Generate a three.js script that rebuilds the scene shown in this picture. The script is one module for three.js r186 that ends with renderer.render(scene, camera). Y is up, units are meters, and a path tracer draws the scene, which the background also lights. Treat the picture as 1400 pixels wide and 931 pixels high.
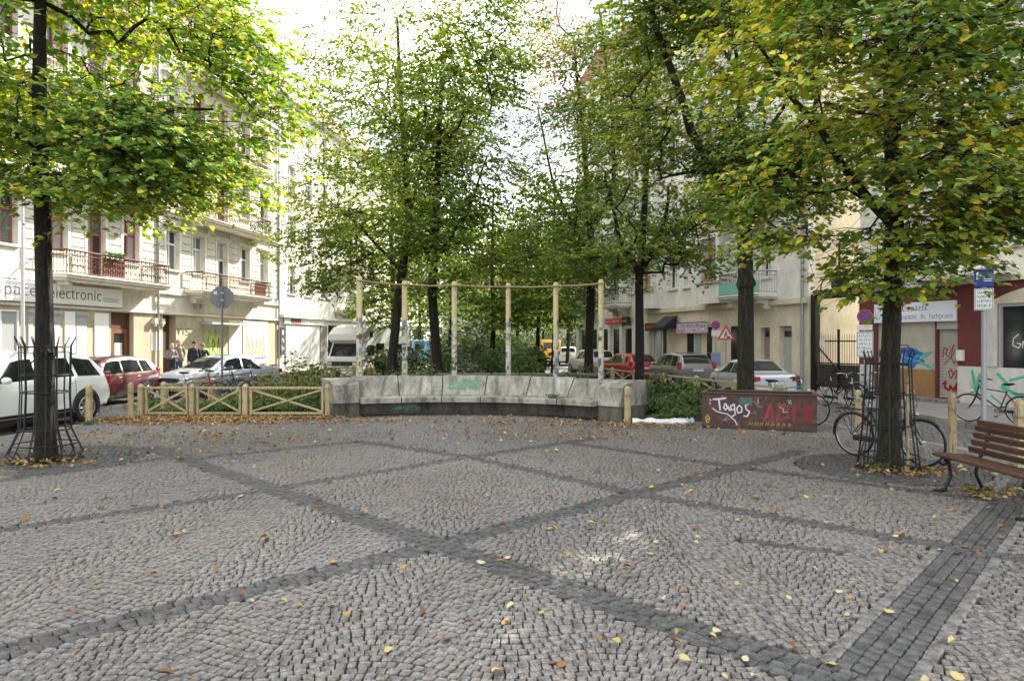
import * as THREE from 'three';
import { mergeGeometries, mergeVertices, toCreasedNormals } from 'three/addons/utils/BufferGeometryUtils.js';
import { RoundedBoxGeometry } from 'three/addons/geometries/RoundedBoxGeometry.js';
import { MarchingCubes } from 'three/addons/objects/MarchingCubes.js';
import { ImprovedNoise } from 'three/addons/math/ImprovedNoise.js';

// ------------------------------------------------------------------ camera, sky, sun, exposure
const F = 957, CX = 700, HY = 466, EYE = 1.8;          // focal length and horizon of the photograph in its pixels, eye height in metres
const scene = new THREE.Scene();
const camera = new THREE.PerspectiveCamera(2 * Math.atan(465.5 / F) * 180 / Math.PI, 1400 / 931, 0.1, 600);
camera.position.set(0, EYE, 0); camera.lookAt(0, EYE, -1);
const renderer = new THREE.WebGLRenderer({ antialias: true });
renderer.toneMapping = THREE.LinearToneMapping;
renderer.toneMappingExposure = 4.5;
renderer.shadowMap.enabled = true;
const SUN_AZ = 30.6 * Math.PI / 180, SUN_EL = 34.5 * Math.PI / 180;   // right of straight ahead, above the roofs
const sunDir = new THREE.Vector3(Math.sin(SUN_AZ) * Math.cos(SUN_EL), Math.sin(SUN_EL), -Math.cos(SUN_AZ) * Math.cos(SUN_EL));
const noise3 = new ImprovedNoise();
{
  const W = 1024, H = 512, data = new Float32Array(W * H * 4), v = new THREE.Vector3();
  for (let j = 0; j < H; j++) for (let i = 0; i < W; i++) {
    const th = (j + 0.5) / H * Math.PI - Math.PI / 2, ph = (i + 0.5) / W * 2 * Math.PI - Math.PI;
    v.set(Math.cos(th) * Math.cos(ph), Math.sin(th), Math.cos(th) * Math.sin(ph));
    const y = Math.max(v.y, 0.02), cx = v.x / (y + 0.18) * 1.6, cz = v.z / (y + 0.18) * 1.6;
    let n = 0; for (let o = 0, a = 0.55, f = 1; o < 5; o++, a *= 0.5, f *= 2.05) n += a * noise3.noise(cx * f + 46.18, 1.3 + o * 7, cz * f + 18.46);
    const c = THREE.MathUtils.smoothstep(n, -0.24, 0.22);              // broken thin cloud over pale blue
    const glow = Math.pow(Math.max(0, v.dot(sunDir)), 6) * 0.30;
    const blue = [0.125 + 0.04 * (1 - y), 0.16 + 0.035 * (1 - y), 0.215], white = [0.80, 0.81, 0.82];
    for (let k = 0; k < 3; k++) data[(j * W + i) * 4 + k] = v.y < 0 ? 0.16 : (blue[k] * (1 - c) + white[k] * c) * 1.0 + glow;
    data[(j * W + i) * 4 + 3] = 1;
  }
  const sky = new THREE.DataTexture(data, W, H, THREE.RGBAFormat, THREE.FloatType);
  sky.mapping = THREE.EquirectangularReflectionMapping; sky.magFilter = THREE.LinearFilter; sky.needsUpdate = true;
  scene.background = sky; scene.environment = sky;
}
const sun = new THREE.DirectionalLight(new THREE.Color(1.0, 0.93, 0.80), 3.8);
sun.name = 'sun'; sun.position.copy(sunDir).multiplyScalar(120); sun.target.position.set(0, 0, -20); sun.position.add(sun.target.position);
sun.castShadow = true; sun.shadow.radius = 1.2; sun.shadow.mapSize.set(4096, 4096);
Object.assign(sun.shadow.camera, { left: -50, right: 50, top: 50, bottom: -50, near: 1, far: 260 });
scene.add(sun, sun.target);

// ------------------------------------------------------------------ helpers
function rng(seed) { let a = seed >>> 0; return () => { a = (a + 0x6D2B79F5) | 0; let t = Math.imul(a ^ (a >>> 15), 1 | a); t = (t + Math.imul(t ^ (t >>> 7), 61 | t)) ^ t; return ((t ^ (t >>> 14)) >>> 0) / 4294967296; }; }
const V = (x, y, z) => new THREE.Vector3(x, y, z);
const at = (px, d, y = 0) => V((px - CX) / F * d, y, -d);
const onGround = (px, py, h = 0) => at(px, (EYE - h) * F / (py - HY), h);
const lerp = (a, b, t) => a + (b - a) * t;
const taken = new Map();
function numbered(name) { const n = taken.get(name) ?? 0; taken.set(name, n + 1); return n ? name + '_' + String(n).padStart(3, '0') : name; }
const shade = (o) => { o.traverse((c) => { if (c.isMesh) { c.castShadow = true; c.receiveShadow = true; } }); return o; };
function tag(o, label, category, group, kind) {
  o.userData.label = label; if (category) o.userData.category = category; if (group) o.userData.group = group; if (kind) o.userData.kind = kind; return o;
}
function thing(name, label, category, pos = [0, 0, 0], turn = 0, group) {
  const o = new THREE.Group(); o.name = numbered(name); o.position.set(...pos); o.rotation.y = turn; scene.add(o); return tag(o, label, category, group);
}
function part(parent, name, geo, mat, label) {
  const m = new THREE.Mesh(Array.isArray(geo) ? merge(geo) : geo, mat); m.name = name; if (label) m.userData.label = label; parent.add(m); return m;
}
function top(name, geo, mat, label, category, group, kind) { const m = new THREE.Mesh(Array.isArray(geo) ? merge(geo) : geo, mat); m.name = numbered(name); scene.add(m); return tag(m, label, category, group, kind); }
function structure(name, geo, mat, label) { const m = new THREE.Mesh(Array.isArray(geo) ? merge(geo) : geo, mat); m.name = numbered(name); m.userData.kind = 'structure'; if (label) m.userData.label = label; scene.add(m); return m; }
function copy(o, pos, turn, label) { const c = o.clone(); c.name = numbered(o.name.replace(/_\d{3}$/, '')); c.userData = { ...o.userData }; scene.add(c); if (pos) c.position.set(...pos); if (turn !== undefined) c.rotation.y = turn; if (label) c.userData.label = label; return c; }
function merge(list) {
  const gs = list.map((g) => { const q = g.index ? g.toNonIndexed() : g; for (const k of Object.keys(q.attributes)) if (!['position', 'normal', 'uv'].includes(k)) q.deleteAttribute(k); if (!q.attributes.normal) q.computeVertexNormals(); if (!q.attributes.uv) q.setAttribute('uv', new THREE.BufferAttribute(new Float32Array(q.attributes.position.count * 2), 2)); return q; });
  return gs.length === 1 ? gs[0] : mergeGeometries(gs);
}
// boxes take their corner coordinates; uv is in metres so that textures keep their size
function metreUV(g, s = 1) {
  const p = g.attributes.position, n = g.attributes.normal, uv = new Float32Array(p.count * 2);
  for (let i = 0; i < p.count; i++) {
    const ax = Math.abs(n.getX(i)), ay = Math.abs(n.getY(i)), az = Math.abs(n.getZ(i));
    if (ay >= ax && ay >= az) { uv[i * 2] = p.getX(i) * s; uv[i * 2 + 1] = p.getZ(i) * s; } else if (ax >= az) { uv[i * 2] = p.getZ(i) * s; uv[i * 2 + 1] = p.getY(i) * s; } else { uv[i * 2] = p.getX(i) * s; uv[i * 2 + 1] = p.getY(i) * s; }
  }
  g.setAttribute('uv', new THREE.BufferAttribute(uv, 2)); return g;
}
function box(x0, x1, y0, y1, z0, z1) { return metreUV(new THREE.BoxGeometry(Math.abs(x1 - x0), Math.abs(y1 - y0), Math.abs(z1 - z0)).translate((x0 + x1) / 2, (y0 + y1) / 2, (z0 + z1) / 2)); }
function rbox(x0, x1, y0, y1, z0, z1, r = 0.01) { const w = Math.abs(x1 - x0), h = Math.abs(y1 - y0), d = Math.abs(z1 - z0); return metreUV(new RoundedBoxGeometry(w, h, d, 1, Math.min(r, w / 2.1, h / 2.1, d / 2.1)).translate((x0 + x1) / 2, (y0 + y1) / 2, (z0 + z1) / 2)); }
// a tapered tube through points [x,y,z,r]
function tube(pts, sides = 6, cap = true) {
  const n = pts.length, pos = [], nor = [], uv = [], idx = [], P = pts.map((p) => V(p[0], p[1], p[2]));
  let up = V(0, 0, 1), len = 0;
  for (let i = 0; i < n; i++) {
    const t = P[Math.min(i + 1, n - 1)].clone().sub(P[Math.max(i - 1, 0)]).normalize();
    if (i === 0 && Math.abs(t.dot(up)) > 0.9) up = V(1, 0, 0);
    const a = up.clone().addScaledVector(t, -up.dot(t)).normalize(), b = t.clone().cross(a); up = a;
    if (i) len += P[i].distanceTo(P[i - 1]);
    for (let k = 0; k <= sides; k++) {
      const ang = k / sides * Math.PI * 2, c = Math.cos(ang), s = Math.sin(ang), nx = a.x * c + b.x * s, ny = a.y * c + b.y * s, nz = a.z * c + b.z * s, r = pts[i][3];
      pos.push(P[i].x + nx * r, P[i].y + ny * r, P[i].z + nz * r); nor.push(nx, ny, nz); uv.push(k / sides * Math.max(0.05, r * 6.28), len);
    }
  }
  const w = sides + 1;
  for (let i = 0; i < n - 1; i++) for (let k = 0; k < sides; k++) { const q = i * w + k; idx.push(q, q + 1, q + w, q + 1, q + w + 1, q + w); }
  if (cap) for (const e of [0, n - 1]) { const c = pos.length / 3; const t = P[Math.min(e + 1, n - 1)].clone().sub(P[Math.max(e - 1, 0)]).normalize().multiplyScalar(e ? 1 : -1); pos.push(P[e].x, P[e].y, P[e].z); nor.push(t.x, t.y, t.z); uv.push(0, 0); for (let k = 0; k < sides; k++) { const q = e * w + k; e ? idx.push(q, q + 1, c) : idx.push(q + 1, q, c); } }
  const g = new THREE.BufferGeometry();
  g.setAttribute('position', new THREE.Float32BufferAttribute(pos, 3)); g.setAttribute('normal', new THREE.Float32BufferAttribute(nor, 3)); g.setAttribute('uv', new THREE.Float32BufferAttribute(uv, 2)); g.setIndex(idx); return g;
}
const rod = (a, b, r, sides = 6, r2 = r) => tube([[...a, r], [...b, r2]], sides);
const ring = (r, t, seg = 28, sides = 6) => new THREE.TorusGeometry(r, t, sides, seg);
function disc(r, h, seg = 20) { return new THREE.CylinderGeometry(r, r, h, seg); }
function sheet(points, y, uvs = 1) {           // a flat polygon of [x, d] corners at height y (number or function)
  const s = new THREE.Shape(points.map(([x, d]) => new THREE.Vector2(x, d))), g = new THREE.ShapeGeometry(s).rotateX(-Math.PI / 2);
  g.translate(0, y, 0); const p = g.attributes.position, uv = g.attributes.uv; for (let i = 0; i < p.count; i++) uv.setXY(i, p.getX(i) * uvs, -p.getZ(i) * uvs);
  return g;
}
function slabSheet(points, y0, y1) {          // the same with thickness
  const s = new THREE.Shape(points.map(([x, d]) => new THREE.Vector2(x, d))), g = new THREE.ExtrudeGeometry(s, { depth: y1 - y0, bevelEnabled: false }).rotateX(-Math.PI / 2); g.translate(0, y0, 0); return metreUV(g);
}
// ------------------------------------------------------------------ textures and materials
const smooth = THREE.MathUtils.smoothstep;
function tex(w, h, fn, srgb = true) {         // fn(x, y) -> [r, g, b] 0..1
  const data = new Uint8Array(w * h * 4);
  for (let y = 0; y < h; y++) for (let x = 0; x < w; x++) { const c = fn(x / w, y / h), i = (y * w + x) * 4; for (let k = 0; k < 3; k++) data[i + k] = Math.max(0, Math.min(255, c[k] * 255)); data[i + 3] = 255; }
  const t = new THREE.DataTexture(data, w, h); t.wrapS = t.wrapT = THREE.RepeatWrapping; t.magFilter = THREE.LinearFilter; if (srgb) t.colorSpace = THREE.SRGBColorSpace; t.needsUpdate = true; return t;
}
function tileNoise(u, v, f, z = 0) {          // gradient noise on a lattice that repeats over the unit square
  f = Math.max(1, Math.round(f)); const x = u * f, y = v * f, i = Math.floor(x), j = Math.floor(y), a = x - i, b = y - j, sa = a * a * (3 - 2 * a), sb = b * b * (3 - 2 * b);
  const g = (p, q, dx, dy) => { let h = Math.imul(((p % f + f) % f) * 374761393 + ((q % f + f) % f) * 668265263 + Math.round(z * 7) * 974711, 1274126177); h = (h ^ (h >>> 13)) >>> 0; const t = h % 4096 / 4096 * 6.2832; return Math.cos(t) * dx + Math.sin(t) * dy; };
  return 1.4 * lerp(lerp(g(i, j, a, b), g(i + 1, j, a - 1, b), sa), lerp(g(i, j + 1, a, b - 1), g(i + 1, j + 1, a - 1, b - 1), sa), sb);
}
const fbm = (u, v, f, z = 0, o = 4) => { let s = 0, a = 0.6; for (let i = 0; i < o; i++) { s += a * tileNoise(u, v, f * 2 ** i, z + i * 3.1); a *= 0.55; } return s; };
const grainTex = tex(256, 256, (u, v) => { const n = 0.72 + 0.30 * fbm(u, v, 5, 2) + 0.22 * fbm(u, v, 24, 5, 3); return [n, n, n]; });
const grainBump = tex(256, 256, (u, v) => { const n = 0.5 + 0.35 * fbm(u, v, 18, 9) + 0.3 * fbm(u, v, 70, 4, 2); return [n, n, n]; }, false);
const stainTex = tex(512, 512, (u, v) => { const n = fbm(u, v, 4, 7), m = fbm(u, v, 20, 1); const k = 0.93 + 0.08 * n + 0.06 * m; return [k, k * 0.99, k * 0.965]; });
const rep = (t, x, y = x) => { const c = t.clone(); c.repeat.set(x, y); c.needsUpdate = true; return c; };
const col = (r, g, b) => new THREE.Color().setRGB(r, g, b);
const mat = (r, g, b, rough = 0.7, extra = {}) => new THREE.MeshStandardMaterial({ color: col(r, g, b), roughness: rough, ...extra });
const stainRep = rep(stainTex, 0.35), grainRep = rep(grainTex, 1.6), bumpRep = rep(grainBump, 1.6), bumpFine = rep(grainBump, 4);
const worn = (r, g, b, rough = 0.85, bump = 0.002) => mat(r, g, b, rough, { map: stainRep, bumpMap: bumpRep, bumpScale: bump });
const M = {
  mortar: mat(0.045, 0.038, 0.03, 0.95, { map: rep(grainTex, 0.9), bumpMap: bumpRep, bumpScale: 0.006 }),
  soil: mat(0.05, 0.038, 0.026, 1, { map: grainRep, bumpMap: bumpRep, bumpScale: 0.02 }),
  asphalt: mat(0.10, 0.098, 0.096, 0.9, { map: grainRep, bumpMap: bumpFine, bumpScale: 0.004 }),
  granite: mat(0.36, 0.345, 0.33, 0.8, { map: grainRep, bumpMap: bumpFine, bumpScale: 0.003 }),
  iron: mat(0.016, 0.017, 0.019, 0.5, { metalness: 0.4 }),
  blackIron: mat(0.009, 0.009, 0.01, 0.5, { metalness: 0.3 }),
  galv: mat(0.33, 0.34, 0.35, 0.45, { metalness: 0.6 }),
  steel: mat(0.55, 0.55, 0.56, 0.3, { metalness: 0.9 }),
  rubber: mat(0.009, 0.009, 0.009, 0.85),
  plastic: mat(0.012, 0.012, 0.013, 0.5),
  glassDark: new THREE.MeshPhysicalMaterial({ color: col(0.02, 0.024, 0.028), roughness: 0.06, specularIntensity: 1 }),
  glassPale: new THREE.MeshPhysicalMaterial({ color: col(0.30, 0.31, 0.32), roughness: 0.5, clearcoat: 1, clearcoatRoughness: 0.04 }),
  glassMid: new THREE.MeshPhysicalMaterial({ color: col(0.10, 0.11, 0.12), roughness: 0.35, clearcoat: 1, clearcoatRoughness: 0.04 }),
  glassCurtain: new THREE.MeshPhysicalMaterial({ color: col(0.50, 0.49, 0.45), roughness: 0.7, clearcoat: 1, clearcoatRoughness: 0.05, bumpMap: rep(grainBump, 6, 0.4), bumpScale: 0.01 }),
  white: worn(0.74, 0.73, 0.70, 0.8, 0.001),
  yellowWood: null,
};
// ------------------------------------------------------------------ ground, roads, pavements
const facadeL = (d) => -20.78 + 0.146 * d, kerbL = (d) => -17.5 + 0.146 * d, edgeL = (d) => -9.45 + 0.146 * (d - 14);
const facadeR = (d) => 21.9 - 0.36 * d;
const ROAD_L = -0.13, ROAD_R = -0.30, WALK_L = 0.0, WALK_R = -0.16;
const polyAt = (pts, d) => { for (let i = 0; i < pts.length - 1; i++) if (d <= pts[i + 1][1]) { const t = (d - pts[i][1]) / (pts[i + 1][1] - pts[i][1]); return lerp(pts[i][0], pts[i + 1][0], t); } return pts[pts.length - 1][0]; };
const kerbRpts = [[12.6, 2], [11.6, 13], [10.95, 17.3], [10.3, 22.5], [9.4, 27], [8.6, 30], [6.7, 36], [5.2, 44], [6, 60], [9, 90]];
const parkRpts = [[8.7, 2], [8.3, 8], [7.5, 12], [6.7, 16], [5.6, 21], [4.3, 26], [3.6, 30], [1.9, 36], [0.6, 44], [1.6, 60], [3.5, 90]];
const kerbR = (d) => polyAt(kerbRpts, d), edgeR = (d) => polyAt(parkRpts, d);
const dline = (f, d0, d1, n) => Array.from({ length: n + 1 }, (_, i) => { const d = lerp(d0, d1, i / n); return [f(d), d]; });
structure('ground', new THREE.PlaneGeometry(500, 500).rotateX(-Math.PI / 2).translate(0, -0.42, -120), M.soil);
structure('left_road', sheet([...dline((d) => edgeL(d), -6, 90, 20), ...dline((d) => kerbL(d), -6, 90, 20).reverse()], ROAD_L - 0.02), M.asphalt);
structure('right_road', sheet([...dline((d) => kerbR(d), -6, 90, 48), ...dline((d) => edgeR(d), -6, 90, 48).reverse()], ROAD_R - 0.02), M.asphalt);
structure('left_pavement', slabSheet([...dline((d) => kerbL(d) - 0.16, -6, 90, 8), ...dline((d) => facadeL(d) - 0.3, -6, 90, 8).reverse()], -0.4, WALK_L), worn(0.30, 0.285, 0.265));
structure('right_pavement', slabSheet([...dline((d) => facadeR(Math.min(d, 45)) + 0.4 + Math.max(0, d - 45) * 0.3, -6, 80, 34), ...dline((d) => kerbR(d) + 0.16, -6, 80, 34).reverse()], -0.45, WALK_R), worn(0.25, 0.24, 0.235));
// plaza bed under the cobbles, and the planted ground beyond the seat
structure('plaza_bed', slabSheet([[-12.5, -6], [9, -6], ...dline((d) => edgeR(d) - 0.14, -5, 15.6, 12), [-9.2 + 0.3, 16.6], ...dline((d) => edgeL(d) + 0.14, -5, 16.4, 4).reverse()], -0.4, -0.03), M.mortar);
structure('planted_ground', slabSheet([...dline((d) => edgeL(d) + 0.14, 16.45, 90, 8), ...dline((d) => edgeR(d) - 0.14, 15.65, 90, 24).reverse(), [2.3, 15.5], [-0.5, 17.6], [-4.2, 16.5]], -0.4, 0.01), M.soil);
// kerbstones, each its own stone
function kerbLine(name, f, d0, d1, y0, y1, w) {
  const root = new THREE.Group(); root.name = name; root.userData = { kind: 'structure', label: 'row of pale granite kerbstones' }; scene.add(root);
  const r = rng(name.length * 31 + d0), geos = [0, 1, 2].map((i) => rbox(-w / 2, w / 2, -0.35, 0, -0.485, 0.485, 0.02));
  const mats = [worn(0.30, 0.29, 0.275), worn(0.25, 0.245, 0.235), worn(0.34, 0.325, 0.30)];
  for (let d = d0, i = 0; d < d1; d += 1.0, i++) {
    const a = f(d), b = f(d + 0.98), m = part(root, 'kerbstone', geos[i % 3], mats[Math.floor(r() * 3)]);
    m.position.set((a + b) / 2 + (r() - 0.5) * 0.012, y1 + (r() - 0.5) * 0.008, -(d + 0.49)); m.rotation.y = -Math.atan2(b - a, 0.98);
  }
}
kerbLine('plaza_kerb', (d) => edgeL(d) + 0.07, 11, 48, 0, 0.005, 0.15);
kerbLine('house_kerb', (d) => kerbL(d) - 0.08, 17, 50, 0, 0.012, 0.15);
kerbLine('street_kerb', (d) => kerbR(d) + 0.08, 13, 44, 0, WALK_R + 0.012, 0.15);
kerbLine('park_kerb', (d) => edgeR(d) - 0.07, 8, 42, 0, 0.005, 0.15);

// --- cobbles. One geometry per variant: irregular eight-cornered stone, its top slightly domed
function cobbleGeo(seed, w = 1, l = 1, dome = 0.12) {
  const r = rng(seed), c = 0.5, k = 0.08 + r() * 0.06, base = [[-c + k, -c], [c - k, -c], [c, -c + k], [c, c - k], [c - k, c], [-c + k, c], [-c, c - k], [-c, -c + k]];
  const o = base.map(([x, z]) => [(x + (r() - 0.5) * 0.11) * w, (z + (r() - 0.5) * 0.11) * l]);
  const pos = [], idx = [];
  for (const [x, z] of o) pos.push(x * 0.98, -0.9, z * 0.98);
  for (const [x, z] of o) pos.push(x, -0.10 - r() * 0.05, z);
  for (const [x, z] of o) pos.push(x * 0.90, 0.01 + (r() - 0.5) * 0.06, z * 0.90);
  pos.push((r() - 0.5) * 0.2, dome * 0.18, (r() - 0.5) * 0.2);
  for (let q = 0; q < 2; q++) for (let i = 0; i < 8; i++) { const a = q * 8 + i, b = q * 8 + (i + 1) % 8; idx.push(a, a + 8, b, b, a + 8, b + 8); }
  for (let i = 0; i < 8; i++) idx.push(16 + i, 24, 16 + (i + 1) % 8);
  const g = new THREE.BufferGeometry(); g.setAttribute('position', new THREE.Float32BufferAttribute(pos, 3)); g.setIndex(idx); g.computeVertexNormals();
  const uv = []; for (let i = 0; i < pos.length / 3; i++) uv.push(pos[i * 3] * 0.22 + seed * 0.17, pos[i * 3 + 2] * 0.22 + seed * 0.31); g.setAttribute('uv', new THREE.Float32BufferAttribute(uv, 2)); return g;
}
const cobbleGeos = [1, 2, 3, 4, 5, 6].map((s) => cobbleGeo(s * 7));
const cobbleMat = new THREE.MeshStandardMaterial({ color: 0xffffff, roughness: 0.66, map: grainTex, bumpMap: grainBump, bumpScale: 0.0035 });
// the two directions of the dark bands, from their crossings on the ground
const bandDirA = at(-225, 1).setY(0).normalize(), bandDirB = at(1690, 1).setY(0).normalize();
const cross0 = onGround(600, 745);
// local paving coordinates: u along A, v along B
const uvOf = (x, z) => { const dx = x - cross0.x, dz = z - cross0.z, det = bandDirA.x * bandDirB.z - bandDirA.z * bandDirB.x; return [(dx * bandDirB.z - dz * bandDirB.x) / det, (bandDirA.x * dz - bandDirA.z * dx) / det]; };
const bandLines = [];                                    // {a:[x,z], b:[x,z], w, edge}
const gp = (px, py) => { const p = onGround(px, py); return [p.x, p.z]; };
const addBand = (p, q, w, edge) => bandLines.push({ a: p, b: q, w, edge });
addBand(gp(205, 612), gp(1165, 936), 0.33, 0);           // long band through the crossing
addBand(gp(-60, 905), gp(600, 745), 0.28, 0); addBand(gp(600, 745), gp(1095, 617), 0.30, 0);
addBand(gp(-60, 734), gp(345, 674), 0.24, 0); addBand(gp(345, 674), gp(640, 625), 0.24, 0); addBand(gp(640, 625), gp(820, 599), 0.3, 0);
addBand(gp(490, 604), gp(640, 625), 0.28, 0); addBand(gp(640, 625), gp(865, 674), 0.25, 0); addBand(gp(865, 674), gp(1440, 772), 0.28, 0);
addBand(gp(-40, 662), gp(260, 622), 0.3, 0); addBand(gp(260, 628), gp(490, 604), 0.26, 0); addBand(gp(780, 606), gp(1025, 641), 0.26, 0); addBand(gp(1025, 641), gp(1400, 690), 0.28, 0);
addBand(gp(1165, 945), gp(1420, 640), 0.34, 0.085);       // wide band with pale edge stones
addBand(gp(1010, 738), gp(1150, 756), 0.15, 0);
const rings = [{ c: [5.33, -9.9], r0: 0.42, r1: 1.25 }, { c: [-7.07, -10.6], r0: 0.5, r1: 1.4 }];   // round tree pits
function bandAt(x, z) {                                   // 0 field, 1 dark band, 2 pale edge
  for (const b of bandLines) {
    const dx = b.b[0] - b.a[0], dz = b.b[1] - b.a[1], L = Math.hypot(dx, dz), t = ((x - b.a[0]) * dx + (z - b.a[1]) * dz) / L; if (t < -0.05 || t > L + 0.05) continue;
    const q = Math.abs((x - b.a[0]) * dz - (z - b.a[1]) * dx) / L; if (q < b.w / 2) return 1; if (q < b.w / 2 + b.edge) return 2;
  }
  for (const g of rings) { const q = Math.hypot(x - g.c[0], z - g.c[1]); if (q < g.r0) return 4; if (q < g.r1) return 1; }
  return 0;
}
const inPlaza = (x, z) => { const d = -z; if (d < 3.0 || d > 17.4 || x < edgeL(d) + 0.2 || x > edgeR(d) - 0.2) return false; if (Math.abs(x) > 0.80 * d + 2.2) return false;
  const back = x < -4 ? 16.35 : x < 2.5 ? 17.2 : 15.6; return d < back; };
const stones = [];                                        // {x,z,turn,w,l,h,c:[r,g,b]}
{
  const r = rng(77), S = 0.071, ca = Math.cos(0.10), sa = Math.sin(0.10);
  // long wavy courses in running bond: each course is a chain of stones of uneven length
  const wave = (u, v) => 0.085 * Math.sin(u * 4.9 + 0.8 * noise3.noise(u * 0.3, v * 0.2, 6)) + 0.10 * noise3.noise(u * 0.45, v * 0.35, 1.5) + 0.02 * noise3.noise(u * 2.3, v * 2.3, 9);
  for (let row = -40; row < 265; row++) for (let u = -16 + r() * 0.1; u < 14;) {
    const w = 0.048 + r() * 0.032 + (r() < 0.08 ? 0.02 : 0), m = u + w / 2; u += w;
    const v0 = row * S, v = v0 + wave(m, v0), slope = (wave(m + 0.03, v0) - wave(m - 0.03, v0)) / 0.06, x = m * ca + v * sa, z = -(1.6 + v * ca - m * sa);
    if (!inPlaza(x, z) || bandAt(x, z) !== 0) continue;
    stones.push({ x, z, turn: Math.atan(slope) - 0.10 + (r() - 0.5) * 0.16, w: w * (0.84 + r() * 0.07) / Math.cos(Math.atan(slope)), l: S * (0.80 + r() * 0.09), h: 0.04, y: (r() - 0.5) * 0.007, f: 0, k: r() });
  }
  // dark bands laid in straight rows along their own direction
  bandLines.forEach((b, bi) => {
    const dx = b.b[0] - b.a[0], dz = b.b[1] - b.a[1], L = Math.hypot(dx, dz), tx = dx / L, tz = dz / L, nx = -tz, nz = tx, rows = Math.max(3, Math.round(b.w / 0.082)), rw = b.w / rows;
    for (let j = 0; j < rows; j++) for (let s = r() * 0.1; s < L;) {
      const l = 0.075 + r() * 0.05, q = -b.w / 2 + (j + 0.5) * rw, x = b.a[0] + tx * (s + l / 2) + nx * q, z = b.a[1] + tz * (s + l / 2) + nz * q; s += l;
      if (!inPlaza(x, z)) continue; let skip = false; for (let o = 0; o < bi && !skip; o++) { const c = bandLines[o], ex = c.b[0] - c.a[0], ez = c.b[1] - c.a[1], M2 = Math.hypot(ex, ez), t = ((x - c.a[0]) * ex + (z - c.a[1]) * ez) / M2; if (t > -0.02 && t < M2 + 0.02 && Math.abs((x - c.a[0]) * ez - (z - c.a[1]) * ex) / M2 < c.w / 2 + c.edge) skip = true; }
      if (skip) continue; for (const g of rings) if (Math.hypot(x - g.c[0], z - g.c[1]) < g.r1) skip = true; if (skip) continue;
      stones.push({ x, z, turn: -Math.atan2(tz, tx), w: l * 0.94, l: rw * 0.93, h: 0.05, y: (r() - 0.5) * 0.006 - 0.004, f: 1, k: r() });
    }
    if (b.edge) for (const side of [-1, 1]) for (let s = 0; s < L;) {
      const l = 0.09 + r() * 0.10, q = side * (b.w / 2 + b.edge / 2), x = b.a[0] + tx * (s + l / 2) + nx * q, z = b.a[1] + tz * (s + l / 2) + nz * q; s += l;
      if (!inPlaza(x, z)) continue; let skip = false; for (let o = 0; o < bi && !skip; o++) { const c = bandLines[o], ex = c.b[0] - c.a[0], ez = c.b[1] - c.a[1], M2 = Math.hypot(ex, ez), t = ((x - c.a[0]) * ex + (z - c.a[1]) * ez) / M2; if (t > 0 && t < M2 && Math.abs((x - c.a[0]) * ez - (z - c.a[1]) * ex) / M2 < c.w / 2 + 0.04) skip = true; }
      if (skip) continue;
      stones.push({ x, z, turn: -Math.atan2(tz, tx), w: l * 0.95, l: b.edge * 0.94, h: 0.05, y: (r() - 0.5) * 0.006, f: 2, k: r() });
    }
  });
  for (const g of rings) for (let q = g.r0 + 0.05; q < g.r1; q += 0.078) { const n = Math.round(6.283 * q / 0.08); for (let i = 0; i < n; i++) { const a = i / n * 6.283 + q * 7, x = g.c[0] + Math.cos(a) * q, z = g.c[1] + Math.sin(a) * q; if (inPlaza(x, z)) stones.push({ x, z, turn: -a + Math.PI / 2, w: 0.074, l: 0.07, h: 0.05, y: (r() - 0.5) * 0.01 - 0.003, f: 1, k: r() }); } }
}
const stoneTint = (s) => {                                 // granite tones in weathered patches; basalt in the bands
  const p = noise3.noise(s.x * 0.35, 3.3, s.z * 0.35) * 0.5 + noise3.noise(s.x * 1.3, 8.3, s.z * 1.3) * 0.3, v = s.k - 0.5;
  if (s.f === 1) { const a = 0.155 + v * 0.10 + p * 0.05; return [a * 1.02, a * 0.98, a * 0.96]; }
  if (s.f === 2) { const a = 0.30 + v * 0.10; return [a * 1.03, a * 0.97, a * 0.90]; }
  const a = 0.315 + v * 0.19 + p * 0.13, warm = noise3.noise(s.x * 0.5 + 40, 1.1, s.z * 0.5) * 0.10 + (s.k * 7 % 1 - 0.5) * 0.12;
  return [a * (1.09 + warm * 0.7), a * (0.975), a * (0.885 - warm * 0.7)];
};
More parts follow.
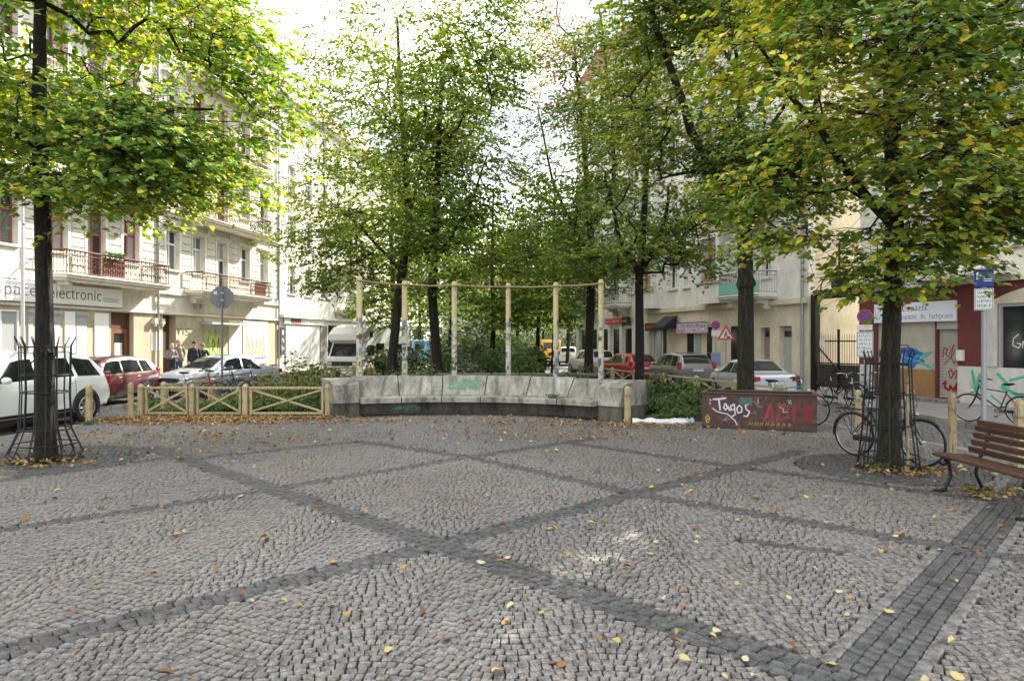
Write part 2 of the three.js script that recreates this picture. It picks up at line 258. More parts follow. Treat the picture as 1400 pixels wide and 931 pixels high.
{
  const root = new THREE.Group(); root.name = 'plaza_paving'; root.userData = { kind: 'structure', label: 'plaza paved with small granite cobbles and dark crossing bands' }; scene.add(root);
  const seenPx = (s) => { const d = -s.z; if (d < 3.2 || Math.abs(s.x / d) > 0.735 || (EYE / d) > 0.487) return 0; return s.w * s.l / (d * d * d); };
  const order = stones.map((s) => [seenPx(s), s]).sort((a, b) => b[0] - a[0]);
  const near = order.slice(0, 300).map((o) => o[1]), rest = order.slice(300).map((o) => o[1]);
  const m4 = new THREE.Matrix4(), q = new THREE.Quaternion(), e = new THREE.Euler(), r = rng(5);
  const pose = (s) => { e.set((r() - 0.5) * 0.07, s.turn + (s.k > 0.5 ? Math.PI : 0), (r() - 0.5) * 0.07); q.setFromEuler(e); return m4.compose(V(s.x, s.y, s.z), q, V(s.w, s.h, s.l)); };
  const tones = [];                                       // the near stones share a small set of tones
  const toneFor = (c) => { let best = null, bd = 1e9; for (const t of tones) { const dd = Math.abs(t.c[0] - c[0]) + Math.abs(t.c[1] - c[1]) + Math.abs(t.c[2] - c[2]); if (dd < bd) { bd = dd; best = t; } } if (!best || (bd > 0.03 && tones.length < 28)) { const m = cobbleMat.clone(); m.color.setRGB(...c); best = { c, m }; tones.push(best); } return best.m; };
  for (const s of near) { const m = part(root, 'cobble', cobbleGeos[Math.floor(s.k * 6)], toneFor(stoneTint(s))); pose(s).decompose(m.position, m.quaternion, m.scale); }
  for (let g = 0; g < 6; g++) {
    const list = rest.filter((s) => Math.floor(s.k * 6) === g), im = new THREE.InstancedMesh(cobbleGeos[g], cobbleMat, list.length); im.name = 'small_cobbles'; im.userData = { kind: 'stuff' };
    list.forEach((s, i) => { im.setMatrixAt(i, pose(s)); im.setColorAt(i, col(...stoneTint(s))); }); root.add(im);
  }
  console.log('cobbles', stones.length);
}
// larger setts on the two carriageways
function setts(name, label, fL, fR, d0, d1, y, seed) {
  const r = rng(seed), list = [], S = 0.155;
  for (let d = d0; d < d1; d += S) { const x0 = fL(d) + 0.06, x1 = fR(d) - 0.06; for (let x = x0 + r() * 0.1; x < x1;) { const w = 0.13 + r() * 0.09; if (Math.abs(x) < 0.85 * d + 2) list.push([x + w / 2, -d - 0.12 * noise3.noise(x * 0.6, d * 0.3, 1), w, r()]); x += w; } }
  const im = new THREE.InstancedMesh(cobbleGeos[2], cobbleMat, list.length), m4 = new THREE.Matrix4(), q = new THREE.Quaternion(), e = new THREE.Euler();
  list.forEach(([x, z, w, k], i) => { e.set((r() - 0.5) * 0.06, (r() - 0.5) * 0.1 + (k > 0.5 ? Math.PI : 0), (r() - 0.5) * 0.06); m4.compose(V(x, y + (r() - 0.5) * 0.012, z), q.setFromEuler(e), V(w * 0.95, 0.06, S * 0.93)); im.setMatrixAt(i, m4); const a = 0.19 + (k - 0.5) * 0.10 + noise3.noise(x * 0.4, 5, z * 0.4) * 0.05; im.setColorAt(i, col(a * 1.02, a, a * 0.98)); });
  im.name = name; im.userData = { kind: 'stuff', label }; scene.add(im);
}
setts('left_road_setts', 'grey granite setts of the carriageway below the pale apartment house', kerbL, edgeL, 9, 44, ROAD_L, 3);
setts('right_road_setts', 'grey granite setts of the carriageway below the burgundy shop', edgeR, kerbR, 8, 44, ROAD_R, 4);
// ------------------------------------------------------------------ houses
// Each house stands in a frame of its own: x along the front (away from or towards the eye, left to right as one faces it), z out of the wall.
const LD = 1.0106, RD = 1.0628;
const dL = (px) => 20.78 / (0.146 - (px - CX) / F), sL = (px) => (dL(px) - 23.68) * LD, hL = (px, py) => (HY - py) * dL(px) / F + EYE;
const dR = (px) => 21.9 / ((px - CX) / F + 0.36), sR = (px) => -(dR(px) - 20.06) * RD, hR = (px, py) => (HY - py) * dR(px) / F + EYE;
const turnL = Math.atan2(0.9895, 0.1445), turnR = Math.atan2(-0.9409, 0.3387);
const originL = [facadeL(23.68), 0, -23.68], originR = [facadeR(20.06), 0, -20.06];
const boxL = (a, b, c, d) => { const m = (a + c) / 2; return [sL(a), sL(c), hL(m, d), hL(m, b)]; };
const boxR = (a, b, c, d) => { const m = (a + c) / 2; return [sR(a), sR(c), hR(m, d), hR(m, b)]; };   // [s0, s1, y0, y1] from a pixel rectangle
function canvasTex(w, h, draw) { const c = document.createElement('canvas'); c.width = w; c.height = h; draw(c.getContext('2d'), w, h); const t = new THREE.CanvasTexture(c); t.colorSpace = THREE.SRGBColorSpace; t.magFilter = THREE.LinearFilter; return t; }
const print = (t, rough = 0.7) => new THREE.MeshStandardMaterial({ map: t, roughness: rough });
const paint = (t, rough = 0.7) => new THREE.MeshStandardMaterial({ map: t, roughness: rough, transparent: true });
const plane = (x0, x1, y0, y1, z) => new THREE.PlaneGeometry(x1 - x0, y1 - y0).translate((x0 + x1) / 2, (y0 + y1) / 2, z);
// rows of small unreadable marks, as the far signs show them
function marks(c, x, y, w, h, color, n, seed) { const r = rng(seed); c.strokeStyle = color; c.lineCap = c.lineJoin = 'round'; c.lineWidth = h * 0.16; const q = w / n; for (let i = 0; i < n; i++) { if (r() < 0.12) continue; c.beginPath(); const x0 = x + i * q + q * 0.15, k = 3 + Math.floor(r() * 3); for (let j = 0; j < k; j++) { const px = x0 + r() * q * 0.7, py = y + (0.15 + r() * 0.75) * h; j ? c.lineTo(px, py) : c.moveTo(px, py); } c.stroke(); } }
function wallGeo(x0, x1, y0, y1, holes, depth) {
  const s = new THREE.Shape([[x0, y0], [x1, y0], [x1, y1], [x0, y1]].map(([a, b]) => new THREE.Vector2(a, b)));
  for (const [a, b, c, d] of holes) s.holes.push(new THREE.Path([[a, c], [a, d], [b, d], [b, c]].map(([p, q]) => new THREE.Vector2(p, q))));
  return metreUV(new THREE.ExtrudeGeometry(s, { depth, bevelEnabled: false }).translate(0, 0, -depth));
}
const windowGeos = new Map();
function windowAt(parent, [x0, x1, y0, y1], frameMat, paneMats, o = {}) {
  const w = x1 - x0, h = y1 - y0, key = [w.toFixed(2), h.toFixed(2), o.lights ?? 2, o.transom ?? 0.66].join();
  if (!windowGeos.has(key)) {
    const t = 0.055, n = o.lights ?? 2, ty = h * (o.transom ?? 0.66), fr = [box(0, t, 0, h, -0.05, 0.02), box(w - t, w, 0, h, -0.05, 0.02), box(t, w - t, 0, t, -0.05, 0.02), box(t, w - t, h - t, h, -0.05, 0.02)], panes = [];
    if (o.transom !== 0) fr.push(box(t, w - t, ty - 0.045, ty + 0.045, -0.05, 0.035));
    const rows = o.transom === 0 ? [[t, h - t]] : [[t, ty - 0.045], [ty + 0.045, h - t]];
    for (const [a, b] of rows) { for (let i = 1; i < n; i++) { const c = t + (w - 2 * t) * i / n; fr.push(box(c - 0.03, c + 0.03, a, b, -0.05, 0.028)); } for (let i = 0; i < n; i++) { const c = t + (w - 2 * t) * i / n + (i ? 0.03 : 0), e = t + (w - 2 * t) * (i + 1) / n - (i < n - 1 ? 0.03 : 0); panes.push(box(c + 0.004, e - 0.004, a + 0.004, b - 0.004, -0.035, -0.022)); } }
    windowGeos.set(key, { frame: merge(fr), panes });
  }
  const g = windowGeos.get(key), win = part(parent, 'window', g.frame, frameMat); win.position.set(x0, y0, -(o.deep ?? 0.16));
  g.panes.forEach((p, i) => part(win, 'pane', p, paneMats[(i + (o.k ?? 0)) % paneMats.length]));
  if (o.sill !== false) part(win, 'sill', box(-0.10, w + 0.10, -0.09, -0.004, -0.02, (o.deep ?? 0.16) + 0.09), o.trim ?? M.white);
  if (o.surround) { const q = o.deep ?? 0.16, s = [box(-0.15, -0.004, -0.004, h + 0.06, q - 0.02, q + 0.05), box(w + 0.004, w + 0.15, -0.004, h + 0.06, q - 0.02, q + 0.05), box(-0.20, w + 0.20, h + 0.062, h + 0.16, q - 0.02, q + 0.08), box(-0.26, w + 0.26, h + 0.162, h + 0.22, q - 0.02, q + 0.16)]; part(win, 'surround', s, o.trim ?? M.white); }
  return win;
}
function scroll(cx, cy, r, z, flip) { const p = []; for (let i = 0; i <= 12; i++) { const a = i / 12 * 4.6, q = r * (1 - i / 15); p.push([cx + flip * Math.cos(a) * q, cy + Math.sin(a) * q, z, 0.013]); } return tube(p, 3, false); }
function railingGeo(w, h, deep) {
  const g = [], posts = [[-w / 2, 0], [-w / 2, deep], [w / 2, deep], [w / 2, 0]];
  for (let k = 0; k < 3; k++) {
    const [ax, az] = posts[k], [bx, bz] = posts[k + 1], L = Math.hypot(bx - ax, bz - az), n = Math.max(2, Math.round(L / 0.13));
    for (const y of [0.06, h * 0.82, h]) g.push(rod([ax, y, az], [bx, y, bz], y === h ? 0.036 : 0.018, 4));
    for (let i = 0; i <= n; i++) { const x = lerp(ax, bx, i / n), z = lerp(az, bz, i / n); g.push(rod([x, 0, z], [x, h, z], i === 0 || i === n ? 0.018 : 0.012, 3)); }
    if (k === 1) for (let i = 0; i < n - 1; i += 2) { const x = lerp(ax, bx, (i + 1) / n); g.push(scroll(x - 0.05, h * 0.30, 0.13, az + 0.012, 1), scroll(x + 0.05, h * 0.56, 0.12, az + 0.012, -1), scroll(x, h * 0.9, 0.06, az, 1)); }
  }
  return merge(g);
}
function balcony(parent, x0, x1, y, deep, slabMat, railMat, h = 0.86) {
  const w = x1 - x0, slab = part(parent, 'balcony', [rbox(-w / 2, w / 2, -0.16, 0, 0.003, deep, 0.02), rbox(-w / 2 - 0.04, w / 2 + 0.04, -0.06, -0.012, deep, deep + 0.05, 0.01), box(-w / 2 + 0.1, w / 2 - 0.1, -0.24, -0.16, 0.003, deep - 0.12)], slabMat);
  slab.position.set((x0 + x1) / 2, y, 0); part(slab, 'railing', railingGeo(w - 0.1, h, deep - 0.06), railMat);
  for (const s of [-1, 1]) part(slab, 'bracket', [box(s * (w / 2 - 0.5) - 0.1, s * (w / 2 - 0.5) + 0.1, -0.40, -0.242, 0.003, deep * 0.7), box(s * (w / 2 - 0.5) - 0.08, s * (w / 2 - 0.5) + 0.08, -0.62, -0.402, 0.003, deep * 0.35)], slabMat);
  return slab;
}
function roofPart(parent, x0, x1, y, depth, rise, m) {   // mansard: a trapezium swept along the front
  const pr = [[0.32, y], [-1.6, y + rise], [-depth + 1.6, y + rise], [-depth, y]], pos = [], idx = [];
  for (const x of [x0, x1]) for (const [z, yy] of pr) pos.push(x, yy, z);
  idx.push(0, 4, 1, 1, 4, 5, 1, 5, 2, 2, 5, 6, 2, 6, 3, 3, 6, 7, 0, 1, 2, 0, 2, 3, 4, 6, 5, 4, 7, 6, 0, 3, 4, 4, 3, 7);
  const g = new THREE.BufferGeometry(); g.setAttribute('position', new THREE.Float32BufferAttribute(pos, 3)); g.setIndex(idx); const q = g.toNonIndexed(); q.computeVertexNormals(); return part(parent, 'roof', metreUV(q), m);
}
const plaster = worn(0.72, 0.69, 0.625), plasterPale = worn(0.77, 0.74, 0.68), groundBeige = worn(0.48, 0.42, 0.315), stuccoWhite = worn(0.78, 0.76, 0.71), rustIron = mat(0.10, 0.05, 0.038, 0.75), roofTile = mat(0.20, 0.08, 0.05, 0.8), redFrame = mat(0.30, 0.09, 0.075, 0.55), whiteFrame = mat(0.72, 0.72, 0.70, 0.5), greyFrame = mat(0.35, 0.34, 0.33, 0.6);
const panesA = [M.glassPale, M.glassMid, M.glassCurtain, M.glassDark, M.glassMid, M.glassPale, M.glassDark];
// ---- pale apartment house with the electronics shop
const houseA = thing('apartment_house', 'cream rusticated apartment house with iron balconies above the electronics shop', 'house', originL, turnL);
{
  const X0 = -9, X1 = 19.95, levels = [4.25, 7.8, 11.35, 14.9], TOP = 18.5;
  const axes = [-6.6, -4.4, -2.1, 0.15, 2.4, 4.4, 6.45, 9.3, 11.4, 13.5, 15.8, 17.9], inB = (s, b) => s > b[0] && s < b[1], bal = [[1.75, 7.7], [10.2, 17.1], [-8.5, -3.4]];
  const holes = [], wins = [];
  levels.forEach((y, f) => axes.forEach((s, k) => { const door = Math.abs(s - 4.4) < 0.1 || Math.abs(s - 13.5) < 0.1 || Math.abs(s + 6.6) < 0.1, y0 = y + (door ? 0.05 : 0.88), y1 = y + 2.72; holes.push([s - 0.5, s + 0.5, y0, y1]); wins.push([[s - 0.5, s + 0.5, y0, y1], f, k]); }));
  const d1 = boxL(151, 428, 182, 500), d2 = boxL(222, 436, 240, 520); d1[2] = 0.12; d2[2] = 0.02; d1[3] = d2[3] = 2.98;
  part(houseA, 'wall', wallGeo(X0, X1, 3.12, TOP, holes, 0.4), plaster);
  part(houseA, 'ground_storey_wall', wallGeo(X0, X1, 0, 3.116, [[d1[0], d1[1], 0.12, 2.98], [d2[0], d2[1], 0.02, 2.98]], 0.4), groundBeige);
  part(houseA, 'rear_wall', box(X0, X1, 0, TOP, -11, -0.403), plasterPale);
  roofPart(houseA, X0, X1, TOP + 0.45, 11.2, 2.2, roofTile);
  part(houseA, 'cornice', [box(X0, X1, TOP + 0.002, TOP + 0.18, -0.3, 0.18), box(X0, X1, TOP + 0.182, TOP + 0.32, -0.3, 0.40), box(X0, X1, TOP + 0.322, TOP + 0.448, -0.3, 0.52)], plasterPale);
  for (let s = X0 + 0.4; s < X1; s += 0.8) part(houseA, 'cornice_bracket', box(s, s + 0.2, TOP - 0.22, TOP, 0.003, 0.30), plasterPale);
  part(houseA, 'ledge', [box(X0, X1, 3.02, 3.115, 0.003, 0.10), box(X0, X1, 3.94, 4.06, 0.003, 0.10)], plasterPale);
  part(houseA, 'string_course', [box(X0, X1, 7.60, 7.74, 0.003, 0.12), box(X0, X1, 7.742, 7.80, 0.003, 0.20)], plasterPale);
  part(houseA, 'string_course', [box(X0, X1, 11.20, 11.32, 0.003, 0.10)], plasterPale); part(houseA, 'string_course', [box(X0, X1, 14.76, 14.88, 0.003, 0.10)], plasterPale);
  wins.forEach(([b, f, k]) => windowAt(houseA, b, [3, 4, 5, 6].includes(k) || f > 0 && k % 5 > 2 ? redFrame : whiteFrame, panesA, { surround: true, trim: plasterPale, k: k + f, deep: 0.2 }));
  // rusticated courses between the windows of the first two floors
  const xs = [X0, ...axes.flatMap((s) => [s - 0.67, s + 0.67]), X1];
  for (const [ya, yb] of [[4.35, 7.55], [7.95, 11.1]]) { const n = 9, h = (yb - ya) / n; for (let i = 0; i < xs.length; i += 2) { if (xs[i + 1] - xs[i] < 0.2 || xs[i + 1] < -3) continue; const g = rbox(xs[i] + 0.02, xs[i + 1] - 0.02, 0, h - 0.045, 0.003, 0.045, 0.012); for (let j = 0; j < n; j++) part(houseA, 'course', g, plaster).position.y = ya + j * h; } }
  for (const y of levels) for (const b of bal) { const sl = balcony(houseA, b[0], b[1], y, 1.0, plasterPale, rustIron); if (y === levels[0] && b[0] > 0) { const q = b[0] < 5 ? -1.1 : 1.6; part(sl, 'wind_screen', box(q, q + 1.25, 0.08, 0.78, 0.905, 0.915), mat(0.26, 0.10, 0.06, 0.85)); } }
  part(houseA, 'downpipe', rod([8.15, 0.1, 0.09], [8.15, TOP - 0.2, 0.09], 0.055, 8), M.galv); part(houseA, 'downpipe', rod([19.7, 0.1, 0.09], [19.7, TOP - 0.2, 0.09], 0.055, 8), M.galv);
  // ground storey: shop window, roller shutters, posters, doors
  const sheetPart = (name, r, z, m, t = 0.03) => part(houseA, name, box(r[0], r[1], r[2], r[3], z, z + t), m);
  const low = (a, c) => { const b = boxL(a, 427, c, 490); b[2] = 0.45; b[3] = 2.9; return b; };
  const sw = low(-30, 22); windowAt(houseA, [sw[0], sw[1], 0.7, 2.85], whiteFrame, [M.glassPale], { lights: 2, transom: 0, deep: -0.06, sill: false });
  const shutter = mat(0.45, 0.47, 0.50, 0.5, { metalness: 0.3 });
  const roller = (a, c, m = shutter) => { const b = low(a, c), root = part(houseA, 'roller_shutter', box(b[0], b[1], 2.78, 2.9, 0.003, 0.12), m); for (let y = 0.5; y < 2.76; y += 0.115) part(root, 'slat', rbox(b[0] + 0.02, b[1] - 0.02, y, y + 0.108, 0.004, 0.04, 0.012), m); return b; };
  roller(65, 81); roller(102, 117); roller(36, 44);
  const posterTex = (kind) => canvasTex(128, 256, (c, w, h) => { c.fillStyle = '#e9e9e6'; c.fillRect(0, 0, w, h); c.fillStyle = '#333'; if (kind === 0) { c.fillStyle = '#8b8f95'; c.beginPath(); c.ellipse(64, 130, 26, 18, 0, 0, 7); c.fill(); c.fillStyle = '#3a3d42'; c.fillRect(34, 138, 58, 8); } else { c.lineWidth = 7; c.strokeStyle = '#26282b'; c.strokeRect(30, 160, 22, 26); c.strokeRect(72, 160, 18, 26); c.clearRect; c.fillRect(98, 176, 16, 16); c.fillRect(20, 205, 46, 8); c.fillStyle = '#888'; for (let i = 0; i < 5; i++) c.fillRect(56, 22 + i * 16, 40 - i * 5, 4); } });
  sheetPart('poster_panel', low(87, 101), 0.005, print(posterTex(0))); sheetPart('poster_panel', low(128, 147), 0.005, print(posterTex(1)));
  const wood = worn(0.20, 0.075, 0.03, 0.5), woodDark = worn(0.10, 0.035, 0.02, 0.55);
  const door = part(houseA, 'door', [box(d1[0], d1[0] + 0.25, 0.12, 2.98, -0.30, -0.2), box(d1[1] - 0.15, d1[1], 0.12, 2.98, -0.30, -0.2), box(d1[0] + 0.25, d1[1] - 0.15, 2.3, 2.98, -0.30, -0.22)], woodDark), w1 = d1[1] - d1[0];
  part(door, 'door_leaf', wallGeo(d1[0] + 0.26, d1[1] - 0.16, 0.12, 2.29, [[d1[0] + 0.42, d1[1] - 0.32, 0.75, 2.1]], 0.06).translate(0, 0, -0.2), wood); part(door, 'pane', box(d1[0] + 0.42, d1[1] - 0.32, 0.75, 2.1, -0.25, -0.235), M.glassDark); part(door, 'notice', box(d1[0] + 0.5, d1[1] - 0.42, 0.9, 1.7, -0.232, -0.228), M.white); part(door, 'handle', rod([d1[0] + 0.33, 1.15, -0.18], [d1[0] + 0.33, 1.35, -0.18], 0.015), M.steel);
  part(houseA, 'step', box(d1[0], d1[1], 0, 0.118, -0.4, 0.15), M.granite);
  const entry = part(houseA, 'entrance', [box(d2[0], d2[1], 0.02, 2.98, -0.39, -0.36), box(d2[0], d2[0] + 0.08, 0.02, 2.98, -0.358, -0.05)], woodDark); part(entry, 'pane', box(d2[0] + 0.2, d2[0] + 0.7, 1.0, 2.2, -0.356, -0.35), M.glassPale);
  const pb = boxL(206, 455, 220, 480); sheetPart('notice', pb, 0.005, M.white, 0.01); for (const px of [208, 218]) { const s = sL(px); part(houseA, 'wall_lamp', [box(s - 0.1, s + 0.1, 2.55, 2.8, 0.003, 0.2), box(s - 0.06, s + 0.06, 2.45, 2.548, 0.05, 0.16)], mat(0.6, 0.57, 0.48, 0.5)); }
  const graf = (draw, w = 256, h = 256) => paint(canvasTex(w, h, draw));
  const tagStroke = (c, pts, color, lw) => { c.strokeStyle = color; c.lineWidth = lw; c.lineCap = c.lineJoin = 'round'; c.beginPath(); pts.forEach(([x, y], i) => (i ? c.lineTo(x, y) : c.moveTo(x, y))); c.stroke(); };
  const g1 = boxL(240, 446, 262, 462); part(houseA, 'graffiti', plane(g1[0], g1[1], g1[2], g1[3], 0.006), graf((c) => { tagStroke(c, [[20, 60], [40, 190], [50, 90], [90, 60]], '#2c3a36', 16); tagStroke(c, [[110, 90], [108, 190]], '#2c3a36', 16); tagStroke(c, [[210, 60], [150, 80], [160, 130], [215, 150], [200, 200], [140, 200]], '#2c3a36', 16); }));
  const g2 = low(278, 300); sheetPart('boarded_window', g2, 0.005, worn(0.55, 0.55, 0.52)); part(houseA, 'graffiti', plane(g2[0], g2[1], g2[2] + 0.2, g2[3] - 0.5, 0.038), graf((c) => { c.globalAlpha = 0.8; for (let i = 0; i < 40; i++) { c.fillStyle = ['#b4c46a', '#c5cf8a', '#a3b54e'][i % 3]; c.beginPath(); c.ellipse(20 + (i * 53 % 216), 30 + (i * 37 % 200), 34, 22, i, 0, 7); c.fill(); } c.globalAlpha = 1; tagStroke(c, [[30, 210], [60, 60], [90, 200], [60, 140]], '#6f8f2a', 14); tagStroke(c, [[120, 200], [130, 80], [170, 120], [130, 150], [190, 200]], '#4f6a20', 14); tagStroke(c, [[200, 190], [220, 70], [245, 190]], '#33421a', 12); }));
  const g3 = low(331, 365); sheetPart('boarded_window', g3, 0.005, worn(0.70, 0.68, 0.64)); part(houseA, 'graffiti', plane(g3[0] + 0.05, g3[1] - 0.1, g3[2] + 0.15, g3[3] - 0.5, 0.038), graf((c) => { for (let i = 0; i < 6; i++) { const t = (i * 31 % 17) * 4, u = (i * 13 % 7) * 5; tagStroke(c, [[20 + i * 38, 216 - u], [34 + i * 38 - u, 36 + t], [46 + i * 36, 120 + u * 2], [52 + i * 36, 220]], '#cfa878', 15); tagStroke(c, [[23 + i * 38, 222 - u], [38 + i * 38 - u, 44 + t], [57 + i * 36, 226]], '#7f6a98', 4); } tagStroke(c, [[10, 236], [246, 228]], '#6a4d96', 12); }));
  sheetPart('white_board', low(312, 329), 0.005, M.white); const aw = boxL(272, 436, 327, 442); part(houseA, 'canopy', box(aw[0], aw[1], 2.62, 2.72, 0.003, 0.7), mat(0.4, 0.38, 0.34));
  part(houseA, 'meter_box', [box(sL(264), sL(266.5), 3.35, 3.62, 0.003, 0.22), box(sL(270), sL(272.5), 3.35, 3.62, 0.003, 0.18)], mat(0.35, 0.34, 0.31, 0.5));
}
function topSheet(name, geo, m, label, category, origin, turn) { const o = top(name, geo, m, label, category); o.position.set(...origin); o.rotation.y = turn; return o; }
{ // shop sign with its lettering
  const s0 = sL(-60), s1 = sL(161), o = thing('shop_sign', 'long white fascia sign reading space electronic over the shutters', 'sign', originL, turnL);
  const t = canvasTex(2048, 160, (c, w, h) => {
    c.fillStyle = '#e4e4e2'; c.fillRect(0, 0, w, h); const P = (px) => (sL(px) - s0) / (s1 - s0) * w; c.textBaseline = 'alphabetic';
    const word = (txt, a, b, color) => { c.font = '118px sans-serif'; const m = c.measureText(txt).width; c.save(); c.translate(P(a), 116); c.scale((P(b) - P(a)) / m, 1); c.fillStyle = color; c.fillText(txt, 0, 0); c.restore(); };
    word('space', -16, 43, '#6c6a80'); word('electronic', 58, 132, '#33353b');
    c.fillStyle = '#8d8f95'; c.fillRect(P(134), 84, P(157) - P(134), 7); c.fillRect(P(134), 98, P(154) - P(134), 7); c.fillRect(P(134), 112, P(157) - P(134), 7);
  });
  part(o, 'board', box(s0, s1, 3.16, 3.90, 0.104, 0.20), mat(0.62, 0.62, 0.61, 0.5)); part(o, 'lettering', plane(s0 + 0.02, s1 - 0.02, 3.18, 3.88, 0.204), print(t, 0.45));
}
// ---- white house with the red script sign, further down the left street
const houseB = thing('apartment_house', 'white plastered apartment house with the red script shop sign', 'house', originL, turnL);
{
  const X0 = 20.0, X1 = 62, TOP = 16.8, levels = [4.0, 7.2, 10.4, 13.6], holes = [], wins = [];
  for (let k = 0; k < 16; k++) for (let f = 0; f < 4; f++) { const s = 21.6 + k * 2.55, y = levels[f]; holes.push([s - 0.5, s + 0.5, y + 0.8, y + 2.6]); wins.push([s - 0.5, s + 0.5, y + 0.8, y + 2.6]); }
  part(houseB, 'wall', wallGeo(X0, X1, 0, TOP, holes, 0.35), stuccoWhite); part(houseB, 'rear_wall', box(X0, X1, 0, TOP, -11, -0.353), stuccoWhite);
  part(houseB, 'cornice', [box(X0, X1, TOP + 0.002, TOP + 0.2, -0.3, 0.3), box(X0, X1, TOP + 0.202, TOP + 0.4, -0.3, 0.45)], stuccoWhite); roofPart(houseB, X0, X1, TOP + 0.402, 11, 2.2, roofTile);
  part(houseB, 'ledge', box(X0, X1, 3.25, 3.42, 0.003, 0.28), stuccoWhite);
  wins.forEach((b, i) => windowAt(houseB, b, whiteFrame, [M.glassPale, M.glassDark, M.glassMid, M.glassCurtain, M.glassMid], { k: i, trim: stuccoWhite }));
  for (const f of [0, 1, 2]) balcony(houseB, 28.5, 32, levels[f] + 0.1, 1.0, stuccoWhite, greyFrame, 0.95);
  const g = boxL(389, 445, 432, 505); const shutW = worn(0.66, 0.67, 0.68, 0.5); for (let i = 0; i < 4; i++) part(houseB, 'shop_panel', rbox(lerp(g[0], g[1], i / 4) + 0.02, lerp(g[0], g[1], (i + 1) / 4) - 0.02, 0.15, 2.75, 0.003, 0.07, 0.015), shutW);
  part(houseB, 'shop_door', box(sL(437), sL(446), 0.05, 2.8, 0.003, 0.05), mat(0.18, 0.16, 0.15, 0.5));
  for (let k = 0; k < 6; k++) part(houseB, 'shop_window', box(27.4 + k * 4.4, 30.6 + k * 4.4, 0.6, 2.9, 0.003, 0.03), M.glassDark);
}
{
  const b = boxL(386, 434, 440, 445), o = thing('shop_sign', 'white shop fascia with red script lettering on the white house', 'sign', originL, turnL), y0 = 2.86, y1 = 3.22;
  const t = canvasTex(512, 128, (c, w, h) => { c.fillStyle = '#dedcd6'; c.fillRect(0, 0, w, h); c.fillStyle = '#4a423c'; c.fillRect(70, 8, 130, 112); c.fillStyle = '#c22a1c'; c.font = 'italic bold 92px serif'; c.fillText('Fa', 84, 100); marks(c, 196, 40, 230, 66, '#d8584a', 7, 14); });
  part(o, 'board', box(b[0], b[1], y0, y1, 0.075, 0.14), M.white); part(o, 'lettering', plane(b[0], b[1], y0, y1, 0.144), print(t));
  const p = boxL(376, 448, 384, 490), n = thing('advert_board', 'narrow black upright advertising board on the house corner', 'sign', originL, turnL);
  part(n, 'board', box(p[0] + 0.4, p[1] + 0.3, 0.9, 2.6, 0.075, 0.13), M.plastic); part(n, 'print', plane(p[0] + 0.45, p[1] + 0.25, 0.95, 2.55, 0.134), print(canvasTex(64, 256, (c) => { c.fillStyle = '#23262b'; c.fillRect(0, 0, 64, 256); c.fillStyle = '#cfd3d6'; c.beginPath(); c.ellipse(32, 40, 12, 24, 0, 0, 7); c.fill(); marks(c, 14, 90, 36, 60, '#a8b4bc', 2, 3); marks(c, 14, 160, 36, 60, '#a8b4bc', 2, 4); })));
}
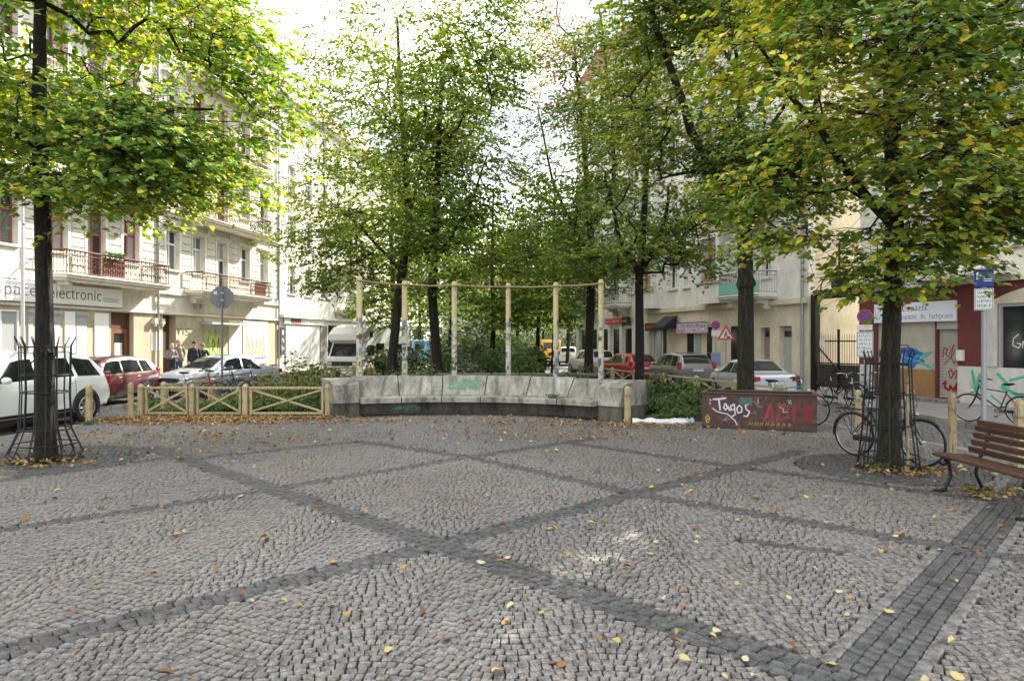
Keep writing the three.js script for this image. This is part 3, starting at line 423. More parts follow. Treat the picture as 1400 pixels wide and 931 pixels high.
// ---- right side: burgundy shop house
const burgundy = worn(0.155, 0.035, 0.036, 0.8), creamR = worn(0.70, 0.64, 0.51), creamPale = worn(0.76, 0.73, 0.67), greyWhite = worn(0.78, 0.77, 0.75), basePaint = worn(0.62, 0.61, 0.58);
const houseC = thing('apartment_house', 'apartment house with burgundy shop front and pale plaster above', 'house', originR, turnR);
{
  const X0 = sR(1177), X1 = 9, B = WALK_R, TOP = 18.6, split = 3.55, holes = [], wins = [];
  for (const y of [4.6, 7.9, 11.2, 14.2]) for (let k = 0; k < 7; k++) { const s = X0 + 1.5 + k * 2.1; holes.push([s - 0.5, s + 0.5, y, y + 1.9]); wins.push([s - 0.5, s + 0.5, y, y + 1.9]); }
  const wn = boxR(1366, 413, 1500, 512); wn[1] = wn[0] + 2.6;
  const dr = boxR(1281, 440, 1310, 548), pn = boxR(1200, 440, 1279, 548);
  part(houseC, 'wall', wallGeo(X0, X1, split, TOP, holes, 0.35), creamPale);
  part(houseC, 'shop_front', wallGeo(X0, X1, B, split - 0.004, [[wn[0], wn[1], wn[2], wn[3]], [dr[0], dr[1], B + 0.1, dr[3]], [pn[0], pn[1], B + 0.02, pn[3]]], 0.35), burgundy);
  part(houseC, 'rear_wall', box(X0, X1, B, TOP, -5, -0.353), creamPale); roofPart(houseC, X0, X1, TOP + 0.4, 5.4, 1.6, roofTile);
  part(houseC, 'cornice', [box(X0, X1, TOP + 0.002, TOP + 0.2, -0.3, 0.3), box(X0, X1, TOP + 0.202, TOP + 0.4, -0.3, 0.45)], creamPale);
  part(houseC, 'ledge', [box(X0, X1, split + 0.002, split + 0.14, 0.003, 0.12), box(sR(1268), sR(1395), split + 0.142, split + 0.34, 0.003, 0.85)], creamPale);
  wins.forEach((b, i) => windowAt(houseC, b, whiteFrame, [M.glassDark, M.glassMid, M.glassCurtain, M.glassDark, M.glassPale], { k: i, trim: creamPale }));
  // white painted plinth either side of the door
  part(houseC, 'plinth', box(dr[1] + 0.02, X1, B + 0.01, B + 1.16, 0.003, 0.03), basePaint); part(houseC, 'plinth', box(X0, sR(1196), B + 0.01, B + 1.1, 0.003, 0.03), basePaint);
  part(houseC, 'pilaster', box(sR(1347), wn[0] - 0.02, B + 1.17, wn[3] + 0.1, 0.003, 0.05), basePaint);
  const wf = part(houseC, 'shop_window', [box(wn[0], wn[1], wn[2], wn[2] + 0.08, -0.14, 0.02), box(wn[0], wn[0] + 0.07, wn[2] + 0.08, wn[3], -0.14, 0.0), box(wn[0] + 0.07, wn[1], wn[3] - 0.08, wn[3], -0.14, 0)], greyFrame);
  part(wf, 'pane', box(wn[0] + 0.07, wn[1], wn[2] + 0.08, wn[3] - 0.08, -0.12, -0.1), M.glassDark);
  const arch = new THREE.Shape(); { const w = 3.3, c = wn[0] + 1.3; arch.moveTo(c - w / 2, wn[3] + 0.01); arch.quadraticCurveTo(c, wn[3] + 0.95, c + w / 2, wn[3] + 0.01); arch.lineTo(c - w / 2, wn[3] + 0.01); part(houseC, 'arch_panel', new THREE.ExtrudeGeometry(arch, { depth: 0.04, bevelEnabled: false }).translate(0, 0, 0.003), creamR); }
  const stroke = (c, pts, color, lw) => { c.strokeStyle = color; c.lineWidth = lw; c.lineCap = c.lineJoin = 'round'; c.beginPath(); pts.forEach(([x, y], i) => (i ? c.lineTo(x, y) : c.moveTo(x, y))); c.stroke(); };
  part(wf, 'graffiti', plane(sR(1378), sR(1425), hR(1385, 482), hR(1385, 452), -0.096), paint(canvasTex(256, 160, (c) => { c.strokeStyle = '#c9c9cc'; stroke(c, [[70, 30], [30, 60], [25, 110], [70, 130], [90, 100], [60, 95]], '#c9c9cc', 8); stroke(c, [[100, 130], [104, 80], [125, 120], [128, 80]], '#c9c9cc', 7); stroke(c, [[140, 130], [150, 80], [165, 110], [180, 78], [190, 130]], '#c9c9cc', 7); stroke(c, [[150, 20], [160, 50], [180, 14], [190, 60]], '#bbbbc0', 5); })));
  // shuttered door with red tags, beige panel with blue paint over plywood
  const door = part(houseC, 'shop_door', box(dr[0], dr[1], dr[3] - 0.25, dr[3], -0.2, -0.02), greyFrame), slatM = worn(0.47, 0.45, 0.42, 0.55);
  for (let y = B + 0.12; y < dr[3] - 0.27; y += 0.095) part(door, 'slat', rbox(dr[0] + 0.01, dr[1] - 0.01, y, y + 0.09, -0.16, -0.12, 0.015), slatM);
  part(door, 'graffiti', plane(dr[0] + 0.05, dr[1] - 0.05, B + 0.3, dr[3] - 0.7, -0.112), paint(canvasTex(200, 420, (c) => { const R = '#8e1520'; stroke(c, [[30, 120], [40, 40], [80, 50], [60, 90], [100, 120]], R, 9); stroke(c, [[100, 90], [150, 10], [110, 130], [160, 60]], R, 7); stroke(c, [[40, 180], [120, 120], [150, 170], [180, 110], [186, 170]], R, 7); stroke(c, [[110, 290], [90, 250], [120, 220], [140, 260], [120, 300], [170, 230], [190, 250], [160, 300]], R, 10); stroke(c, [[30, 350], [60, 330], [50, 380], [100, 400], [110, 360], [140, 400], [180, 340], [170, 400]], R, 22); })));
  part(houseC, 'door_step', box(dr[0] - 0.9, dr[1] + 0.1, B + 0.002, B + 0.098, -0.3, 0.55), M.granite);
  const panel = part(houseC, 'shop_panel', box(pn[0], pn[1], B + 1.0, pn[3], -0.12, -0.06), worn(0.50, 0.47, 0.41));
  part(panel, 'graffiti', plane(pn[0] + 0.3, pn[1] - 0.05, B + 0.95, pn[3] - 0.55, -0.055), paint(canvasTex(320, 256, (c) => { c.globalAlpha = 0.9; for (let i = 0; i < 46; i++) { const a = i * 2.4; c.fillStyle = ['#1f5fa8', '#1a4f96', '#2a74bd'][i % 3]; c.beginPath(); c.ellipse(150 + Math.cos(a) * (i % 7) * 9 + 20, 95 + i * 2.6, 14 + (i % 5) * 5, 10 + (i % 3) * 8, a, 0, 7); c.fill(); } c.globalAlpha = 0.55; stroke(c, [[180, 150], [300, 110], [220, 180], [310, 240]], '#3fb0b8', 16); stroke(c, [[20, 230], [120, 150], [310, 215]], '#7cc9cc', 14); c.globalAlpha = 1; stroke(c, [[60, 60], [150, 58], [160, 80], [60, 86]], '#3c3a38', 6); })));
  part(houseC, 'plywood_board', box(pn[0], pn[1], B + 0.02, B + 0.99, -0.14, -0.05), worn(0.34, 0.20, 0.08));
  part(houseC, 'mail_box', rbox(sR(1311), sR(1320.5), hR(1315, 494), hR(1315, 479), 0.003, 0.12, 0.02), M.white);
  part(houseC, 'graffiti', plane(sR(1326), sR(1420), B + 0.05, B + 1.12, 0.034), paint(canvasTex(512, 200, (c) => { const T = '#3fb59a'; c.globalAlpha = 0.85; stroke(c, [[30, 20], [60, 130], [90, 40], [110, 150]], T, 22); stroke(c, [[130, 20], [134, 120]], T, 20); stroke(c, [[230, 30], [300, 80], [260, 100], [420, 150]], T, 20); stroke(c, [[320, 60], [500, 20]], T, 14); stroke(c, [[180, 150], [250, 190]], T, 12); })));
  const sg = boxR(1198, 414, 1310, 441), o = thing('practice_sign', 'white sign board with two lines of blue and red lettering above the shutter', 'sign', originR, turnR);
  part(o, 'board', rbox(sg[0], sg[1], sg[2], sg[3], 0.003, 0.09, 0.01), mat(0.72, 0.73, 0.76, 0.5));
  part(o, 'lettering', plane(sg[0] + 0.03, sg[1] - 0.03, sg[2] + 0.02, sg[3] - 0.02, 0.094), print(canvasTex(1024, 240, (c, w, h) => { c.fillStyle = '#dcdde4'; c.fillRect(0, 0, w, h); c.font = 'bold 92px serif'; c.fillStyle = '#b02436'; c.fillText('E.', 372, 100); c.fillStyle = '#c23a3a'; c.fillText('I.', 450, 100); c.fillStyle = '#2f4a8c'; c.fillText('a.b.e.f.e.', 510, 100, 200); c.fillStyle = '#4a4f74'; c.font = '78px sans-serif'; c.fillText('Ergo-', 24, 206); c.fillText('Logopädie.  In.  Fachpraxis', 290, 206, 720); })));
}
// ---- cream house left of the gate: cafe fronts, bays, green balcony
const houseD = thing('apartment_house', 'grey-white apartment house with bay windows above two cafe fronts', 'house', originR, turnR);
{
  const X0 = sR(886), X1 = sR(1106), B = WALK_R, TOP = 19.4, split = 3.55, holes = [], wins = [];
  const put = (px0, px1, y0, y1) => { const s0 = sR(px0), s1 = sR(px1); holes.push([s0, s1, y0, y1]); wins.push([s0, s1, y0, y1]); };
  for (const y of [0, 3.35, 6.7, 9.9]) { if (y + 7 > TOP) continue; for (const [a, b] of [[915, 926], [935, 943], [953, 961.5], [1042, 1054]]) put(a, b, y + 4.55, y + 6.45); }
  const dA = boxR(1040, 455, 1053, 520), dB = boxR(1066, 455, 1083, 520);
  part(houseD, 'wall', wallGeo(X0, X1, split, TOP, holes, 0.35), greyWhite);
  part(houseD, 'ground_storey_wall', wallGeo(X0, X1, B, split - 0.004, [[dA[0], dA[1], B + 0.1, 2.35], [dB[0], dB[1], B + 0.1, 2.4]], 0.35), creamR);
  part(houseD, 'rear_wall', box(X0, X1 - 5, B, TOP, -11, -0.353), worn(0.70, 0.65, 0.54)); part(houseD, 'end_wall', box(X1 - 4.998, X1, B, TOP, -2.4, -0.353), worn(0.70, 0.65, 0.54)); roofPart(houseD, X0, X1 - 5, TOP + 0.4, 11, 3.0, roofTile); part(houseD, 'flat_roof', box(X1 - 4.998, X1, TOP + 0.402, TOP + 0.46, -2.5, 0.4), roofTile);
  part(houseD, 'cornice', [box(X0, X1, TOP + 0.002, TOP + 0.2, -0.3, 0.3), box(X0, X1, TOP + 0.202, TOP + 0.4, -0.3, 0.45)], greyWhite);
  wins.forEach((b, i) => windowAt(houseD, b, whiteFrame, [M.glassDark, M.glassCurtain, M.glassMid, M.glassDark, M.glassPale], { k: i, trim: greyWhite }));
  // bays with red-framed windows
  for (const [a, b] of [[882, 906], [966, 998]]) for (const y of [3.9, 7.3, 10.7, 14.0]) {
    const s0 = sR(a), s1 = sR(b), w = s1 - s0, bay = part(houseD, 'bay', [box(s0, s1, y - 0.35, y + 0.7, 0.003, 0.6), box(s0, s1, y + 2.75, y + 2.95, 0.003, 0.6), box(s0, s0 + 0.25, y + 0.7, y + 2.75, 0.003, 0.6), box(s1 - 0.25, s1, y + 0.7, y + 2.75, 0.003, 0.6)], greyWhite);
    part(bay, 'window', [box(s0 + 0.25, s1 - 0.25, y + 0.7, y + 0.78, 0.4, 0.5), box(s0 + w / 2 - 0.07, s0 + w / 2 + 0.07, y + 0.78, y + 2.75, 0.4, 0.52)], mat(0.42, 0.06, 0.04, 0.6)); part(bay, 'pane', box(s0 + 0.25, s0 + w / 2 - 0.07, y + 0.78, y + 2.75, 0.42, 0.44), M.glassPale); part(bay, 'pane', box(s0 + w / 2 + 0.07, s1 - 0.25, y + 0.78, y + 2.75, 0.42, 0.44), M.glassPale); part(bay, 'ledge', box(s0 - 0.05, s1 + 0.05, y + 0.60, y + 0.69, 0.601, 0.68), greyFrame);
  }
  for (const y of [3.75, 7.1, 10.4]) { const slab = balcony(houseD, sR(1006), sR(1064), y + 0.05, 1.0, greyWhite, greyFrame, 0.95); part(slab, 'screen', box(-(sR(1064) - sR(1006)) / 2 + 0.08, (sR(1064) - sR(1006)) / 2 - 0.08, 0.06, 0.5, 0.955, 0.965), mat(0.16, 0.42, 0.30, 0.6)); }
  part(houseD, 'ledge', box(X0, X1, 3.3, 3.5, 0.003, 0.14), creamR); part(houseD, 'downpipe', rod([X1 - 0.25, B + 0.1, 0.1], [X1 - 0.25, TOP - 0.2, 0.1], 0.06, 8), M.galv);
  part(houseD, 'plinth', box(sR(1053) + 0.05, sR(1066) - 0.05, B + 0.01, B + 0.55, 0.003, 0.03), mat(0.09, 0.105, 0.115)); part(houseD, 'plinth', box(sR(1083) + 0.05, X1 - 0.4, B + 0.01, B + 0.55, 0.003, 0.03), mat(0.09, 0.105, 0.115)); part(houseD, 'plinth', box(sR(1000), sR(1040) - 0.05, B + 0.01, B + 0.55, 0.003, 0.03), mat(0.09, 0.105, 0.115));
  for (const [q, m] of [[dA, mat(0.30, 0.25, 0.18)], [dB, mat(0.42, 0.42, 0.40)]]) { const d = part(houseD, 'door', box(q[0], q[1], B + 0.1, 2.35, -0.3, -0.24), m); part(d, 'handle', rod([q[0] + 0.12, 1.0, -0.22], [q[0] + 0.12, 1.2, -0.22], 0.02), M.steel); part(d, 'transom', box(q[0] + 0.05, q[1] - 0.05, 1.95, 2.2, -0.238, -0.23), M.glassDark); }
  const front = (a, b, m) => { const q = boxR(a, 457, b, 505); return part(houseD, 'shop_window', box(q[0], q[1], B + 0.55, 2.45, 0.003, 0.05), m); };
  front(889, 896, M.glassPale); front(898, 905, M.glassPale); front(941, 949, M.glassDark); front(952, 959, M.glassPale); front(968, 974, M.glassDark); front(1001, 1009, M.glassDark);
  part(houseD, 'shop_door', box(sR(908), sR(911.5), B + 0.1, 2.5, 0.003, 0.05), M.plastic);
  const sign1 = thing('cafe_sign', 'dark fascia with red script lettering above the cafe', 'sign', originR, turnR), q1 = boxR(887, 442, 912, 453);
  part(sign1, 'board', box(q1[0], q1[1], q1[2], q1[3], 0.145, 0.25), mat(0.03, 0.028, 0.026, 0.5)); part(sign1, 'lettering', plane(q1[0], q1[1], q1[2], q1[3], 0.254), print(canvasTex(256, 96, (c) => { c.fillStyle = '#2a2522'; c.fillRect(0, 0, 256, 96); marks(c, 14, 14, 226, 66, '#d0291f', 7, 5); marks(c, 20, 18, 216, 58, '#d0291f', 8, 6); })));
  const sign2 = thing('restaurant_sign', 'purple and pale fascia board above the cafe with grey doors', 'sign', originR, turnR), q2 = boxR(931, 441, 972, 456);
  part(sign2, 'board', box(q2[0], q2[1], q2[2], q2[3], 0.145, 0.25), mat(0.5, 0.45, 0.48, 0.5)); part(sign2, 'lettering', plane(q2[0], q2[1], q2[2], q2[3], 0.254), print(canvasTex(512, 160, (c) => { c.fillStyle = '#b9a8b4'; c.fillRect(0, 0, 512, 160); c.fillStyle = '#5d3f5e'; c.fillRect(0, 0, 512, 14); marks(c, 16, 24, 480, 56, '#5d3f5e', 14, 7); marks(c, 36, 92, 440, 52, '#efe9ee', 12, 8); marks(c, 30, 96, 440, 50, '#7a2f4d', 12, 9); })));
  const aw = thing('awning', 'short black awning between the two cafe signs', 'awning', originR, turnR), a0 = sR(912.5), a1 = sR(929.5), sh = new THREE.Shape([[0.147, 3.1], [1.0, 2.5], [1.0, 2.38], [0.147, 2.42]].map(([x, y]) => new THREE.Vector2(x, y)));
  part(aw, 'cloth', new THREE.ExtrudeGeometry(sh, { depth: a1 - a0, bevelEnabled: false }).rotateY(-Math.PI / 2).translate(a1, 0, 0), mat(0.018, 0.018, 0.02, 0.9)); part(aw, 'arm', rod([a0 + 0.05, 2.5, 0.05], [a0 + 0.05, 2.45, 0.98], 0.015), M.iron);
}
// ---- white house further along the right street
const houseE = thing('apartment_house', 'white apartment house with small balconies beside the cafe house', 'house', originR, turnR);
{
  const X0 = -30.2, X1 = sR(885.5), B = WALK_R, TOP = 18.6, holes = [], wins = [];
  for (const y of [4.6, 7.8, 11, 13.9]) for (let k = 0; k < 4; k++) { const s = X0 + 1.3 + k * 2.15; holes.push([s - 0.45, s + 0.45, y, y + 1.9]); wins.push([s - 0.45, s + 0.45, y, y + 1.9]); }
  part(houseE, 'wall', wallGeo(X0, X1, B, TOP, holes, 0.35), stuccoWhite); part(houseE, 'rear_wall', box(X0, X1, B, TOP, -12, -0.353), stuccoWhite); roofPart(houseE, X0, X1, TOP + 0.3, 12, 3.2, roofTile); part(houseE, 'cornice', box(X0, X1, TOP + 0.002, TOP + 0.3, -0.3, 0.35), stuccoWhite);
  wins.forEach((b, i) => windowAt(houseE, b, whiteFrame, [M.glassDark, M.glassPale], { k: i, trim: stuccoWhite }));
  for (const y of [3.95, 7.2, 10.4]) for (const s of [X0 + 1.0, X0 + 5.4]) balcony(houseE, s, s + 2.3, y, 0.9, stuccoWhite, mat(0.10, 0.14, 0.16), 0.95);
  for (let k = 0; k < 6; k++) part(houseE, 'pillar', box(X0 + 0.5 + k * 1.5, X0 + 0.8 + k * 1.5, B + 0.02, 2.7, 0.003, 0.16), stuccoWhite); for (let k = 0; k < 5; k++) part(houseE, 'shop_window', box(X0 + 1.0 + k * 1.5, X0 + 1.8 + k * 1.5, B + 0.1, 2.5, 0.003, 0.03), M.glassDark);
  const q = boxR(832, 439, 857, 447), o = thing('bar_sign', 'long red fascia sign on the white house', 'sign', originR, turnR);
  part(o, 'board', box(q[0], q[1], 2.80, 3.15, 0.165, 0.25), mat(0.45, 0.06, 0.05, 0.5)); part(o, 'lettering', plane(q[0], q[1], 2.80, 3.15, 0.254), print(canvasTex(512, 72, (c) => { c.fillStyle = '#c0392f'; c.fillRect(0, 0, 512, 72); marks(c, 30, 10, 450, 52, '#efd2cc', 15, 10); marks(c, 30, 10, 450, 52, '#8a201a', 12, 11); })));
  const bx = boxR(858, 439, 866, 447); const n = thing('sign_box', 'small black projecting sign box beside the red fascia', 'sign', originR, turnR); part(n, 'case', rbox(bx[0], bx[1], 2.7, 3.2, 0.165, 0.4, 0.02), M.plastic); part(n, 'face', plane(bx[0] + 0.05, bx[1] - 0.05, 2.85, 3.05, 0.404), print(canvasTex(64, 32, (c) => { c.fillStyle = '#1d2026'; c.fillRect(0, 0, 64, 32); c.fillStyle = '#aeb8c4'; c.fillRect(8, 12, 48, 8); })));
}
// ---- house in the yard behind the gate
const yardHouse = thing('yard_house', 'plain cream rendered house wall standing behind the iron gate', 'house', originR, turnR);
part(yardHouse, 'wall', box(sR(1106) - 4, sR(1177) + 4, WALK_R - 0.2, 6.5, -26, -20), worn(0.72, 0.62, 0.44)); part(yardHouse, 'roof', box(sR(1106) - 4.2, sR(1177) + 4.2, 6.503, 6.7, -26, -19.8), roofTile); part(yardHouse, 'string_course', box(sR(1106) - 4, sR(1177) + 4, 2.9, 3.0, -19.998, -19.94), creamR);
structure('yard_ground', box(sR(1106) - 4, sR(1177) + 4, -0.4, WALK_R - 0.01, -20, 0.2), worn(0.22, 0.21, 0.19)).position.set(...originR); scene.children[scene.children.length - 1].rotation.y = turnR;
// ---- churchyard gate of black iron with a lettered arch and a cross
{
  const g0 = sR(1107.5), g1 = sR(1174), B = WALK_R, w = g1 - g0, o = thing('iron_gate', 'black wrought iron gate with lettered arch and cross between the two houses', 'gate', originR, turnR);
  part(o, 'side_pillar', box(g0, g0 + 0.24, B, hR(1120, 402), -0.3, -0.06), M.blackIron); part(o, 'gate_post', rod([g1 - 0.08, B, -0.2], [g1 - 0.08, hR(1170, 395), -0.2], 0.05, 6), M.blackIron);
  const yb = hR(1140, 408), yt = hR(1140, 395), lx0 = g0 + 0.1, lx1 = g1;
  part(o, 'arch_beam', box(lx0, lx1, yb, yt, -0.16, -0.08), M.blackIron);
  part(o, 'lettering', plane(lx0 + 0.35, lx1 - 0.2, yb + 0.06, yt - 0.06, -0.076), print(canvasTex(512, 80, (c) => { c.fillStyle = '#191917'; c.fillRect(0, 0, 512, 80); marks(c, 20, 12, 220, 54, '#b9b28a', 9, 12); marks(c, 270, 12, 220, 54, '#b9b28a', 8, 13); })));
  const cx = (lx0 + lx1) / 2 + 0.15, ar = []; for (let i = 0; i <= 12; i++) { const a = Math.PI * i / 12; ar.push([cx - Math.cos(a) * 0.95, yt + Math.sin(a) * 0.75, -0.12, 0.025]); } part(o, 'arch', [tube(ar, 5), rod([cx - 1.2, yt, -0.12], [cx - 0.6, yt + 0.5, -0.12], 0.018, 4), rod([cx + 1.2, yt, -0.12], [cx + 0.6, yt + 0.5, -0.12], 0.018, 4), rod([lx0, yt + 0.5, -0.12], [lx1, yt + 0.5, -0.12], 0.012, 4), box(cx - 0.38, cx + 0.38, yt + 0.05, yt + 0.55, -0.14, -0.10)], M.blackIron);
  part(o, 'cross', [box(cx - 0.03, cx + 0.03, yt + 0.76, yt + 1.75, -0.15, -0.09), box(cx - 0.24, cx + 0.24, yt + 1.36, yt + 1.42, -0.149, -0.091)], M.blackIron);
  const top2 = hR(1140, 457), a0 = g0 + 0.3, a1 = g1 - 0.14; let n = Math.round((a1 - a0) / 0.115);
  for (let i = 0; i <= n; i++) { const x = lerp(a0, a1, i / n); part(o, 'bar', tube([[x, B + 0.12, -0.2, 0.011], [x, top2 - 0.08, -0.2, 0.011], [x, top2, -0.2, 0.002]], 4), M.blackIron); }
  for (const y of [B + 0.14, B + 1.05, top2 - 0.3]) part(o, 'rail', box(a0, a1, y, y + 0.05, -0.225, -0.175), M.blackIron);
  part(o, 'sheet_panel', box(a0, a1, B + 0.16, B + 1.03, -0.245, -0.235), mat(0.07, 0.065, 0.058, 0.7)); part(o, 'centre_post', box((a0 + a1) / 2 - 0.035, (a0 + a1) / 2 + 0.035, B + 0.05, top2 + 0.18, -0.235, -0.165), M.blackIron);
  part(o, 'brace', rod([a0, top2 - 0.5, -0.14], [a1 - 0.2, B + 0.2, -0.14], 0.035, 6), M.blackIron); part(o, 'brace', rod([a0, B + 0.2, -0.22], [a0 + 1.0, B + 1.0, -0.22], 0.015, 4), M.blackIron); part(o, 'notice', box(a0 + 0.1, a0 + 0.35, top2 - 0.5, top2 - 0.22, -0.13, -0.12), M.white);
}
// ------------------------------------------------------------------ trees
const barkTex = tex(128, 256, (u, v) => { const n = 0.66 + 0.45 * fbm(u, v * 0.5, 14, 3, 3) + 0.3 * tileNoise(u, v, 40, 2); const g = fbm(u, v, 3, 8); return [n, n * (0.97 + g * 0.10), n * 0.88]; });
const barkBump = tex(128, 256, (u, v) => { const n = 0.5 + 0.7 * tileNoise(u, Math.floor(v * 40) / 200 + v * 0.2, 16, 3) + 0.25 * fbm(u, v, 30, 2, 2); return [n, n, n]; }, false);
const bark = (r, g, b) => mat(r, g, b, 0.95, { map: rep(barkTex, 1.2, 0.8), bumpMap: rep(barkBump, 1.2, 0.6), bumpScale: 0.02 });
const barkDark = bark(0.034, 0.029, 0.023), barkMoss = bark(0.045, 0.044, 0.026), barkGrey = bark(0.065, 0.056, 0.045);
// heart shaped lime leaf, folded a little along its midrib, about one unit long
function leafGeo(fold = 0.18, fat = 0.46, seed = 0) {
  const out = [[0, 0], [0.16, -0.02], [0.36, 0.16], [fat, 0.42], [0.30, 0.74], [0, 1.02]], pos = [], idx = [], r = rng(seed + 3);
  const mid = [[0, 0], [0, 0.35], [0, 0.7], [0, 1.02]]; const curl = (y) => -0.22 * y * y;
  for (const [x, y] of mid) pos.push(0, curl(y) - 0.02, y);
  for (const s of [-1, 1]) for (let i = 1; i < 5; i++) { const [x, y] = out[i], q = 1 + (r() - 0.5) * 0.14; pos.push(s * x * q, Math.abs(x) * fold + curl(y), y); }
  for (const s of [0, 1]) { const b = 4 + s * 4, t = s ? (p, q, w) => idx.push(p, q, w) : (p, q, w) => idx.push(q, p, w); t(0, 1, b); t(b, 1, b + 1); t(b + 1, 1, b + 2); t(1, 2, b + 2); t(b + 2, 2, b + 3); t(b + 3, 2, 3); }
  const g = new THREE.BufferGeometry(); g.setAttribute('position', new THREE.Float32BufferAttribute(pos, 3)); g.setIndex(idx); g.computeVertexNormals(); return g;
}
const limeLeaves = [leafGeo(0.16, 0.46, 1), leafGeo(-0.14, 0.40, 2), leafGeo(0.42, 0.5, 3)];
const leafMat = new THREE.MeshPhysicalMaterial({ color: 0xffffff, roughness: 0.62, transmission: 0.5, thickness: 0, side: THREE.DoubleSide, specularIntensity: 0.6 });
leafMat.roughness = 0.85;
const PAL = {
  green: [[0.062, 0.118, 0.009], [0.088, 0.152, 0.011], [0.128, 0.19, 0.013], [0.19, 0.24, 0.017]],
  yellow: [[0.36, 0.30, 0.02], [0.42, 0.32, 0.02], [0.28, 0.28, 0.02]],
  brown: [[0.22, 0.13, 0.03], [0.28, 0.19, 0.035], [0.17, 0.12, 0.03]],
};
// grows limbs towards spray tips scattered in the crown's lobes; every tip joins the nearest wood already grown
function growTree(o) {
  const r = rng(o.seed), root = thing('lime_tree', o.label, 'tree', [o.base[0], 0, -o.base[1]], 0, o.group), B = V(o.base[0], 0, -o.base[1]);
  const nodes = [], trunkPts = o.trunk.map(([x, y, z, q]) => [x, y, z, q]);
  const add = (p, parent, fixed) => { nodes.push({ p, parent, r: 0, fixed, kids: 0 }); return nodes.length - 1; };
  let prev = -1; trunkPts.forEach(([x, y, z, q], i) => { const n = i ? 3 : 0; if (i) for (let k = 1; k <= n; k++) { const a = trunkPts[i - 1], t = k / n; prev = add(V(lerp(a[0], x, t), lerp(a[1], y, t), lerp(a[2], z, t)), prev, lerp(a[3], q, t)); } else prev = add(V(x, y, z), -1, q); });
  const trunkN = nodes.length;
  for (const limb of o.limbs ?? []) { let best = 0, bd = 1e9; nodes.slice(0, trunkN).forEach((n, i) => { const d = n.p.distanceTo(V(...limb.pts[0])); if (d < bd) { bd = d; best = i; } }); let pv = best; limb.pts.forEach((p, i) => { if (!i) return; const a = i === 1 ? nodes[best].p : V(...limb.pts[i - 1]), q = V(...p); for (let k = 1; k <= 3; k++) pv = add(a.clone().lerp(q, k / 3).add(V((r() - 0.5) * 0.08, (r() - 0.5) * 0.08, (r() - 0.5) * 0.08)), pv, lerp(limb.r[0], limb.r[1], (i - 1 + k / 3) / (limb.pts.length - 1))); }); }
  const tips = [];
  for (const L of o.lobes) { let made = 0, tries = 0; while (made < L.n && tries++ < L.n * 12) {
    const u = r() * 2 - 1, a = r() * 6.2832, q = Math.sqrt(1 - u * u), m = Math.pow(r(), 1 / (L.fill ?? 2.6)); const p = V(L.c[0] + Math.cos(a) * q * m * L.r[0], L.c[1] + u * m * L.r[1], L.c[2] + Math.sin(a) * q * m * L.r[2]);
    if (noise3.noise(p.x * 0.55 + o.seed, p.y * 0.75, p.z * 0.55) < (o.gap ?? -0.12)) continue; if (p.y < (o.floor ?? 2.2)) continue; { const gx = p.x + B.x - sunDir.x / sunDir.y * p.y, gd = -(p.z + B.z - sunDir.z / sunDir.y * p.y); if ((((gx - 0.5) / 3.0) ** 2 + ((gd - 5.4) / 1.5) ** 2 < 1 || ((gx + 1.6) / 0.9) ** 2 + ((gd - 6.0) / 0.6) ** 2 < 1) && r() < 0.72) continue; } tips.push({ p: p.add(B.clone().setY(0)), L }); made++;
  } }
  const hub = V(o.base[0], trunkPts[trunkPts.length - 1][1] * 0.7, -o.base[1]);
  trunkPts; nodes.forEach((n) => n.p.add(B));
  const from = Math.max(1, Math.floor(trunkN * (o.branchFrom ?? 0.45)));
  tips.sort((a, b) => a.p.distanceToSquared(hub) - b.p.distanceToSquared(hub));
  for (const t of tips) {
    let best = from, bd = 1e9; for (let i = from; i < nodes.length; i++) { const n = nodes[i].p, dx = t.p.x - n.x, dy = t.p.y - n.y, dz = t.p.z - n.z; const d = dx * dx + dz * dz + dy * dy * 1.1 + (dy < -0.2 ? dy * dy * 1.5 : 0); if (d < bd) { bd = d; best = i; } }
    const a = nodes[best].p.clone(), L = a.distanceTo(t.p), n = Math.max(1, Math.min(7, Math.round(L / 0.4))), side = V(r() - 0.5, r() * 0.7 - 0.1, r() - 0.5).multiplyScalar(L * 0.28); let pv = best;
    for (let k = 1; k <= n; k++) { const f = k / n; pv = add(a.clone().lerp(t.p, f).addScaledVector(side, Math.sin(f * Math.PI)), pv); } t.node = pv; t.dir = t.p.clone().sub(nodes[nodes[pv].parent].p).normalize();
  }
  for (let i = nodes.length - 1; i > 0; i--) { const n = nodes[i]; if (!n.r) n.r = 0.0052 ** 2.4; else n.r = n.r; const pr = nodes[n.parent]; pr.r = (pr.r || 0) + n.r; }
  const rad = (n) => Math.min(n.fixed ?? 0.11, n.fixed ? n.fixed : Math.max(0.0055, n.r ** (1 / 2.4))) * (n.fixed ? 1 : (o.thick ?? 1.5));
  // trunk
  const tp = trunkPts.map(([x, y, z, q]) => [x, y, z, q]), flare = tp[0][3]; const body = [[tp[0][0], -0.12, tp[0][2], flare * 1.35], [tp[0][0], 0.06, tp[0][2], flare * 1.22], [lerp(tp[0][0], tp[1][0], 0.12), 0.12 * tp[1][1], lerp(tp[0][2], tp[1][2], 0.12), flare * 1.03]];
  for (let i = 1; i < tp.length; i++) for (let k = 1; k <= 4; k++) { const a = tp[i - 1], b = tp[i], f = k / 4; if (i === 1 && k === 1) continue; const kn = 1 + noise3.noise(i * 3 + k * 0.9, o.seed, 4) * 0.10; body.push([lerp(a[0], b[0], f) + noise3.noise(i + f, o.seed, 1) * 0.03, lerp(a[1], b[1], f), lerp(a[2], b[2], f), lerp(a[3], b[3], f) * kn]); }
  const trunk = part(root, 'trunk', tube(body, 12), o.bark); 
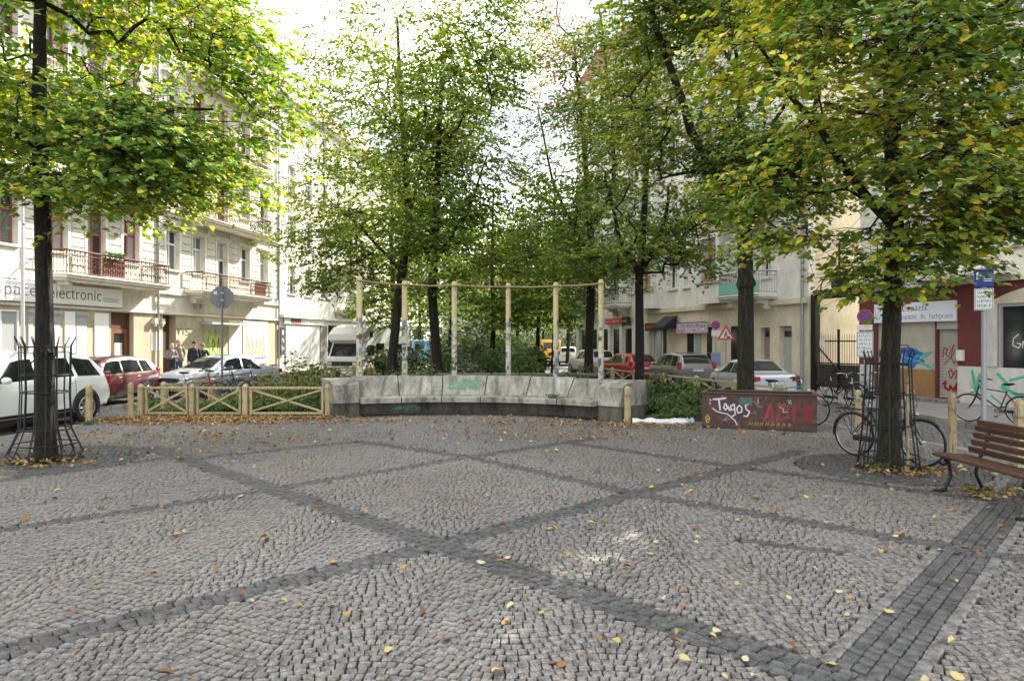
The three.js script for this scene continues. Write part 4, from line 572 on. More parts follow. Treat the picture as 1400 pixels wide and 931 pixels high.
  if (o.knots) for (const [y, k] of o.knots) { const g = new THREE.IcosahedronGeometry(1, 2); const p = g.attributes.position; for (let i = 0; i < p.count; i++) { const q = 1 + noise3.noise(p.getX(i) * 2 + y, p.getY(i) * 2, p.getZ(i) * 2) * 0.3; p.setXYZ(i, p.getX(i) * k * q, p.getY(i) * k * 1.25 * q, p.getZ(i) * k * q); } g.computeVertexNormals(); const f = y / tp[1][1]; g.translate(lerp(tp[0][0], tp[1][0], Math.min(1, f)), y, lerp(tp[0][2], tp[1][2], Math.min(1, f))); part(trunk, 'burl', g, o.bark); }
  // limbs and twigs follow chains of wood; thick ones are limbs of their own, thin ones are joined as twigs
  const kids = nodes.map(() => []); nodes.forEach((n, i) => { if (n.parent >= 0) kids[n.parent].push(i); });
  const twigs = [], limbs = [];
  const chain = (start, parent) => { const pts = []; const pp = nodes[parent], pr = rad(pp); let i = start; const r0 = Math.min(pr, rad(nodes[start]) * 1.15); pts.push([pp.p.x - B.x, pp.p.y, pp.p.z - B.z, r0]); const max = r0; for (;;) { const n = nodes[i]; pts.push([n.p.x - B.x, n.p.y, n.p.z - B.z, Math.min(rad(n), pts[pts.length - 1][3])]); const c = kids[i]; if (!c.length) break; let b = c[0]; for (const k of c) if (nodes[k].r > nodes[b].r) b = k; for (const k of c) if (k !== b) queue.push([k, i]); i = b; } (max > 0.035 ? limbs : twigs).push(tube(pts, max > 0.035 ? 6 : max > 0.015 ? 4 : 3, false)); };
  const queue = []; for (let i = 0; i < trunkN; i++) for (const k of kids[i]) if (k >= trunkN) queue.push([k, i]); while (queue.length) { const [k, p] = queue.pop(); chain(k, p); }
  limbs.forEach((g) => part(root, 'limb', g, o.bark));
  // leaves on every tip: flat sprays that droop a little
  const list = [], up = V(0, 1, 0), N = V(), T = V(), S = V();
  for (const t of tips) {
    const hue = noise3.noise(t.p.x * 0.7 + 9, t.p.y * 0.7, t.p.z * 0.7 + o.seed) + (r() - 0.5) * 0.7, out = t.p.clone().sub(hub).setY(0).normalize(), n = Math.round((t.L.leaves ?? o.leaves) * (0.6 + r() * 0.8)), size = o.spray ?? 0.42;
    const K = 4, dirs = [], a0 = r() * 6.2832; for (let k = 0; k < K; k++) { const a = a0 + k * 6.2832 / K + (r() - 0.5) * 0.9; dirs.push(V(Math.cos(a) + out.x * 0.7, (r() - 0.62) * 0.7, Math.sin(a) + out.z * 0.7).normalize()); if (o.twiglets) { const d = dirs[k], e = size * 1.35; twigs.push(tube([[t.p.x - B.x, t.p.y, t.p.z - B.z, 0.0045], [t.p.x - B.x + d.x * e * 0.5, t.p.y + d.y * e * 0.5, t.p.z - B.z + d.z * e * 0.5, 0.0035], [t.p.x - B.x + d.x * e, t.p.y + d.y * e - 0.10 * e, t.p.z - B.z + d.z * e, 0.002]], 3, false)); } }
    for (let i = 0; i < n; i++) {
      const d = dirs[i % K], f = 0.12 + 0.95 * Math.pow(r(), 0.8), e = size * 1.35 * f, sd = i % 2 ? 1 : -1, j = 0.05 + 0.05 * r(), p = V(t.p.x + d.x * e - d.z * sd * j, t.p.y + d.y * e - 0.10 * e * f - 0.02 - r() * 0.05, t.p.z + d.z * e + d.x * sd * j);
      N.set((r() - 0.5) * 1.25 + out.x * 0.3, 1, (r() - 0.5) * 1.25 + out.z * 0.3).normalize(); T.set(d.x * 0.6 - d.z * sd * (0.4 + r() * 0.6), -0.45 + (r() - 0.5) * 0.5, d.z * 0.6 + d.x * sd * (0.4 + r() * 0.6)); T.addScaledVector(N, -T.dot(N)).normalize(); S.crossVectors(N, T);
      const sc = o.leaf * (0.55 + r() * 0.8), h = hue + (r() - 0.5) * 0.5, top = o.brownFrom ? smooth(t.p.y, o.brownFrom[0], o.brownFrom[1]) * o.brownFrom[2] : 0;
      const set = r() < top ? PAL.brown : r() < (o.yellow ?? 0.08) * (h > 0.15 ? 2.6 : 0.5) ? PAL.yellow : PAL.green; let c = set[Math.min(set.length - 1, Math.max(0, Math.floor((h * 0.6 + 0.5) * set.length)))]; const k = (o.bright ?? 1) * (0.8 + r() * 0.4);
      list.push({ m: [S.x * sc, S.y * sc, S.z * sc, 0, N.x * sc, N.y * sc, N.z * sc, 0, T.x * sc, T.y * sc, T.z * sc, 0, p.x - B.x, p.y, p.z - B.z, 1], c: [c[0] * k, c[1] * k, c[2] * k], g: Math.floor(r() * 3), d: p.y < 1 ? 99 : (p.z > -1.2 ? 99 : Math.hypot(p.x, p.y - EYE, p.z) / sc * (Math.abs(p.x / p.z) > 0.72 || (p.y - EYE) / -p.z > 0.48 ? 9 : 1)), y: set === PAL.yellow });
    }
  }
  if (twigs.length) { const tw = part(root, 'twigs', twigs, o.bark); tw.userData.kind = 'stuff'; }
  let rest = list.filter((l) => l.m[14] + B.z < -1.5);
  if (o.single) { rest.sort((a, b) => a.d - b.d); const near = rest.slice(0, o.single); rest = rest.slice(o.single); const tone = new Map(); for (const l of near) { const key = l.c.map((x) => Math.round(x * 22)).join(); if (!tone.has(key)) { const m = leafMat.clone(); m.color.setRGB(...l.c); tone.set(key, m); } const s = part(root, 'leaf', limeLeaves[l.g], tone.get(key)); new THREE.Matrix4().fromArray(l.m).decompose(s.position, s.quaternion, s.scale); } }
  for (let g = 0; g < 3; g++) { const q = rest.filter((l) => l.g === g); if (!q.length) continue; const im = new THREE.InstancedMesh(limeLeaves[g], leafMat, q.length); im.name = 'crown'; im.userData = { kind: 'stuff' }; q.forEach((l, i) => { im.instanceMatrix.array.set(l.m, i * 16); im.setColorAt(i, col(...l.c)); }); root.add(im); }
  leafCount += list.length; return root;
}
let leafCount = 0;
// positions below are relative to the foot of each tree: x right, y up, z towards the eye
growTree({ twiglets: true, seed: 11, base: [-7.07, 10.6], label: 'lime tree with bright yellow-green crown inside the flared iron guard', bark: barkDark, leaf: 0.082, leaves: 40, spray: 0.46, yellow: 0.12, bright: 2.4, gap: -0.08, floor: 3.35, single: 300, knots: [[1.62, 0.148]], thick: 1.2,
  trunk: [[0, 0, 0, 0.138], [-0.02, 2.4, 0, 0.12], [-0.05, 4.6, 0.05, 0.105], [-0.15, 7, -0.1, 0.08], [0.1, 9.5, 0, 0.04]],
  limbs: [{ pts: [[-0.05, 4.4, 0], [1.2, 5.1, 0.3], [2.6, 5.3, 0.1]], r: [0.06, 0.02] }, { pts: [[-0.05, 4.9, 0], [-1.3, 6, 0.2], [-2.2, 7, 0.4]], r: [0.06, 0.02] }],
  lobes: [{ c: [-0.6, 6.6, 0], r: [3.2, 2.9, 3.0], n: 500 }, { c: [2.0, 5.8, 0.2], r: [1.7, 1.5, 1.6], n: 200 }, { c: [0.9, 4.3, 0.4], r: [2.3, 0.8, 1.4], n: 150 }, { c: [-1.4, 4.6, 0.4], r: [1.8, 0.9, 1.5], n: 90 }, { c: [2.2, 4.45, 0.3], r: [1.5, 0.85, 1.2], n: 130 }, { c: [0.9, 8.6, 0], r: [2.6, 1.9, 2.4], n: 190 }] });
growTree({ twiglets: true, seed: 23, base: [5.33, 9.9], label: 'lime tree with drooping dark green and yellow leaves beside the parked bicycle', bark: barkMoss, leaf: 0.09, leaves: 32, spray: 0.46, yellow: 0.25, bright: 2.15, gap: -0.08, floor: 2.35, single: 300, thick: 1.3,
  trunk: [[0, 0, 0, 0.148], [0.03, 1.6, 0, 0.124], [0.06, 3.4, 0.05, 0.112], [0.1, 5.6, -0.1, 0.11], [0, 8.4, 0, 0.05]],
  limbs: [{ pts: [[0.06, 3.6, 0], [-1.2, 4.6, 0.5], [-2.3, 5.8, 0.9]], r: [0.07, 0.02] }, { pts: [[0.06, 3.9, 0], [1.2, 4.6, 0.8], [2.3, 4.9, 1.4]], r: [0.07, 0.02] }, { pts: [[0.06, 3.4, 0], [-0.7, 3.9, 0.2], [-1.5, 3.85, 0.2]], r: [0.03, 0.012] }],
  lobes: [{ c: [0.3, 6.0, 0.3], r: [3.0, 2.5, 3.2], n: 560 }, { c: [0.9, 4.2, 1.0], r: [2.2, 1.0, 2.0], n: 150 }, { c: [0.1, 3.05, 0.3], r: [0.85, 0.75, 0.85], n: 70 }, { c: [-1.2, 3.25, 0.1], r: [0.8, 0.25, 0.6], n: 16 }, { c: [-1.4, 3.9, 0.1], r: [1.0, 0.4, 0.8], n: 40 }, { c: [1.4, 3.8, 0.4], r: [1.6, 0.65, 1.3], n: 100 }, { c: [-1.2, 5.6, 1.2], r: [1.6, 1.6, 1.8], n: 110 }, { c: [0.2, 8.8, 0], r: [2.6, 1.8, 2.6], n: 110 }] });
growTree({ twiglets: true, seed: 31, base: [5.2, 15.6], label: 'lime tree with thick knotted trunk rising behind the graffiti box', bark: barkMoss, leaf: 0.078, leaves: 54, spray: 0.5, yellow: 0.16, bright: 1.8, gap: -0.02, floor: 3.6, knots: [[3.05, 0.2]],
  trunk: [[0, 0, 0, 0.19], [0.02, 3.0, 0, 0.172], [0, 4.4, 0, 0.165]],
  limbs: [{ pts: [[0, 4.3, 0], [-0.5, 5.2, 0], [-1.2, 6.4, 0.1], [-1.9, 8.2, 0.2], [-2.3, 10, 0.2]], r: [0.15, 0.05] }, { pts: [[0, 4.3, 0], [0.6, 5.0, 0.1], [1.2, 5.8, 0.3], [1.5, 7.4, 0.3]], r: [0.13, 0.05] }, { pts: [[0, 4.3, 0], [0.1, 6, -0.3], [-0.1, 8.6, -0.4]], r: [0.11, 0.04] }],
  lobes: [{ c: [-0.6, 8.0, 0], r: [2.5, 2.9, 2.3], n: 430 }, { c: [1.1, 6.3, 0.3], r: [1.8, 1.8, 1.8], n: 170 }, { c: [-0.2, 5.4, -0.4], r: [1.9, 0.9, 1.6], n: 100 }, { c: [-1.2, 10.6, 0], r: [2.2, 1.6, 2.2], n: 120 }] });
growTree({ seed: 43, base: [4.0, 22], label: 'lime tree forking low beside the parked cars, green crown', bark: barkDark, leaf: 0.078, leaves: 62, spray: 0.56, yellow: 0.08, bright: 1.7, gap: -0.02, floor: 3.3,
  trunk: [[0, 0, 0, 0.152], [0.02, 2.2, 0, 0.135], [0, 3.9, 0, 0.125]],
  limbs: [{ pts: [[0, 3.8, 0], [0.2, 6, 0], [0.3, 9, 0], [0.2, 12, 0]], r: [0.13, 0.04] }, { pts: [[0, 3.8, 0], [-0.6, 5, 0], [-1.1, 6.8, 0.2]], r: [0.10, 0.04] }, { pts: [[0, 3.8, 0], [0.7, 5.2, 0.2], [0.9, 6.6, 0.2]], r: [0.10, 0.04] }],
  lobes: [{ c: [0.2, 8.2, 0], r: [3.3, 4.4, 3.0], n: 560 }, { c: [1.6, 4.9, 0.2], r: [1.9, 1.2, 1.6], n: 110 }, { c: [-1.4, 4.7, 0.3], r: [1.5, 0.9, 1.4], n: 80 }] });
growTree({ seed: 53, base: [3.05, 28], label: 'lime tree with browning thin top behind the end post', bark: barkDark, leaf: 0.08, leaves: 56, spray: 0.56, yellow: 0.06, bright: 1.7, gap: -0.02, floor: 3.4, brownFrom: [7.5, 11, 0.85],
  trunk: [[0, 0, 0, 0.19], [0.1, 3.2, 0, 0.165], [0.1, 6.0, 0, 0.13], [-0.2, 10, 0, 0.08], [-0.6, 14, 0, 0.04]],
  limbs: [{ pts: [[0.1, 6, 0], [1.0, 8, 0.2], [0.9, 11, 0.3], [0.4, 15, 0.3]], r: [0.11, 0.04] }, { pts: [[0.1, 5.5, 0], [-1.4, 8, 0.2], [-2.0, 11, 0.2]], r: [0.08, 0.03] }],
  lobes: [{ c: [-0.4, 6.8, 0], r: [2.6, 3.2, 2.6], n: 330 }, { c: [-0.4, 11.8, 0.2], r: [3.0, 3.4, 2.8], n: 380, leaves: 24 }, { c: [0.6, 4.5, 0.3], r: [2.2, 0.9, 1.8], n: 80 }, { c: [-1.9, 14.6, 0.2], r: [2.2, 2.6, 2.2], n: 170, leaves: 22 }] });
growTree({ seed: 61, base: [-4.65, 26.5], label: 'tall leaning lime tree standing in front of the camper van', bark: barkGrey, leaf: 0.08, leaves: 64, spray: 0.56, yellow: 0.14, bright: 1.95, gap: -0.05, floor: 3.0,
  trunk: [[0, 0, 0, 0.19], [0.35, 3.4, 0, 0.16], [0.75, 6.4, 0, 0.14], [0.5, 10, 0, 0.09], [0.3, 14, 0, 0.05]],
  limbs: [{ pts: [[0.4, 4.4, 0], [-1.0, 6.0, 0.2], [-2.4, 7.2, 0.2]], r: [0.08, 0.03] }, { pts: [[0.6, 6.5, 0], [1.4, 9.0, 0.3], [2.4, 11, 0.2]], r: [0.07, 0.03] }],
  lobes: [{ c: [0.0, 9.6, 0], r: [3.8, 5.6, 3.3], n: 800 }, { c: [-2.3, 5.6, 0.3], r: [2.0, 2.0, 1.8], n: 170 }, { c: [-1.5, 4.0, 0.3], r: [1.8, 0.7, 1.4], n: 60 }] });
growTree({ seed: 71, base: [-2.55, 24.5], label: 'dark leaning lime tree behind the concrete seat', bark: barkDark, leaf: 0.08, leaves: 64, spray: 0.56, yellow: 0.10, bright: 1.8, gap: -0.05, floor: 3.2,
  trunk: [[0, 0, 0, 0.19], [-0.15, 2.0, 0, 0.165], [-0.25, 3.6, 0, 0.155], [-0.1, 6.6, 0, 0.13], [0.1, 11, 0, 0.06]],
  limbs: [{ pts: [[-0.2, 4.2, 0], [-1.0, 5.8, 0], [-1.3, 8, 0]], r: [0.09, 0.04] }, { pts: [[-0.2, 4.6, 0], [1.0, 6.2, 0.2], [1.7, 8.2, 0.2]], r: [0.09, 0.03] }],
  lobes: [{ c: [0.3, 8.6, 0], r: [2.8, 4.8, 2.8], n: 600 }, { c: [0.3, 4.5, 0.2], r: [2.3, 1.0, 1.8], n: 110 }, { c: [1.1, 12.0, 0], r: [2.5, 3.2, 2.4], n: 230 }] });
const farTrees = [[1.65, 46, 12.5, 2.6, 'slim dark lime trunk straight behind the yellow van side'], [-1.1, 38, 10.5, 2.2, 'young lime tree behind the low stone wall'], [-4.2, 47, 13, 3.0, 'broad lime tree far behind the leaning trunks'], [0.4, 60, 13.5, 3.2, 'round lime tree deep in the park strip'], [4.6, 58, 13.5, 3.0, 'lime tree at the far end beyond the white house'], [-8.0, 60, 14, 3.4, 'lime tree beyond the blue van'], [-2.6, 72, 15, 3.8, 'lime tree closing the end of the park strip'], [3.4, 78, 15, 3.8, 'lime tree closing the end of the street'], [2.2, 37, 11.5, 2.3, 'lime tree next to the browning one, green to the top'], [-6.2, 36, 12, 2.6, 'lime tree between camper van and blue van']];
farTrees.forEach(([x, d, h, w, label], i) => growTree({ seed: 100 + i * 7, base: [x, d], label, group: 'trees along the park strip', bark: barkDark, leaf: 0.12 + d * 0.0008, leaves: 32, spray: 0.62, yellow: 0.07, bright: 1.7, gap: -0.05, floor: 2.4,
  trunk: [[0, 0, 0, 0.15], [0.1, 3.0, 0, 0.13], [0, h * 0.55, 0, 0.10], [0.1, h * 0.95, 0, 0.03]], lobes: [{ c: [0, h * 0.62, 0], r: [w, h * 0.36, w], n: 220 }, { c: [0.2, h * 0.32, 0], r: [w * 0.95, h * 0.13, w * 0.9], n: 90 }] }));
console.log('leaves', leafCount);
// ------------------------------------------------------------------ furniture of the square
const concreteTex = tex(512, 512, (u, v) => { const n = 0.80 + 0.22 * fbm(u, v, 3, 4) + 0.16 * fbm(u, v, 16, 6) + (tileNoise(u, v, 60, 3) > 0.45 ? -0.14 : 0); const st = Math.max(0, fbm(u, v * 0.3, 9, 2)) * 0.35; return [n - st, n - st, n * 0.97 - st]; });
const concrete = mat(0.47, 0.45, 0.41, 0.9, { map: rep(concreteTex, 0.6), bumpMap: bumpRep, bumpScale: 0.006 }), concreteDark = mat(0.17, 0.16, 0.14, 0.95, { map: rep(concreteTex, 0.6), bumpMap: bumpRep, bumpScale: 0.008 });
function arcBlock(profile, a0, a1, n = 4) {   // a closed profile of [radius, height] swept about the centre
  const m = profile.length, pos = [], idx = [];
  const P = (i, k) => { const a = lerp(a0, a1, i / n), [r, y] = profile[k % m]; return [r * Math.sin(a), y, -r * Math.cos(a)]; };
  const quad = (a, b, c, d) => { const s = pos.length / 3; pos.push(...a, ...b, ...c, ...d); idx.push(s, s + 1, s + 2, s, s + 2, s + 3); };
  for (let k = 0; k < m; k++) for (let i = 0; i < n; i++) quad(P(i, k), P(i, k + 1), P(i + 1, k + 1), P(i + 1, k));
  for (const [i, flip] of [[0, 1], [n, 0]]) { const s = pos.length / 3; for (let k = 0; k < m; k++) pos.push(...P(i, k)); const tri = THREE.ShapeUtils.triangulateShape(profile.map(([r, y]) => new THREE.Vector2(r, y)), []); for (const [a, b, c] of tri) flip ? idx.push(s + a, s + c, s + b) : idx.push(s + a, s + b, s + c); }
  const g = new THREE.BufferGeometry(); g.setAttribute('position', new THREE.Float32BufferAttribute(pos, 3)); g.setIndex(idx); const q = g.toNonIndexed(); q.computeVertexNormals(); return metreUV(q);
}
const strokeOn = (c, pts, color, lw) => { c.strokeStyle = color; c.lineWidth = lw; c.lineCap = c.lineJoin = 'round'; c.beginPath(); pts.forEach(([x, y], i) => (i ? c.lineTo(x, y) : c.moveTo(x, y))); c.stroke(); };
const seat = thing('concrete_seat', 'long curved concrete seat with sloping back panels facing the plaza', 'seat', [-1.38, 0, -11.76], -0.1263);
{
  const dg = Math.PI / 180, N = 6, A = 32.5, step = 2 * A / N;
  const greenish = mat(0.40, 0.385, 0.355, 0.9, { map: rep(concreteTex, 0.6), bumpMap: bumpRep, bumpScale: 0.006 });
  const sprayTex = canvasTex(512, 256, (c, w, h) => { const r = rng(4); for (let i = 0; i < 90; i++) { c.globalAlpha = 0.10 + r() * 0.16; c.fillStyle = ['#6f9a7c', '#86aa90', '#5d8a6c'][i % 3]; c.beginPath(); c.ellipse(60 + r() * 390, 50 + r() * 150, 14 + r() * 50, 8 + r() * 26, r() - 0.5, 0, 7); c.fill(); } });
  for (let i = 0; i < N; i++) {
    const a0 = (-A + i * step + 0.12) * dg, a1 = (-A + (i + 1) * step - 0.12) * dg, dy = [0.01, -0.008, 0.006, 0, -0.006, -0.03][i];
    const back = part(seat, 'back_panel', arcBlock([[5.56, 0.462], [5.98, 0.90 + dy], [6.12, 0.91 + dy], [6.12, 0.34], [5.60, 0.34]], a0, a1), concrete);
    part(seat, 'seat_slab', arcBlock([[4.98, 0.325], [4.98, 0.43 + dy * 0.4], [5.00, 0.452 + dy * 0.4], [5.555, 0.455], [5.595, 0.335]], a0, a1), concrete);
    if (i === 2) { const pos = [], uv = [], idx = []; for (let q = 0; q <= 6; q++) for (let k = 0; k <= 1; k++) { const a = lerp(a0 + 0.005, a1 - 0.005, q / 6), rr = lerp(5.60, 5.955, k) - 0.006, y = lerp(0.504, 0.875, k) + 0.004; pos.push(rr * Math.sin(a), y, -rr * Math.cos(a)); uv.push(q / 6, k); if (q < 6 && k === 0) { const s = q * 2; idx.push(s, s + 2, s + 1, s + 1, s + 2, s + 3); } } const g = new THREE.BufferGeometry(); g.setAttribute('position', new THREE.Float32BufferAttribute(pos, 3)); g.setAttribute('uv', new THREE.Float32BufferAttribute(uv, 2)); g.setIndex(idx); g.computeVertexNormals(); part(back, 'spray_paint', g, paint(sprayTex, 0.9)); }
  }
  part(seat, 'base', arcBlock([[5.44, -0.06], [5.44, 0.323], [6.09, 0.323], [6.09, -0.06]], -A * dg, A * dg, 24), concreteDark);
  { const a0 = -24 * dg, a1 = -16 * dg, pos = [], uv = [], idx = []; for (let q = 0; q <= 4; q++) for (let k = 0; k <= 1; k++) { const a = lerp(a0, a1, q / 4); pos.push(5.436 * Math.sin(a), lerp(0.03, 0.31, k), -5.436 * Math.cos(a)); uv.push(q / 4, k); if (q < 4 && !k) { const s = q * 2; idx.push(s, s + 2, s + 1, s + 1, s + 2, s + 3); } } const g = new THREE.BufferGeometry(); g.setAttribute('position', new THREE.Float32BufferAttribute(pos, 3)); g.setAttribute('uv', new THREE.Float32BufferAttribute(uv, 2)); g.setIndex(idx); g.computeVertexNormals(); part(seat, 'spray_paint', g, paint(sprayTex, 0.9)); }
  for (const s of [-1, 1]) { const a = s * A * dg, b = s * (A + 6.9) * dg; const lo = Math.min(a, b) + 0.002, hi = Math.max(a, b); part(seat, 'end_block', arcBlock([[5.16, 0.342], [5.22, 0.76], [5.40, 0.84], [6.12, 0.89], [6.12, 0.342]], lo, hi, 3), concrete); part(seat, 'end_footing', arcBlock([[5.20, -0.06], [5.20, 0.336], [6.09, 0.336], [6.09, -0.06]], lo, hi, 3), concreteDark); part(seat, 'slope_wedge', arcBlock([[5.54, 0.47], [5.48, 0.85], [5.95, 0.885], [5.97, 0.87]], s > 0 ? lo - 0.03 : hi + 0.001, s > 0 ? lo - 0.001 : hi + 0.03, 1), concrete); }
}
// low dark stone ring wall behind the seat
{
  const o = thing('low_wall', 'low dark stone retaining wall among the trees behind the seat', 'wall', [0.2, 0, -22.2], 0), stone = [worn(0.10, 0.098, 0.085), worn(0.13, 0.125, 0.11), worn(0.085, 0.085, 0.075)], r = rng(8);
  for (let row = 0; row < 2; row++) for (let x = -2.6 + row * 0.3, k = 0; x < 2.2; k++) { const w = 0.55 + r() * 0.3; part(o, 'stone', rbox(x + 0.008, x + w - 0.008, row * 0.33, row * 0.33 + 0.32, -0.2 - r() * 0.03, 0.2 + r() * 0.03, 0.03), stone[Math.floor(r() * 3)]); x += w; }
  for (let x = -2.65; x < 2.5; x += 0.9) part(o, 'coping', rbox(x, x + 0.88, 0.66, 0.76, -0.26, 0.26, 0.03), stone[1]);
}
// six painted posts with a thin double rail
const postTops = [];
{
  const yellowPaint = (seed) => print(canvasTex(128, 1024, (c, w, h) => {
    const r = rng(seed); c.fillStyle = '#d2c496'; c.fillRect(0, 0, w, h);
    for (let i = 0; i < 260; i++) { c.globalAlpha = 0.25 + r() * 0.4; c.fillStyle = ['#a9a190', '#c8b678', '#8e8a80', '#e0d3a6'][Math.floor(r() * 4)]; const y = r() * h; c.fillRect(r() * w, y, 2 + r() * 12, 4 + r() * 60); }
    for (let i = 0; i < 90; i++) { c.globalAlpha = 0.9; const y = h * (0.26 + r() * 0.62); c.fillStyle = ['#b9b9b6', '#8c8e90', '#d0d0cc', '#757c88', '#a9a49a', '#4c4e52', '#c4c4c0'][Math.floor(r() * 7)]; c.fillRect(r() * w - 14, y, 18 + r() * 34, 12 + r() * 46); if (r() < 0.10) { c.fillStyle = ['#b24f42', '#3f6fa8', '#c9a63a'][Math.floor(r() * 3)]; c.fillRect(r() * w, y, 8 + r() * 12, 8 + r() * 12); } }
  }), 0.75);
  const list = [[491, 17.8], [553, 18.9], [621, 19.6], [695, 20.1], [760, 19.6], [822, 18.9]], H = [3.38, 3.36, 3.40, 3.40, 3.38, 3.40];
  list.forEach(([px, d], i) => {
    const p = at(px, d), o = thing('painted_post', ['first', 'second', 'third', 'fourth', 'fifth', 'sixth'][i] + ' yellow painted post from the camper van in the row behind the seat', 'post', [p.x, 0, p.z], i * 0.7, 'row of posts behind the seat');
    const g = new THREE.CylinderGeometry(0.074, 0.080, H[i] + 0.1, 14, 6).translate(0, H[i] / 2 - 0.05, 0); part(o, 'shaft', g, yellowPaint(20 + i)); part(o, 'cap', new THREE.CylinderGeometry(0.05, 0.075, 0.05, 14).translate(0, H[i] + 0.026, 0), mat(0.52, 0.43, 0.22, 0.8)); part(o, 'collar', new THREE.CylinderGeometry(0.10, 0.11, 0.14, 14).translate(0, 0.07, 0), concreteDark);
    postTops.push(V(p.x, H[i] - 0.04, p.z));
  });
  const o = thing('post_rail', 'thin double wooden rail running along the tops of the posts', 'rail'), wood = mat(0.34, 0.26, 0.13, 0.85);
  for (let i = 0; i < 5; i++) for (const s of [-0.085, 0.085]) { const a = postTops[i], b = postTops[i + 1], t = b.clone().sub(a).normalize(), n = V(-t.z, 0, t.x).multiplyScalar(s); part(o, 'rail_pole', tube([[a.x + n.x - t.x * 0.12, a.y - 0.02, a.z + n.z - t.z * 0.12, 0.022], [(a.x + b.x) / 2 + n.x, (a.y + b.y) / 2 - 0.045, (a.z + b.z) / 2 + n.z, 0.024], [b.x + n.x + t.x * 0.12, b.y - 0.02, b.z + n.z + t.z * 0.12, 0.022]], 6), wood); }
}
// yellow timber bollards and crossed fences
const yWoodTex = tex(64, 256, (u, v) => { const n = 0.82 + 0.16 * tileNoise(u, v * 0.1, 12, 3) + 0.14 * fbm(u, v, 6, 5), w = fbm(u, v, 7, 9) + 0.4 * tileNoise(u, v, 30, 4) > 0.26; return w ? [n * 0.62, n * 0.60, n * 0.78] : [n, n * 0.985, n * 0.94]; });
const yWood = [mat(0.70, 0.58, 0.33, 0.8, { map: rep(yWoodTex, 6, 1) }), mat(0.62, 0.52, 0.31, 0.8, { map: rep(yWoodTex, 6, 1) }), mat(0.74, 0.63, 0.38, 0.8, { map: rep(yWoodTex, 6, 1) })];
function postGeo(w, h) { const g = new THREE.CylinderGeometry(w * 0.30, w * 0.70, 0.06, 4).rotateY(Math.PI / 4).translate(0, h - 0.03, 0); return merge([rbox(-w / 2, w / 2, -0.15, h - 0.062, -w / 2, w / 2, 0.008), g]); }
const bollardGeo = postGeo(0.105, 0.92), fencePostGeo = postGeo(0.115, 0.78);
[[121, 15.2, 'weathered yellow wooden bollard in front of the white car wheel', 0.85], [178, 15.9, 'yellow wooden bollard beside the first fence post', 0.85], [858, 15.35, 'yellow wooden bollard at the end of the concrete seat', 0.8], [1174, 14.2, 'yellow wooden bollard behind the leaning bicycle rear wheel', 0.8], [1303, 11.2, 'yellow wooden bollard behind the end of the wooden bench', 0.95], [1395, 10.0, 'yellow wooden bollard behind the bench backrest', 0.95]].forEach(([px, d, label, h], i) => { const p = at(px, d), o = thing('wooden_bollard', label, 'bollard', [p.x, 0, p.z], 0.3 * i, 'yellow wooden bollards'); const m = part(o, 'shaft', bollardGeo, yWood[i % 3]); m.scale.y = h / 0.92; part(o, 'band', rbox(-0.056, 0.056, h * 0.72, h * 0.76, -0.056, 0.056, 0.004), mat(0.25, 0.2, 0.1, 0.8)); });
function fencePanel(a, b, label, group, post = true, k = 0) {           // a, b: ground points; thing stands at a
  const L = a.distanceTo(b), o = thing('crossed_fence', label, 'fence', [a.x, 0, a.z], Math.atan2(-(b.z - a.z), b.x - a.x), group), m = yWood[k % 3];
  part(o, 'post', fencePostGeo, m); if (post) part(o, 'post', fencePostGeo, yWood[(k + 1) % 3]).position.x = L;
  const x0 = 0.10, x1 = L - 0.10, t = 0.028; part(o, 'top_rail', rbox(x0, x1, 0.66, 0.715, -t, t, 0.006), m); part(o, 'bottom_rail', rbox(x0, x1, 0.07, 0.12, -t * 0.9, t * 0.9, 0.006), m); part(o, 'stile', rbox(x0, x0 + 0.055, 0.121, 0.659, -t * 0.95, t * 0.95, 0.006), m); part(o, 'stile', rbox(x1 - 0.055, x1, 0.121, 0.659, -t * 0.95, t * 0.95, 0.006), m);
  const br = (y0, y1, z) => { const dx = x1 - x0 - 0.11, dy = y1 - y0, q = Math.hypot(dx, dy), g = rbox(-q / 2, q / 2, -0.024, 0.024, -0.013, 0.013, 0.005); g.rotateZ(Math.atan2(dy, dx)); g.translate((x0 + x1) / 2, (y0 + y1) / 2, z); return g; };
  part(o, 'brace', br(0.14, 0.64, 0.0135), yWood[(k + 2) % 3]); part(o, 'brace', br(0.64, 0.14, -0.0135), m); part(o, 'tie', rod([0, 0.69, 0], [x0 + 0.02, 0.69, 0], 0.012, 5), M.galv); part(o, 'tie', rod([x1 - 0.02, 0.69, 0], [L, 0.69, 0], 0.012, 5), M.galv); return o;
}
{ const f = [192, 262, 335, 448].map((px) => at(px, 16.42)); fencePanel(f[0], f[1], 'yellow crossed fence panel next to the yellow bollard', 'fence between seat and street', false, 0); fencePanel(f[1], f[2], 'yellow crossed fence panel between two others beside the leaf pile', 'fence between seat and street', false, 1); fencePanel(f[2], f[3], 'widest yellow crossed fence panel reaching the concrete seat', 'fence between seat and street', true, 2); }
for (let i = 0; i < 7; i++) { const d0 = 17.3 + i * 2.1, a = V(edgeL(d0) + 0.35, 0, -d0), d1 = d0 + 2.06, b = V(edgeL(d1) + 0.35, 0, -d1); fencePanel(a, b, 'crossed yellow fence panel along the kerb facing the electronics shop, ' + ['first', 'second', 'third', 'fourth', 'fifth', 'sixth', 'seventh'][i] + ' counted from the bollards', 'fence along the left street', i === 6, i); }
